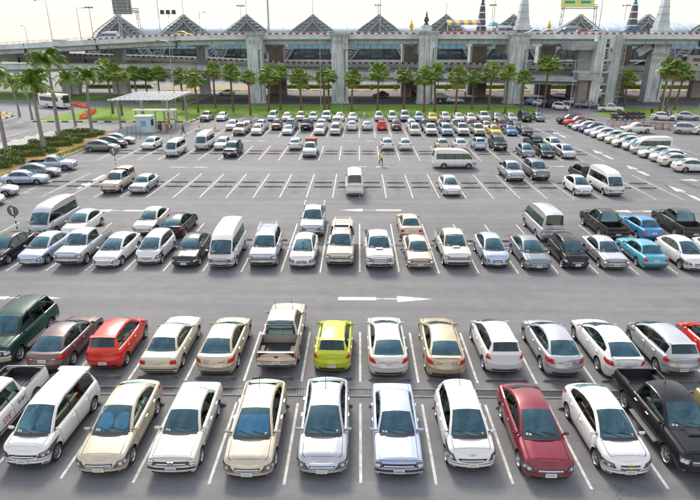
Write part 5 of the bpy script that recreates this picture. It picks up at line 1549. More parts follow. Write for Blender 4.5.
# ------------------------------------------------------------------ toll point
t = thing('toll_booth', 'small white toll booth with a blue tinted window under a flat roof', 'booth', (-34.6, 89.6, 0))
mb = MB()
for (x, y, sx_, sy_) in ((-1.05, -.9, .12, .12), (1.05, -.9, .12, .12), (-1.05, .9, .12, .12), (1.05, .9, .12, .12)): mb.box((x, y, 1.25), (sx_, sy_, 2.5), 0)
mb.box((0, -.9, .5), (2.0, .1, 1.0), 0); mb.box((0, .9, 1.25), (2.0, .1, 2.5), 0); mb.box((0, -.9, 2.2), (2.0, .1, .6), 0); mb.box((-.7, -.9, 1.45), (.6, .1, .9), 0); mb.box((.78, -.9, 1.45), (.44, .1, .9), 0)
for sx_ in (-1.05, 1.05): mb.box((sx_, 0, .5), (.1, 1.7, 1.0), 0); mb.box((sx_, 0, 2.25), (.1, 1.7, .5), 0); mb.box((sx_, -.6, 1.5), (.1, .5, 1.0), 0)
mb.build('wall', pbr('pale blue panel', (.50, .64, .72), .5), t)
mb = MB(); mb.box((0, 0, 2.6), (2.7, 2.4, .14), 0, taper=.95); mb.build('roof', M_WHT, t)
mb = MB(); mb.box((.08, -.9, 1.45), (.94, .04, .88), 0); mb.build('window', M_TBLUE, t)
for sx_ in (-1.05, 1.05): mb = MB(); mb.box((sx_, .3, 1.5), (.04, 1.2, .96), 0); mb.build('window', M_GLASSD, t)
mb = MB(); mb.box((0, 0, .08), (3.6, 3.2, .18), 0); mb.build('plinth', M_KERB, t)
t = thing('entrance_canopy', 'wide white slatted canopy roof on steel columns over the toll lanes', 'canopy', (-36.2, 98.6, 0))
zc = 4.9
mb = MB(); sl_i = 0
slat = MB(); slat.box((0, 0, 0), (.46, 13.0, .04), 0); slat_me = slat.mesh('roof_panel', pbr('white corrugated roofing', (.62, .68, .72), .4, var=.3, vscale=.6))
for k in range(13):
    o = link('roof_panel', slat_me, t, (-5.0 + .83 * k, 0, zc + .012 * k)); o.rotation_euler = (R(1.5), R(-6), 0)
for k in range(6): mb = MB(); mb.box((0, -6 + 2.4 * k, zc - .12), (10.6, .10, .14), 0); mb.build('purlin', M_WSTEEL, t)
for x in (-4.2, 0, 4.2):
    for y in (-5.0, 5.0):
        mb = MB(); mb.box((x, y, zc / 2 - .1), (.28, .28, zc - .1), 0); mb.tube([(x, y, zc - 1.4), (x + 1.3, y, zc)], .06, 4); mb.tube([(x, y, zc - 1.4), (x - 1.3, y, zc)], .06, 4); mb.build('column', M_STEEL, t)
for x in (-4.4, 0, 4.4):
    mb = MB(); truss_tube(mb, (x, -6.4, zc - .30), (x, 6.4, zc - .15), .35, 16, .06); mb.build('roof_truss', M_STEEL, t)
t = thing('lane_roof', 'low flat white roof strip behind the toll booth', 'canopy', (-33.8, 92.4, 0))
mb = MB(); mb.box((0, 0, 3.2), (7.0, 1.8, .16), 0); mb.build('roof', M_WHT, t)
for x in (-3.2, 0, 3.2): mb = MB(); mb.box((x, 0, 1.56), (.16, .16, 3.12), 0); mb.build('column', M_STEEL, t)
t = thing('boom_gate', 'raised red and white barrier arm with its orange cabinet', 'barrier', (-31.9, 92, 0))
mb = MB(); mb.box((0, 0, .55), (.45, .5, 1.1), 0); mb.build('cabinet', M_ORANGE, t)
for k in range(6): mb = MB(); mb.box((.10 + k * .12, -.3, 1.25 + k * .42), (.08, .05, .44), 0, ry=R(16)); mb.build('arm_segment', M_RED if k % 2 else M_WHT, t)
t = thing('ticket_machine', 'dark ticket machine between the toll booth and the barrier', 'machine', (-32.9, 91.4, 0))
mb = MB(); mb.box((0, 0, .75), (.5, .5, 1.5), 0, taper=.9); mb.build('cabinet', M_DSTEEL, t); mb = MB(); mb.box((0, -.26, 1.15), (.3, .04, .3), 0); mb.build('display', M_TBLUE, t)
t = thing('notice_board', 'white notice board on two posts near the lawn corner', 'sign', ground(173.5, 119.5) + (0,))
mb = MB(); mb.box((0, 0, 1.25), (1.1, .1, 1.6), 0); mb.build('panel', M_WHT, t)
for x in (-.45, .45): mb = MB(); mb.box((x, .06, .5), (.08, .08, 1.0), 0); mb.build('post', M_STEEL, t)
for k in range(9):
    x, y = ground(125 + (k % 5) * 4.3, 138.6 - (k // 5) * 4.5)
    t = thing('steel_rack', 'grey steel hoop rack left of the toll booth, %s, %s from left' % ('front line' if k < 5 else 'back line', ['first', 'second', 'third', 'fourth', 'fifth'][k % 5]), 'rack', (x, y, 0), .2, 'steel racks beside the toll booth')
    mb = MB(); mb.tube([(-.35, 0, 0), (-.35, 0, 1.1), (.35, 0, 1.1), (.35, 0, 0)], .05, 5); mb.build('hoop', M_STEEL, t); mb = MB(); mb.tube([(-.35, 0, .5), (.35, 0, .5)], .04, 5); mb.tube([(0, 0, 0), (0, .3, 1.1)], .04, 5); mb.build('cross_bar', M_STEEL, t)
def cone(px, py, label):
    x, y = ground(px, py); t = thing('traffic_cone', label, 'traffic cone', (x, y, 0))
    mb = MB(); mb.box((0, 0, .02), (.42, .42, .04), 0); mb.lathe([(.16, .04), (.11, .28)], 10, 'z'); mb.lathe([(.075, .46), (.03, .72), (.001, .73)], 10, 'z'); mb.build('body', M_ORANGE, t)
    mb = MB(); mb.lathe([(.11, .28), (.075, .46)], 10, 'z'); mb.build('white_band', M_WHT, t)
cone(198.8, 127.4, 'left of two orange cones near the walking man in dark clothes')
cone(215, 129, 'right of two orange cones, behind the white vans')
t = thing('hydrant', 'small white capped post at the kerb in the empty bay', 'bollard', ground(364.6, 117.4) + (.1,))
mb = MB(); mb.lathe([(.12, 0), (.12, .6), (.16, .62), (.14, .8), (.001, .88)], 10, 'z'); mb.build('body', M_WHT, t)
def bar_block(x, y, rz, label, mat=M_ORANGE, grp='orange barrier blocks'):
    o = thing('barrier_block', label, 'barrier', (x, y, 0), rz, grp)
    mb = MB(); mb.box((0, 0, .16), (1.9, .62, .32), 0); mb.box((0, 0, .62), (1.86, .34, .62), 0, taper=.86); mb.build('body', mat, o)
    mb = MB(); mb.box((0, 0, .55), (1.0, .36, .16), 0); mb.build('white_band', M_WHT, o)
for k in range(4):
    x, y = ground(72 + k * 3.7, 105.5 + k * .9); bar_block(x, y, R(-20), 'orange water filled barrier beside the bus, %s of four' % ['first', 'second', 'third', 'last'][k])
for k in range(4):
    x, y = ground(83 + k * 2.6, 119.6 - k * 2.0); bar_block(x, y, R(58), 'orange water filled barrier at the left tip of the lawn, %s of four' % ['first', 'second', 'third', 'last'][k])
# crowd barriers at the right
cb = MB()
for z in (.15, 1.05): cb.tube([(-1.1, 0, z), (1.1, 0, z)], .035, 4, 0)
for x in (-1.1, 1.1): cb.tube([(x, 0, 0), (x, 0, 1.05)], .035, 4, 0); cb.box((x, 0, .03), (.08, .6, .05), 0)
for k in range(9): cb.tube([(-.9 + k * .225, 0, .15), (-.9 + k * .225, 0, 1.05)], .03, 4, k % 2)
cb_me = cb.mesh('crowd_barrier', [M_REDF, M_STEEL])
for k in range(10):
    x, y = ground(612 + k * 6.4 + (4 if k > 1 else 0), 126.2 + k * .4)
    tag(link('crowd_barrier', cb_me, None, (x, y + rnd.uniform(-.3, .3), 0), rnd.uniform(-.15, .15)), 'red and white crowd barrier behind the parked row, %s from the left' % ords[k].replace('nearest', 'first'), 'barrier', 'red and white crowd barriers')

# round arrow signs
M_SIGND = pbr('dark grey sign disc', (.11, .12, .14), .5)
def round_sign(px, py, h, label, rd=.33, striped=True):
    x, y = ground(px, py)
    t = thing('arrow_sign', label, 'sign', (x, y, 0), R(rnd.uniform(-8, 8)), 'round arrow signs on poles')
    n = 8
    for k in range(n): mb = MB(); mb.lathe([(.045, h * k / n), (.045, h * (k + 1) / n)], 8, 'z'); mb.build('pole_band', (M_TRIM if k % 2 else M_WHT) if striped else M_STEEL, t)
    mb = MB(); mb.lathe([(.001, -.03), (rd, -.03), (rd, .03), (.001, .03)], 24, 'y', (0, -.06, h + rd * .8)); mb.build('disc', M_SIGND, t)
    mb = MB(); z = h + rd * .8
    mb.box((0, -.105, z - .05 * rd), (rd * .22, .02, rd * 1.1), 0); mb.face([mb.vert(p) for p in ((-rd * .42, -.118, z + rd * .25), (0, -.118, z + rd * .75), (rd * .1, -.118, z + rd * .75), (rd * .1, -.118, z + rd * .35))]); mb.build('arrow', M_WHT, t)
round_sign(17.5, 239, 1.75, 'round grey arrow sign on a striped pole at the left edge, the nearest one', .42)
round_sign(116, 172, 1.9, 'round grey arrow sign on a striped pole behind the silver canopied pickup', .45)
round_sign(171, 139.5, 1.5, 'small round grey arrow sign between the white sedan and the van near the toll booth', .45)
round_sign(663.5, 131, 2.6, 'round grey sign on a plain pole at the red and white barriers', .5, False)
round_sign(587, 118, 2.4, 'round grey sign on a plain pole behind the red pickup', .5, False)

# ------------------------------------------------------------------ people
M_SKIN = pbr('skin', (.36, .20, .13), .6)
M_HAIR = pbr('black hair', (.015, .012, .01), .6)
def person(px, py, label, shirt, trousers, heading, stride=.32, h=1.70, arm=.25, z0=0):
    x, y = ground(px, py)
    t = thing('person', label, 'person', (x, y, z0), heading)
    s_ = h / 1.7
    J = {'pel': (0, 0, .92), 'sp': (0.01, 0, 1.12), 'ch': (.02, 0, 1.32), 'nk': (.02, 0, 1.46), 'hd': (.05, 0, 1.60), 'tp': (.05, 0, 1.69)}
    V = []; E_ = []; Rr = []; M_ = []
    def add(p, r_, par=None):
        V.append(Vector(p) * s_); Rr.append(r_ * s_)
        if par is not None: E_.append((par, len(V) - 1))
        return len(V) - 1
    pel = add(J['pel'], .135); sp = add(J['sp'], .125, pel); ch = add(J['ch'], .15, sp); nk = add(J['nk'], .06, ch); hd = add(J['hd'], .095, nk); tp = add(J['tp'], .075, hd)
    for sg, st in ((1, stride), (-1, -stride)):
        hip = add((0, sg * .10, .86), .095, pel); kn = add((st * .55 + .03, sg * .10, .49), .065, hip); an = add((st - (.10 if st < 0 else 0), sg * .10, .09 + (.05 if st < 0 else 0)), .042, kn); add((st + .13 - (.10 if st < 0 else 0), sg * .11, .035 + (.02 if st < 0 else 0)), .04, an)
        sh = add((.01, sg * .18, 1.38), .062, ch); el = add((-st * .5 * arm / .25 - .02, sg * .24, 1.10), .045, sh); wr_ = add((-st * .9 * arm / .25 + .05, sg * .23, .86), .033, el)
        pa = add((-st * .9 * arm / .25 + .07, sg * .23, .78), .034, wr_)
        for q in range(4): fb = add((-st * .9 * arm / .25 + .05 + q * .018, sg * (.225), .70 - .01 * (q in (1, 2))), .009, pa)
        add((-st * .9 * arm / .25 + .11, sg * .215, .75), .010, pa)
    me = bpy.data.meshes.new('body'); me.from_pydata([tuple(v) for v in V], E_, []); o = link('body', me, t)
    md = o.modifiers.new('skin', 'SKIN')
    for i, sv in enumerate(me.skin_vertices[0].data): sv.radius = (Rr[i], Rr[i]); sv.use_root = (i == 0)
    ss = o.modifiers.new('sub', 'SUBSURF'); ss.levels = ss.render_levels = 1
    dg = bpy.context.evaluated_depsgraph_get(); ev = o.evaluated_get(dg); nm = bpy.data.meshes.new_from_object(ev)
    o.modifiers.clear(); o.data = nm; nm.materials.clear()
    for m in (shirt, trousers, M_SKIN, M_TRIM): nm.materials.append(m)
    for p in nm.polygons:
        c = p.center / s_
        p.material_index = 2 if c.z > 1.43 else 3 if c.z < .09 else 2 if (abs(c.y) > .17 and c.z < .98) else 0 if (c.z > .93 or abs(c.y) > .19) else 1
        p.use_smooth = True
    mb = MB(); mb.lathe([(.001, .105), (.06, .09), (.098, .03), (.10, -.03), (.085, -.06)], 12, 'z', (.035, 0, 1.625)); mb.v = [(a * s_, b * s_, c * s_) for a, b, c in mb.v]; mb.build('hair', M_HAIR, t, smooth=60)
    mb = MB(); mb.box((.145, 0, 1.60), (.03, .025, .05), 0); mb.box((.135, 0, 1.555), (.02, .05, .012), 0); mb.v = [(a * s_, b * s_, c * s_) for a, b, c in mb.v]; mb.build('nose_and_mouth', M_SKIN, t)
    mb = MB()
    for sg in (-1, 1): mb.box((.135, sg * .035, 1.625), (.02, .022, .012), 0)
    mb.v = [(a * s_, b * s_, c * s_) for a, b, c in mb.v]; mb.build('eyes', M_HAIR, t)
    return t, s_
M_DKCL = pbr('dark cloth', (.03, .035, .05), .85); M_DKTR = pbr('charcoal trousers', (.04, .04, .045), .85)
t, s_ = person(381.5, 165.2, 'parking guard in a yellow safety vest and dark trousers walking across the aisle', M_DKCL, M_DKTR, R(-75), .25)
mb = MB(); rows = []
for z, a, b in ((.90, .175, .205), (1.1, .165, .20), (1.3, .175, .215), (1.44, .12, .19)): rows.append([(a * math.cos(q) + .01, b * math.sin(q), z) for q in [2 * PI * k / 14 for k in range(14)]])
mb.grid(rows, 0, close=True); mb.build('safety_vest', pbr('yellow safety vest', (.80, .75, .02), .6), t, smooth=60)
mb = MB()
for z in (1.02, 1.2): mb.grid([[(.172 * math.cos(q) + .01, .212 * math.sin(q), z + dz) for q in [2 * PI * k / 14 for k in range(14)]] for dz in (0, .05)], 0, close=True)
mb.build('reflective_band', M_WHT, t)
person(183.5, 136.3, 'man in dark clothes striding past the toll booth towards the lawn', M_DKCL, M_DKTR, R(15), .38)
person(649, 116, 'person in black standing at the right lawn beside the motorcycles', pbr('black cloth', (.015, .015, .017), .9), M_DKTR, R(-120), .06)
person(465, 97.5, 'person in grey standing in the shade behind the third pillar', pbr('grey cloth', (.09, .09, .09), .9), M_DKTR, R(-60), .08, z0=0)

# ------------------------------------------------------------------ motorcycles
def motorcycle(x, y, rz, body_mat, label, grp):
    t = thing('motorcycle', label, 'motorcycle', (x, y, 0), rz, grp)
    for xx_ in (-.62, .62):
        mb = MB(); mb.lathe([(.24, -.05), (.30, -.045), (.30, .045), (.24, .05), (.24, -.05)], 16, 'y', (xx_, 0, .30)); mb.lathe([(.06, -.03), (.06, .03)], 8, 'y', (xx_, 0, .30))
        for k in range(5): a = k * 2 * PI / 5; mb.tube([(xx_, 0, .3), (xx_ + .25 * math.cos(a), 0, .3 + .25 * math.sin(a))], .015, 3)
        mb.build('wheel', M_TYRE, t)
    mb = MB(); mb.tube([(.62, 0, .3), (.42, 0, .85), (.38, 0, 1.0)], .04, 5); mb.tube([(-.62, 0, .3), (-.2, 0, .42), (.1, 0, .4)], .05, 5); mb.box((0, 0, .38), (.42, .24, .28), 0); mb.tube([(-.05, -.16, .28), (-.75, -.17, .33)], .045, 6); mb.build('frame_and_engine', M_DSTEEL, t)
    mb = MB(); mb.box((-.45, 0, .64), (.62, .22, .2), 0, taper=.8); mb.box((.36, 0, .66), (.16, .34, .5), 0, ry=R(-22), taper=.8); mb.box((.02, 0, .52), (.5, .16, .16), 0); mb.box((.66, 0, .62), (.36, .12, .06), 0); mb.build('bodywork', body_mat, t)
    mb = MB(); mb.box((-.35, 0, .77), (.72, .25, .09), 0, taper=.85); mb.build('seat', M_TRIM, t)
    mb = MB(); mb.tube([(.30, -.34, .98), (.38, -.1, 1.0), (.38, .1, 1.0), (.30, .34, .98)], .02, 5)
    for sg in (-1, 1): mb.tube([(.36, sg * .22, 1.0), (.36, sg * .27, 1.17)], .01, 3); mb.box((.36, sg * .29, 1.2), (.02, .11, .07), 0)
    mb.build('handlebar', M_DSTEEL, t)
    mb = MB(); mb.lathe([(.001, .07), (.07, .04), (.07, 0)], 8, 'x', (.44, 0, .88)); mb.build('headlight', M_LAMP, t)
mcol = [pbr('motorcycle red', (.4, .02, .02), .3, coat=.5), pbr('motorcycle blue', (.02, .08, .35), .3, coat=.5), pbr('motorcycle black', (.02, .02, .02), .3, coat=.5), pbr('motorcycle white', (.6, .6, .6), .3, coat=.5)]
mn = ['red', 'blue', 'black', 'white']
for k in range(12):
    x, y = ground(613 + (k % 6) * 5.2, 119.3 - (k // 6) * 3.5); c = [2, 3, 2, 1, 0, 2, 3, 2, 0, 2, 1, 2][k]
    motorcycle(x, y, R(-60 + rnd.uniform(-12, 12)), mcol[c], '%s motorcycle in the %s line beside the right lawn, %s from the left' % (mn[c], 'front' if k < 6 else 'back', ords[k % 6].replace('nearest', 'first')), 'motorcycles parked beside the right lawn')
for k in range(5):
    x, y = ground(430 + k * 4.6, 103); c = [3, 0, 3, 2, 3][k]
    motorcycle(x, y - 1.5, R(-80 + rnd.uniform(-12, 12)), mcol[c], '%s motorcycle in the shade right of the third pillar, %s from the left' % (mn[c], ords[k].replace('nearest', 'first')), 'motorcycles in the shade by the third pillar')

# ------------------------------------------------------------------ buses
def bus(x, y, z, rz, label, L=11.5):
    t = thing('bus', label, 'bus', (x, y, z), rz)
    W_, H_ = 2.5, 3.05; h = L / 2
    mb = MB(); prof = [(.45, .96), (.9, 1.0), (1.5, 1.0), (2.5, .97), (2.9, .90), (H_, .72)]
    xs_ = [(-h, .90), (-h + .12, .98), (-h + .6, 1), (0, 1), (h - .7, 1), (h - .2, .98), (h, .88)]
    rows = []
    for xx_, s_ in xs_:
        rows.append([(xx_, -W_ / 2 * f * s_, zz) for zz, f in prof] + [(xx_, W_ / 2 * f * s_, zz) for zz, f in prof[::-1]])
    ids = mb.grid(rows); mb.face(ids[0]); mb.face(ids[-1][::-1]); mb.box((0, 0, .42), (L - .6, 2.2, .2), 1); mb.build('body', [M_WHT, M_TRIM], t, smooth=40)
    n = 7
    for sg in (-1, 1):
        for k in range(n):
            x0 = -h + .7 + k * (L - 2.2) / n; mb = MB(); mb.box((x0 + (L - 2.2) / n / 2, sg * (W_ / 2 - .005), 2.0), ((L - 2.2) / n - .08, .05, .9), 0); mb.build('side_window', M_GLASSD, t)
    mb = MB(); mb.box((h - .02, 0, 1.95), (.10, 2.15, 1.35), 0); mb.build('windscreen', M_GLASSD, t)
    mb = MB(); mb.box((h - .01, 0, 2.76), (.10, 1.7, .26), 0); mb.build('destination_display', pbr('dim red display', (.35, .05, .03), .5), t)
    mb = MB(); mb.box((-h + .02, 0, 2.1), (.1, 2.0, .9), 0); mb.build('rear_window', M_GLASSD, t)
    for sg in (-1, 1):
        mb = MB(); mb.box((h + .01, sg * .9, .85), (.1, .4, .2), 0); mb.build('headlight', M_LAMP, t)
        mb = MB(); mb.tube([(h - .1, sg * 1.2, 2.6), (h + .3, sg * 1.4, 2.5)], .04, 4); mb.box((h + .3, sg * 1.42, 2.25), (.08, .22, .45), 0); mb.build('wing_mirror', M_TRIM, t)
        for xx_ in (h - 2.6, -h + 3.0):
            mb = MB(); mb.lathe([(.22, .13), (.30, .15), (.46, .15), (.5, .1), (.5, -.1), (.46, -.15), (.3, -.15)], 20, 'y', (xx_, sg * (W_ / 2 - .14), .5)); wo = mb.build('wheel', M_TYRE, t, smooth=40)
            mb = MB(); mb.lathe([(.30, .14), (.24, .06), (.10, .12), (.001, .13)], 14, 'y', (0, 0, 0)); mb.v = [(a + xx_, sg * b + sg * (W_ / 2 - .13), c + .5) for a, b, c in mb.v]; mb.build('rim', M_RIM, wo, smooth=40)
    return t
g_ = ground(62, 110); bus(g_[0] - 3.4, g_[1] + 3.5, 0, R(-30), 'white city bus turning on the approach road beside orange barriers', 9)
zl = lo_at(60)[1] - 1.2
bus(xat(700, 156, zl), 155, lo_at(xat(700, 154, zl))[1] - .55, PI, 'white coach driving on the lower viaduct at far right', 12)

# ------------------------------------------------------------------ car fleet
PROTO = {}
CATS = dict(sedan='car', saloon='car', compact='car', boxy='car', hatch='car', monohatch='car', minivan='minivan', suv='SUV', pickup='pickup truck', pickup_long='pickup truck', pickup_canopy='pickup truck', pickup_cover='pickup truck', pickup_long_canopy='pickup truck', van='van', lowvan='van', wagon='car')
NAMES = dict(sedan='parked_sedan', saloon='parked_sedan', compact='parked_sedan', boxy='parked_sedan', hatch='parked_hatchback', monohatch='parked_hatchback', minivan='parked_minivan', suv='parked_suv', pickup='parked_pickup', pickup_long='parked_pickup', pickup_canopy='parked_pickup', pickup_cover='parked_pickup', pickup_long_canopy='parked_pickup', van='parked_van', lowvan='parked_van', wagon='parked_estate_car')
PAINTED = {'body', 'hood', 'boot_lid', 'door', 'door_handle', 'wing_mirror', 'canopy'}
def spawn(kind, col, x, y, heading, label, group=None, lod=0, z=0.0):
    key = (kind, lod)
    if key not in PROTO:
        root = build_vehicle(kind, lod); PROTO[key] = root; first = True
    else:
        root = copy_tree(PROTO[key])
    root.name = NAMES[kind]
    KIDS[root.name] = KIDS.get(root.name) or []
    root.location = (x, y, z); root.rotation_euler = (0, 0, heading)
    tag(root, label, CATS[kind], group)
    pm = paint(col)
    def rec(o):
        for c in o.children if False else []: pass
    stack = FAM(root)
    for o in stack:
        base = o.name.split('.')[0]
        if base in PAINTED and o.type == 'MESH' and o.data.materials and o.data.materials[0].name.startswith('car paint'):
            o.material_slots[0].link = 'OBJECT'; o.material_slots[0].material = pm
    return root
FAMS = {}
def FAM(root):
    out = []; st_ = [root]
    while st_:
        o = st_.pop(); out.append(o); st_ += KIDSID.get(o.as_pointer(), [])
    return out
KIDSID = {}
def reg(o):
    for ob in [o] + list(o.children_recursive): KIDSID[ob.as_pointer()] = list(ob.children)
def copy_tree(o, parent=None):
    c = o.copy(); COL.objects.link(c)
    if parent: c.parent = parent
    KIDSID[c.as_pointer()] = [copy_tree(k, c) for k in KIDSID.get(o.as_pointer(), [])]
    return c
def col_x(n): return X0 + PIT * (n + .5)
NOSE, TAIL = -PI / 2, PI / 2
# row tables: (column or x, kind, paint, what it looks like, heading, dx, dy)
def row(rows, yc, phrase, group, lod=0, toward=True):
    items = []
    for it in rows:
        n, kind, col, desc, hd = it[:5]; dx = it[5] if len(it) > 5 else 0; dy = it[6] if len(it) > 6 else 0
        items.append((col_x(n) + dx if isinstance(n, int) else n, yc + dy, kind, col, desc, hd))
    items.sort(key=lambda i: i[0]); out = []
    N = len(items)
    for k, (x, y, kind, col, desc, hd) in enumerate(items):
        place = place_of(k, N)
        lab = '%s, %s in the %s' % (desc, place, phrase)
        if len(lab.split()) > 16: print('LONG', lab)
        h = hd + R(rnd.uniform(-1.6, 1.6)); 
        jy = .28 if yc > 30 else .12
        out.append(spawn(kind, col, x + rnd.uniform(-.07, .07), y + rnd.uniform(-jy, jy), h, lab, group, lod))
        if lod: q_ = rnd.uniform(.95, 1.02); out[-1].scale = (q_, rnd.uniform(.97, 1.03), q_ * rnd.uniform(.96, 1.04))
    return out
def extra(root, name, mb, mats, smooth=None):
    return mb.build(name, mats, root, smooth=smooth)
A, B_ = NOSE, TAIL
r1 = row([(-6, 'pickup', 'white', 'white work pickup with lettering on its door', A, 0, .3), (-5, 'minivan', 'white', 'white minivan', A), (-4, 'sedan', 'champagne', 'champagne sedan with round sunshades in its windscreen', A),
     (-3, 'boxy', 'pearl', 'old low white saloon with twin headlights', A), (-2, 'saloon', 'champagne', 'gold sedan with bright blue sunshade', A), (-1, 'saloon', 'silver', 'silver white sedan with wide chrome grille', A),
     (0, 'boxy', 'bluesilver', 'old pale blue silver sedan', A), (1, 'hatch', 'white', 'white small hatchback with oval headlights', A), (2, 'sedan', 'maroon', 'maroon sedan', A),
     (3, 'compact', 'white', 'white sedan with gold cross badge on the grille', A), (4, 'pickup', 'black', 'black double cab pickup with empty bed', A, 0, .35), (5, 'suv', 'olive', 'olive gold car cut by the picture edge', A, .1, -.6)], 16.42, 'nearest row', 'cars parked in the nearest row')
r2 = row([(-7, 'suv', 'green', 'dark green off-roader with beige lower trim facing the camera', A, -.1, .6), (-6, 'sedan', 'brown_grey', 'brown grey sedan showing its tail', B_), (-5, 'hatch', 'red', 'bright red hatchback with roof spoiler', B_), (-4, 'boxy', 'cream', 'old cream sedan', B_),
     (-3, 'sedan', 'champagne', 'champagne sedan with curved tail lamps', B_), (-2, 'pickup', 'beige', 'beige double cab pickup with empty black bed', B_, .05, .6), (-1, 'hatch', 'lime', 'lime yellow small hatchback', B_), (0, 'saloon', 'pearl', 'off-white sedan with its tail towards the camera', B_),
     (1, 'saloon', 'gold', 'gold sedan with red corner lamps', B_), (2, 'monohatch', 'white', 'white rounded hatchback', B_), (3, 'compact', 'silver', 'silver sedan with red tail lamps', B_), (4, 'saloon', 'white', 'white sedan showing its tail', B_),
     (5, 'monohatch', 'silver', 'silver tall hatchback', B_), (6, 'hatch', 'red', 'red car cut by the right picture edge', B_)], 22.2, 'second row', 'cars parked in the second row')
r3 = row([(-10, 'sedan', 'black', 'black sedan facing the camera', A), (-9, 'sedan', 'bluesilver', 'pale silver sedan', A), (-8, 'pickup_cover', 'silver', 'silver pickup with black bed cover', A, 0, .3), (-7, 'saloon', 'white', 'white sedan with wide low grille', A),
     (-6, 'monohatch', 'white', 'white rounded hatchback', A), (-5, 'sedan', 'charcoal', 'charcoal black sedan', A), (-4, 'van', 'white', 'white high roof van', A, -.1, .1), (-3, 'suv', 'silver', 'silver SUV with white roof basket', A),
     (-2, 'compact', 'white', 'white sedan with silver sunshade', A), (-1, 'pickup_canopy', 'beige', 'pale beige pickup with canopy and roof basket', A, 0, .3), (0, 'pickup', 'white', 'white pickup with chrome bull bar', A, 0, .3), (1, 'boxy', 'champagne', 'champagne old sedan', A),
     (2, 'pickup_cover', 'pearl', 'pearl white pickup with black covered bed', A, 0, .3), (3, 'compact', 'bluesilver', 'pale silver sedan', A), (4, 'sedan', 'slate', 'slate grey sedan', A), (5, 'hatch', 'black', 'black hatchback', A),
     (6, 'boxy', 'silver', 'silver old sedan', A), (7, 'boxy', 'teal', 'light teal sedan showing its tail', B_), (8, 'compact', 'white', 'white sedan', A), (9, 'sedan', 'white', 'white sedan cut by the picture edge', A)], 34.2, 'third row', 'cars parked in the third row')
r4 = row([(-10, 'van', 'silver', 'silver high roof van facing the camera', A, 0, .4), (-9, 'sedan', 'white', 'white sedan facing the camera', A), (-7, 'sedan', 'pearl', 'white sedan behind the white hatchback', A, 0, .4), (-6, 'saloon', 'black', 'black sedan showing its tail', B_, 0, -.3),
     (-2, 'pickup', 'silver', 'silver pickup with a boxy open bed', A, .1, .6), (1, 'boxy', 'beige', 'brown beige old sedan showing its tail', B_), (5, 'van', 'silver', 'silver van showing its tail and window', B_, .05, -.1),
     (7, 'pickup', 'black', 'black pickup with open bed', B_, -.2, .1), (8, 'boxy', 'skyblue', 'sky blue sedan showing its tail', B_), (9, 'pickup', 'charcoal', 'charcoal pickup cut by the picture edge', B_, .6, .2)], 40.0, 'fourth row', 'cars parked in the fourth row')
r5 = row([(-10, 'pickup_canopy', 'beige', 'pale beige pickup with canopy', A, -.1, .3), (-9, 'boxy', 'silver', 'silver old sedan', A), (-.35, 'van', 'white', 'white high roof van showing its tail', B_, 0, -.2), (3, 'sedan', 'white', 'white sedan facing the camera', A), (8, 'compact', 'white', 'white sedan with dark lower grille', A), (9, 'van', 'white', 'white high roof van facing the camera', A, .2, .4)],
    52.3, 'fifth row', 'cars parked in the fifth row')
r6 = row([(6, 'pickup', 'silver', 'silver pickup facing the camera', A), (7, 'suv', 'grey', 'dark grey SUV facing the camera', A, .3, .2), (9, 'hatch', 'charcoal', 'dark hatchback mostly hidden by the white van', B_)], 58.2, 'sixth row', 'cars parked in the sixth row')
r7 = row([(-10, 'lowvan', 'white', 'white van with low roof', A), (-7, 'suv', 'charcoal', 'black and silver SUV', A), (-3, 'pickup_long_canopy', 'white', 'white pickup with a rusty brown box behind', A), (8, 'compact', 'slate', 'slate grey sedan', A), (9, 'saloon', 'charcoal', 'charcoal sedan', A), (10, 'saloon', 'silver', 'silver sedan', A)], 70.3, 'seventh row', 'cars parked in the seventh row')
r8 = row([(-12, 'sedan', 'white', 'white sedan facing the camera', A, .1), (-9, 'van', 'white', 'white high roof van', A), (-8, 'sedan', 'white', 'white sedan half hidden by the dark SUV', A), (-4, 'sedan', 'white', 'white sedan showing its tail', B_), (1, 'compact', 'white', 'white sedan showing its tail, nearest the guard', B_), (2, 'sedan', 'white', 'white sedan showing its tail', B_),
     (4, 'boxy', 'beige', 'beige old sedan', B_), (5, 'sedan', 'white', 'white sedan with red lamps', B_), (6, 'hatch', 'bluesilver', 'pale silver hatchback', B_), (7, 'suv', 'charcoal', 'dark SUV facing the camera', A, .2, -.2), (9, 'pickup', 'black', 'black pickup with open bed', B_, .3), (10, 'sedan', 'white', 'white sedan', A, .4)], 75.4, 'eighth row', 'cars parked in the eighth row')
r9 = row([(-8, 'pickup', 'beige', 'pale beige pickup', A), (-7, 'sedan', 'white', 'white sedan', A), (-5, 'sedan', 'bluesilver', 'pale silver sedan', A), (-3, 'wagon', 'pearl', 'pearl white estate car', A), (-2, 'minivan', 'champagne', 'champagne minivan', A), (3, 'minivan', 'white', 'white minivan', A), (4, 'pickup', 'white', 'white pickup', A),
     (5, 'suv', 'bluesilver', 'silver blue SUV with dark nose', A), (6, 'pickup', 'white', 'white pickup with dark grille', A), (7, 'pickup', 'palegreen', 'pale green pickup', A), (8, 'sedan', 'yellow', 'bright yellow taxi', A), (9, 'sedan', 'blue', 'dark blue sedan', A, .1), (10, 'saloon', 'charcoal', 'black sedan with pale roof reflection', A)], 88.0, 'ninth row', 'cars parked in the ninth row', 1)
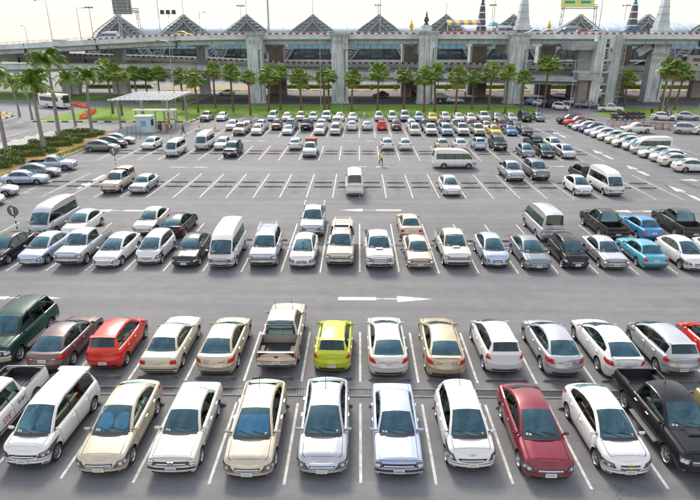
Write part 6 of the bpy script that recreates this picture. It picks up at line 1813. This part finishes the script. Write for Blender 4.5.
r10 = row([(-9, 'sedan', 'white', 'white sedan', A), (-8, 'sedan', 'gold', 'gold sedan', B_), (-7, 'minivan', 'white', 'white minivan', B_), (-6, 'hatch', 'brown', 'maroon brown hatchback', A), (-5, 'suv', 'slate', 'slate grey SUV', B_), (-4, 'pickup', 'black', 'black pickup with dark nose', A), (-3, 'suv', 'white', 'white SUV with dark windows', B_), (-2, 'van', 'white', 'white van', B_), (-1, 'sedan', 'white', 'white sedan', B_),
      (0, 'sedan', 'silver', 'silver sedan', B_), (1, 'hatch', 'red', 'bright red hatchback', B_), (2, 'hatch', 'brown', 'dark maroon hatchback', A), (3, 'minivan', 'white', 'white minivan', A), (4, 'pickup', 'black', 'black pickup', A), (5, 'pickup', 'charcoal', 'charcoal pickup', A), (6, 'pickup_long', 'beige', 'beige pickup', B_), (7, 'pickup', 'brown', 'brown pickup with dark windows', A), (8, 'boxy', 'cream', 'cream sedan', A), (9, 'suv', 'brown', 'brown SUV', A), (10, 'saloon', 'black', 'black sedan', A)], 93.1, 'tenth row', 'cars parked in the tenth row', 1)
r11 = row([(-28.3, 'pickup_long', 'gold', 'gold pickup', A), (-25.6, 'sedan', 'white', 'white sedan', A), (-15.9, 'minivan', 'white', 'white minivan', A), (-13.3, 'compact', 'white', 'white sedan', A), (-10.7, 'hatch', 'gold', 'gold brown hatchback', A), (-8.4, 'hatch', 'white', 'white hatchback', A), (-5.9, 'suv', 'white', 'white SUV', A), (-3.4, 'sedan', 'pearl', 'pearl sedan', A), (-1.0, 'sedan', 'silver', 'silver sedan', A),
      (3.9, 'hatch', 'silver', 'silver hatchback', A), (6.3, 'minivan', 'white', 'white minivan with dark grille', A), (8.7, 'suv', 'silver', 'silver SUV', A), (11.2, 'hatch', 'bluesilver', 'pale blue silver hatchback', A), (13.7, 'sedan', 'yellow', 'yellow green taxi', A), (16.1, 'monohatch', 'white', 'white rounded hatchback', A), (18.6, 'saloon', 'white', 'white sedan', A), (20.9, 'sedan', 'white', 'white sedan', A), (23.3, 'pickup', 'white', 'white pickup', A), (25.9, 'saloon', 'slate', 'slate sedan', A), (28.4, 'sedan', 'silver', 'silver and black sedan', A), (30.9, 'suv', 'black', 'black SUV', A), (33.5, 'compact', 'slate', 'slate green sedan', A)],
     104.3, 'row at the lawn kerb', 'cars parked along the lawn kerb', 1)
# right-hand column: cars side by side, noses to the left
rc = [(61.4, 'sedan', 'white', 'white sedan with its tail to the lane', 0), (64.6, 'sedan', 'pearl', 'pearl sedan with red tail lamp', 0), (67.0, 'compact', 'white', 'white sedan', PI), (69.5, 'sedan', 'white', 'white sedan', PI), (72.1, 'van', 'white', 'white high roof van', PI), (74.8, 'hatch', 'silver', 'silver hatchback', PI), (77.3, 'compact', 'white', 'white sedan', PI), (79.9, 'wagon', 'palegreen', 'pale green estate car', PI),
      (82.6, 'saloon', 'white', 'white sedan', PI), (85.2, 'compact', 'white', 'white sedan', PI), (87.7, 'saloon', 'bluesilver', 'pale blue silver sedan', PI), (90.2, 'sedan', 'navy', 'navy blue sedan', PI), (92.6, 'sedan', 'white', 'white sedan', PI), (95.0, 'saloon', 'charcoal', 'charcoal sedan', PI), (97.6, 'pickup', 'red', 'red pickup', PI), (100.4, 'suv', 'charcoal', 'dark SUV', PI)]
for k, (y, kind, col, desc, hd) in enumerate(rc):
    L_ = MODELS[kind]['L']; place = '%s from the camera' % ORD[k] if k else 'nearest'
    spawn(kind, col, 35.6 + L_ / 2 + rnd.uniform(-.15, .25), y, hd + R(rnd.uniform(-2, 2)), '%s, %s in the right-hand column' % (desc, place), 'cars in the right-hand column', 0 if y < 84 else 1)
# left-hand column: noses to the right
lc = [(46.6, 'sedan', 'white', 'white sedan at the left picture edge', 0, -34.0), (49.9, 'sedan', 'silver', 'silver sedan cut by the left picture edge', 0, -34.6), (54.6, 'boxy', 'bluesilver', 'pale blue silver sedan', 0, -34.2), (57.8, 'sedan', 'grey', 'dark grey sedan', 0, -34.6), (61.1, 'pickup_long', 'bluesilver', 'silver blue pickup with dark bed', 0, -34.8),
      (72.8, 'saloon', 'grey', 'dark grey sedan', 0, -34.3), (75.6, 'compact', 'charcoal', 'charcoal sedan', 0, -34.2), (78.6, 'sedan', 'silver', 'silver sedan', 0, -34.4)]
for k, (y, kind, col, desc, hd, x) in enumerate(lc):
    place = '%s from the camera' % ORD[k] if k else 'nearest'
    spawn(kind, col, x, y, hd + R(8 if y < 65 else 3), '%s, %s in the left-hand column' % (desc, place), 'cars in the left-hand column', 0)
# single vehicles away from the rows
def single(kind, col, px, py, hd, label, group=None, lod=1, z=0, d=None):
    x, y = ground(px, py) if d is None else (xat(px, d, z), d)
    return spawn(kind, col, x, y, hd, label, group, lod, z)
single('van', 'white', 454, 167.3, 0, 'white high roof passenger van driving to the right along the middle aisle', lod=0)
single('pickup_long', 'white', 634, 132.2, PI + .15, 'white pickup driving behind the right-hand column')
single('minivan', 'silver', 683, 132.5, R(-12), 'silver minivan facing right in the outer lane at far right')
single('sedan', 'white', 703, 133.5, R(-12), 'white car cut by the right picture edge in the outer lane')
single('sedan', 'white', 661, 119.5, R(-25), 'black and white sedan on the exit road below the palm group')
single('sedan', 'silver', 684, 119, R(-20), 'silver sedan at the right lawn kerb')
single('pickup', 'white', 609, 111.5, R(-25), 'white pickup leaving the shade beside the twin shafts')
under = [('hatch', 'white', 560, 109.5, -40, 'white hatchback at the edge of the underpass shade'), ('suv', 'charcoal', 551, 107.5, -50, 'dark SUV left of the white hatchback under the viaduct'), ('pickup', 'silver', 573, 105, -30, 'silver pickup in the shade left of the twin shafts'), ('pickup_long', 'slate', 586, 107.5, -25, 'slate pickup in the shade in front of the twin shafts'),
         ('sedan', 'bluesilver', 541, 106, -50, 'pale blue sedan in the shade right of the tall lone palm'), ('sedan', 'blue', 533, 104.5, -50, 'blue sedan in the shade left of the tall lone palm'), ('sedan', 'charcoal', 525, 103, -50, 'dark sedan in the shade right of the spire pillar'), ('sedan', 'black', 550, 101.5, -40, 'black sedan deep in the shade, front of two'), ('suv', 'black', 561, 100.5, -30, 'black SUV deep in the shade beside the flared pier'),
         ('sedan', 'silver', 455, 102.8, -10, 'silver sedan in the shade right of the third pillar'), ('sedan', 'charcoal', 381, 97, 180, 'charcoal sedan driving left through the underpass'), ('sedan', 'charcoal', 409, 95.8, 180, 'second dark sedan driving left, behind the fan palm'), ('sedan', 'white', 227, 95, 180, 'white sedan driving left between the first two palms and pillar'), ('hatch', 'slate', 442, 99.5, 0, 'grey hatchback in the shade just right of the third pillar')]
for (kind, col, px, py, hd, lab) in under: single(kind, col, px, py, R(hd), lab)
zu = up_at(0)[1] - .9
deckcars = [('van', 'bluesilver', 104, 143.5, PI, 'pale silver van driving on the viaduct at left'), ('sedan', 'yellow', 184, 142, 0, 'yellow taxi driving on the viaduct above the toll canopy'), ('van', 'silver', 504, 142, 0, 'silver van on the viaduct beside the white spire'), ('sedan', 'blue', 557, 142, PI, 'blue sedan on the viaduct under the yellow sign'), ('sedan', 'white', 543, 142, PI, 'white sedan on the viaduct left of the blue one'),
            ('sedan', 'white', 588, 142, PI, 'white sedan on the viaduct right of the yellow sign'), ('hatch', 'red', 576, 142.5, PI, 'red hatchback on the viaduct below the yellow sign'), ('van', 'slate', 566, 147, PI, 'slate van on the viaduct behind the red hatchback'), ('sedan', 'pearl', 530, 142, PI, 'pearl sedan on the viaduct just right of the white spire')]
for (kind, col, px, d, hd, lab) in deckcars:
    x_ = xat(px, d, 16); zz = up_at(x_)[1] - .54; yy0 = up_at(x_)[0]
    spawn(kind, col, x_, yy0 + 3.0 + (d - 142), hd, lab, 'vehicles on the upper viaduct', 1, zz)
for (kind, col, px, hd, lab) in (('sedan', 'charcoal', 634, PI, 'dark sedan on the lower viaduct right of the twin shafts'), ('pickup', 'slate', 668, PI, 'grey pickup on the lower viaduct behind the leaning palms')):
    x_ = xat(px, 156, 9); yy0, zz = lo_at(x_); spawn(kind, col, x_, yy0 + 3, hd, lab, 'vehicles on the lower viaduct', 1, zz - .54)

# ------------------------------------------------------------------ details that only single cars have
def sunshade(root, col, label, round_=True, kind='sedan'):
    P = MODELS[kind]; E = P['edge']; x0, z0 = E[0]; x1, z1 = E[1]
    t = link('sunshade', None, None, root.location, root.rotation_euler.z); tag(t, label, 'sunshade')
    mb = MB(); ang = math.atan2(z1 - z0, x1 - x0)
    for sg in ((-1, 1) if round_ else (0,)):
        rows = []
        for rr_ in (0.001, .5, 1.0):
            ring = []
            for k in range(24):
                a = 2 * PI * k / 24; u = .52 + (.36 if round_ else .38) * rr_ * math.sin(a); v = sg * .30 + (.27 if round_ else .52) * rr_ * math.cos(a) * (1 if round_ else 1)
                if not round_:
                    v = max(-.56, min(.56, v * 1.5)); u = max(.2, min(.88, .54 + (u - .52) * 1.5))
                ring.append((lerp(x0, x1, u) + .05 + .06 * (1 - v * v), v, lerp(z0, z1, u) - .035))
            rows.append(ring)
        mb.grid(rows, 0, close=True)
    mb.build('shade_panel', pbr('sunshade ' + label[:12], col, .35, metal=.2, var=.35, vscale=5), t)
def roof_basket(root, x0, x1, z, w, mat=M_WSTEEL):
    mb = MB()
    for sg in (-1, 1):
        mb.tube([(x0, sg * w, z), (x1, sg * w, z)], .02, 5); mb.tube([(x0, sg * w, z + .12), (x1, sg * w, z + .12)], .025, 5)
        for k in range(5): x = lerp(x0, x1, k / 4); mb.tube([(x, sg * w, z - .06), (x, sg * w, z + .12)], .018, 4)
    for k in range(6): x = lerp(x0, x1, k / 5); mb.tube([(x, -w, z), (x, w, z)], .022, 4)
    for x in (x0, x1): mb.tube([(x, -w, z + .12), (x, w, z + .12)], .025, 5)
    extra(root, 'roof_basket', mb, mat)
def antenna(root, x, z, sg=0, lean=.25):
    mb = MB(); mb.tube([(x, sg, z), (x - lean, sg, z + .55)], .012, 4); mb.box((x, sg, z), (.08, .05, .04), 0); extra(root, 'antenna', mb, M_TRIM)
def spoiler(root, x, z, w, mat, lift=.0):
    mb = MB()
    rows = [[(x + .10, w * v, z), (x, w * v, z + .035 - .02 * v * v), (x - .14, w * v * .97, z + .03 - .02 * v * v), (x - .13, w * v * .97, z + .005 - .02 * v * v)] for v in (-1, -.5, 0, .5, 1)]
    mb.grid(rows); extra(root, 'spoiler', mb, mat, 40)
def scoop(root, x, z):
    mb = MB(); mb.box((x, 0, z), (.34, .52, .07), 0, taper=.82); mb.box((x + .165, 0, z + .0), (.02, .42, .045), 1); extra(root, 'bonnet_scoop', mb, [root_paint(root), M_TRIM])
def root_paint(root):
    for o in FAM(root):
        if o.name.startswith('body'): return o.material_slots[0].material
def side_rails(root, x0, x1, z, w):
    mb = MB()
    for sg in (-1, 1): mb.tube([(x0, sg * w, z - .05), (x0 - .1, sg * w, z + .02), (x1 + .1, sg * w, z + .02), (x1, sg * w, z - .05)], .02, 5)
    extra(root, 'roof_rail', mb, M_TRIM)
def bull_bar(root, x, z, chrome=True):
    mb = MB(); mb.tube([(x - .1, -.45, z - .25), (x, -.42, z + .25), (x, .42, z + .25), (x - .1, .45, z - .25)], .035, 6); mb.tube([(x, -.44, z), (x, .44, z)], .03, 6); mb.tube([(x, -.42, z + .25), (x - .3, -.8, z + .1)], .03, 5); mb.tube([(x, .42, z + .25), (x - .3, .8, z + .1)], .03, 5); extra(root, 'bull_bar', mb, M_CHROME)
def side_step(root, x0, x1, w, z):
    for sg in (-1, 1): mb = MB(); mb.box(((x0 + x1) / 2, sg * w, z), (x0 - x1, .16, .05), 0); extra(root, 'side_step', mb, M_STEEL)
def by(rows, desc): return next(o for o in rows if desc in o['label'])
# nearest row
c = by(r1, 'round sunshades'); sunshade(c, (.22, .55, .80), 'pair of round silver blue sunshades inside the champagne sedan windscreen'); 
c = by(r1, 'bright blue sunshade'); sunshade(c, (.05, .42, .72), 'bright blue folding sunshade inside the gold sedan windscreen', False, 'saloon'); antenna(c, -.6, 1.49)
c = by(r1, 'white minivan'); sunshade(c, (.10, .30, .36), 'pair of dim round sunshades inside the white minivan windscreen', True, 'minivan'); spoiler(c, -1.72, 1.66, .60, paint('white')); side_rails(c, .2, -1.5, 1.62, .60)
c = by(r1, 'wide chrome grille'); antenna(c, -.75, 1.50); S_ = Shell(MODELS['saloon']); mb = MB(); S_.band(mb, .58, .63, .30, off=.022, m=0, n=6); S_.band(mb, .50, .53, .26, off=.022, m=0, n=6); extra(c, 'chrome_bar', mb, M_CHROME, 60)
c = by(r1, 'white small hatchback'); antenna(c, -.9, 1.60); S_ = Shell(MODELS['hatch']); mb = MB(); mb.lathe([(.07, -.01), (.085, 0), (.07, .012), (.055, .012), (.055, -.01)], 14, 'x', tuple(S_.wall(0, .70, 1, .02))); mb.tube([tuple(S_.wall(0, .70, 1, .025) + Vector((0, -.11, 0))), tuple(S_.wall(0, .70, 1, .025) + Vector((0, .11, 0)))], .014, 4); extra(c, 'badge', mb, M_CHROME)
c = by(r1, 'gold cross badge'); S_ = Shell(MODELS['compact']); p = S_.wall(0, .64, 1, .02); mb = MB(); mb.box(tuple(p), (.02, .20, .045), 0); mb.box(tuple(p), (.026, .07, .075), 0); extra(c, 'cross_badge', mb, M_GOLD)
c = by(r1, 'black double cab'); scoop(c, 1.45, 1.19); side_step(c, 1.0, -.8, .90, .42); mb = MB()
for k in range(6): mb.box((-.12, -.48 + k * .19, 1.805 - .05 * abs(-.48 + k * .19)), (.62, .03, .015), 0)
extra(c, 'roof_rib', mb, paint('black')); antenna(c, -.55, 1.80, 0, .05)
c = by(r1, 'old low white saloon')
S_ = Shell(MODELS['boxy'])
for sg in (-1, 1):
    for tq in (.42, .60):
        mb = MB(); p = S_.wall(tq, .655, sg, .015); mb.lathe([(.001, .02), (.05, .015), (.062, 0), (.062, -.02)], 14, 'x', tuple(p)); extra(c, 'round_headlamp', mb, M_CHROME, 50)
for sg in (-1, 1): mb = MB(); p = S_.wall(0, .65, 1, .03); mb.box((p.x, sg * .055, .655), (.03, .08, .10), 0); extra(c, 'grille_kidney', mb, M_CHROME)
# lettering on the work pickup door
def letters(root, txt, x, z, side, size, mat, name, kind='pickup', tilt=.0):
    S_ = Shell(MODELS[kind]); cu = bpy.data.curves.new(name, 'FONT'); cu.body = txt; cu.size = size; cu.extrude = .002
    o = bpy.data.objects.new(name, cu); COL.objects.link(o); o.parent = root
    p = S_.wall(S_.t_of_x(x), z, side, .012)
    o.location = (p.x, p.y, z); o.rotation_euler = (PI / 2 - .0, 0, PI if side > 0 else 0); cu.materials.append(mat)
    dg = bpy.context.evaluated_depsgraph_get(); me = bpy.data.meshes.new_from_object(o.evaluated_get(dg)); loc, rot = o.location.copy(), o.rotation_euler.copy(); bpy.data.objects.remove(o)
    o = link(name, me, root); o.location = loc; o.rotation_euler = rot; return o
c = by(r1, 'white work pickup')
letters(c, 'STE', .72, .72, 1, .30, M_RED, 'red_lettering'); letters(c, 'E-01', -.30, .86, 1, .26, M_INK, 'black_lettering')
scoop_ = None
# second row
c = by(r2, 'dark green off-roader'); S_ = Shell(MODELS['suv']); mb = MB()
for sg in (-1, 1):
    S_.patch(mb, [(1.02, .36), (1.98, .36), (1.98, .56), (1.02, .56)], sg, nu=24, nv=2, off=.014)
    keep = []
for fi in range(len(mb.f)):
    cx_ = sum(mb.v[i][0] for i in mb.f[fi]) / len(mb.f[fi])
    if all(abs(cx_ - xw) > .46 for xw in (1.45, -1.25)): keep.append(mb.f[fi])
mb.f = keep; mb.m = [0] * len(keep); extra(c, 'lower_cladding', mb, paint('champagne'), 50)
mb = MB(); S_.band(mb, .40, .66, .9, off=.05); extra(c, 'front_bumper', mb, paint('champagne'), 50); side_rails(c, .1, -1.7, 1.80, .62); side_step(c, .95, -.75, .92, .40); bull_bar(c, 2.38, .75)
c = by(r2, 'bright red hatchback'); spoiler(c, -1.38, 1.55, .56, paint('red'))
c = by(r2, 'lime yellow'); spoiler(c, -1.38, 1.55, .55, paint('lime')); mb = MB(); mb.box((-1.60, 0, 1.12), (.03, .05, .03), 0); mb.tube([(-1.62, .0, 1.10), (-1.56, .34, 1.20)], .014, 4); extra(c, 'rear_wiper', mb, M_TRIM)
c = by(r2, 'white rounded hatchback'); spoiler(c, -1.45, 1.52, .55, paint('white'))
c = by(r2, 'silver tall hatchback'); spoiler(c, -1.45, 1.52, .55, paint('silver'))
c = by(r2, 'beige double cab'); antenna(c, .55, 1.72, -.4, .35); antenna(c, .55, 1.72, .4, .35); bp = MB(); bp.tube([(-.98, -.62, 1.13), (-1.0, -.60, 1.62), (-1.0, .60, 1.62), (-.98, .62, 1.13)], .035, 6); bp.tube([(-1.0, -.6, 1.4), (-1.0, .6, 1.4)], .03, 6); extra(c, 'roll_bar', bp, M_DSTEEL)
c = by(r2, 'gold sedan with red corner'); spoiler(c, -2.05, 1.09, .60, paint('gold'))
c = by(r2, 'white sedan showing'); spoiler(c, -2.05, 1.09, .60, paint('white'))
for d_, k_ in (('off-white sedan with', 'saloon'), ('champagne sedan with curved', 'sedan'), ('gold sedan with red corner', 'saloon'), ('silver sedan with red', 'compact'), ('white sedan showing', 'saloon'), ('brown grey sedan', 'sedan')):
    c = by(r2, d_); S_ = Shell(MODELS[k_]); mb = MB(); zt_ = S_.ztop(-S_.Lh); S_.band(mb, zt_ - .20, zt_ - .165, .38, off=.016, rear=True, n=6); extra(c, 'boot_trim', mb, M_CHROME, 60)
# third and fourth rows
c = by(r3, 'white roof basket'); roof_basket(c, .1, -1.6, 1.86, .55)
c = by(r3, 'canopy and roof basket'); roof_basket(c, .15, -2.2, 1.92, .52)
c = by(r3, 'chrome bull bar'); bull_bar(c, 2.68, .82); scoop(c, 1.45, 1.19); roll = MB(); roll.tube([(-1.02, -.7, 1.13), (-1.05, -.66, 1.55), (-1.05, .66, 1.55), (-1.02, .7, 1.13)], .035, 6); extra(c, 'roll_bar', roll, M_CHROME)
c = by(r3, 'pearl white pickup'); scoop(c, 1.45, 1.19)
c = by(r3, 'silver sunshade'); sunshade(c, (.55, .60, .62), 'silver sunshade inside the white sedan in the third row', True, 'compact')
c = by(r3, 'white high roof van'); bull_bar(c, 2.63, .62)
c = by(r4, 'boxy open bed'); mb = MB()
for sg in (-1, 1): mb.box((-1.75, sg * .78, 1.38), (1.55, .05, .5), 0)
mb.box((-1.0, 0, 1.38), (.05, 1.55, .5), 0); extra(c, 'bed_side_boards', mb, paint('beige'))
c = by(r7, 'rusty brown box'); mb = MB(); mb.box((-1.5, 0, 1.50), (1.7, 1.45, .95), 0, taper=.97); extra(c, 'cargo_box', mb, pbr('rusty box', (.30, .08, .035), .7, var=.4))
c = by(r9, 'yellow taxi'); mb = MB(); mb.box((-.3, 0, 1.56), (.18, .5, .14), 0, taper=.8); extra(c, 'roof_sign', mb, M_WHT)
c = by(r8, 'black pickup'); mb = MB(); mb.tube([(-1.02, -.7, 1.13), (-1.05, -.66, 1.6), (-1.05, .66, 1.6), (-1.02, .7, 1.13)], .04, 6); extra(c, 'roll_bar', mb, M_DSTEEL)
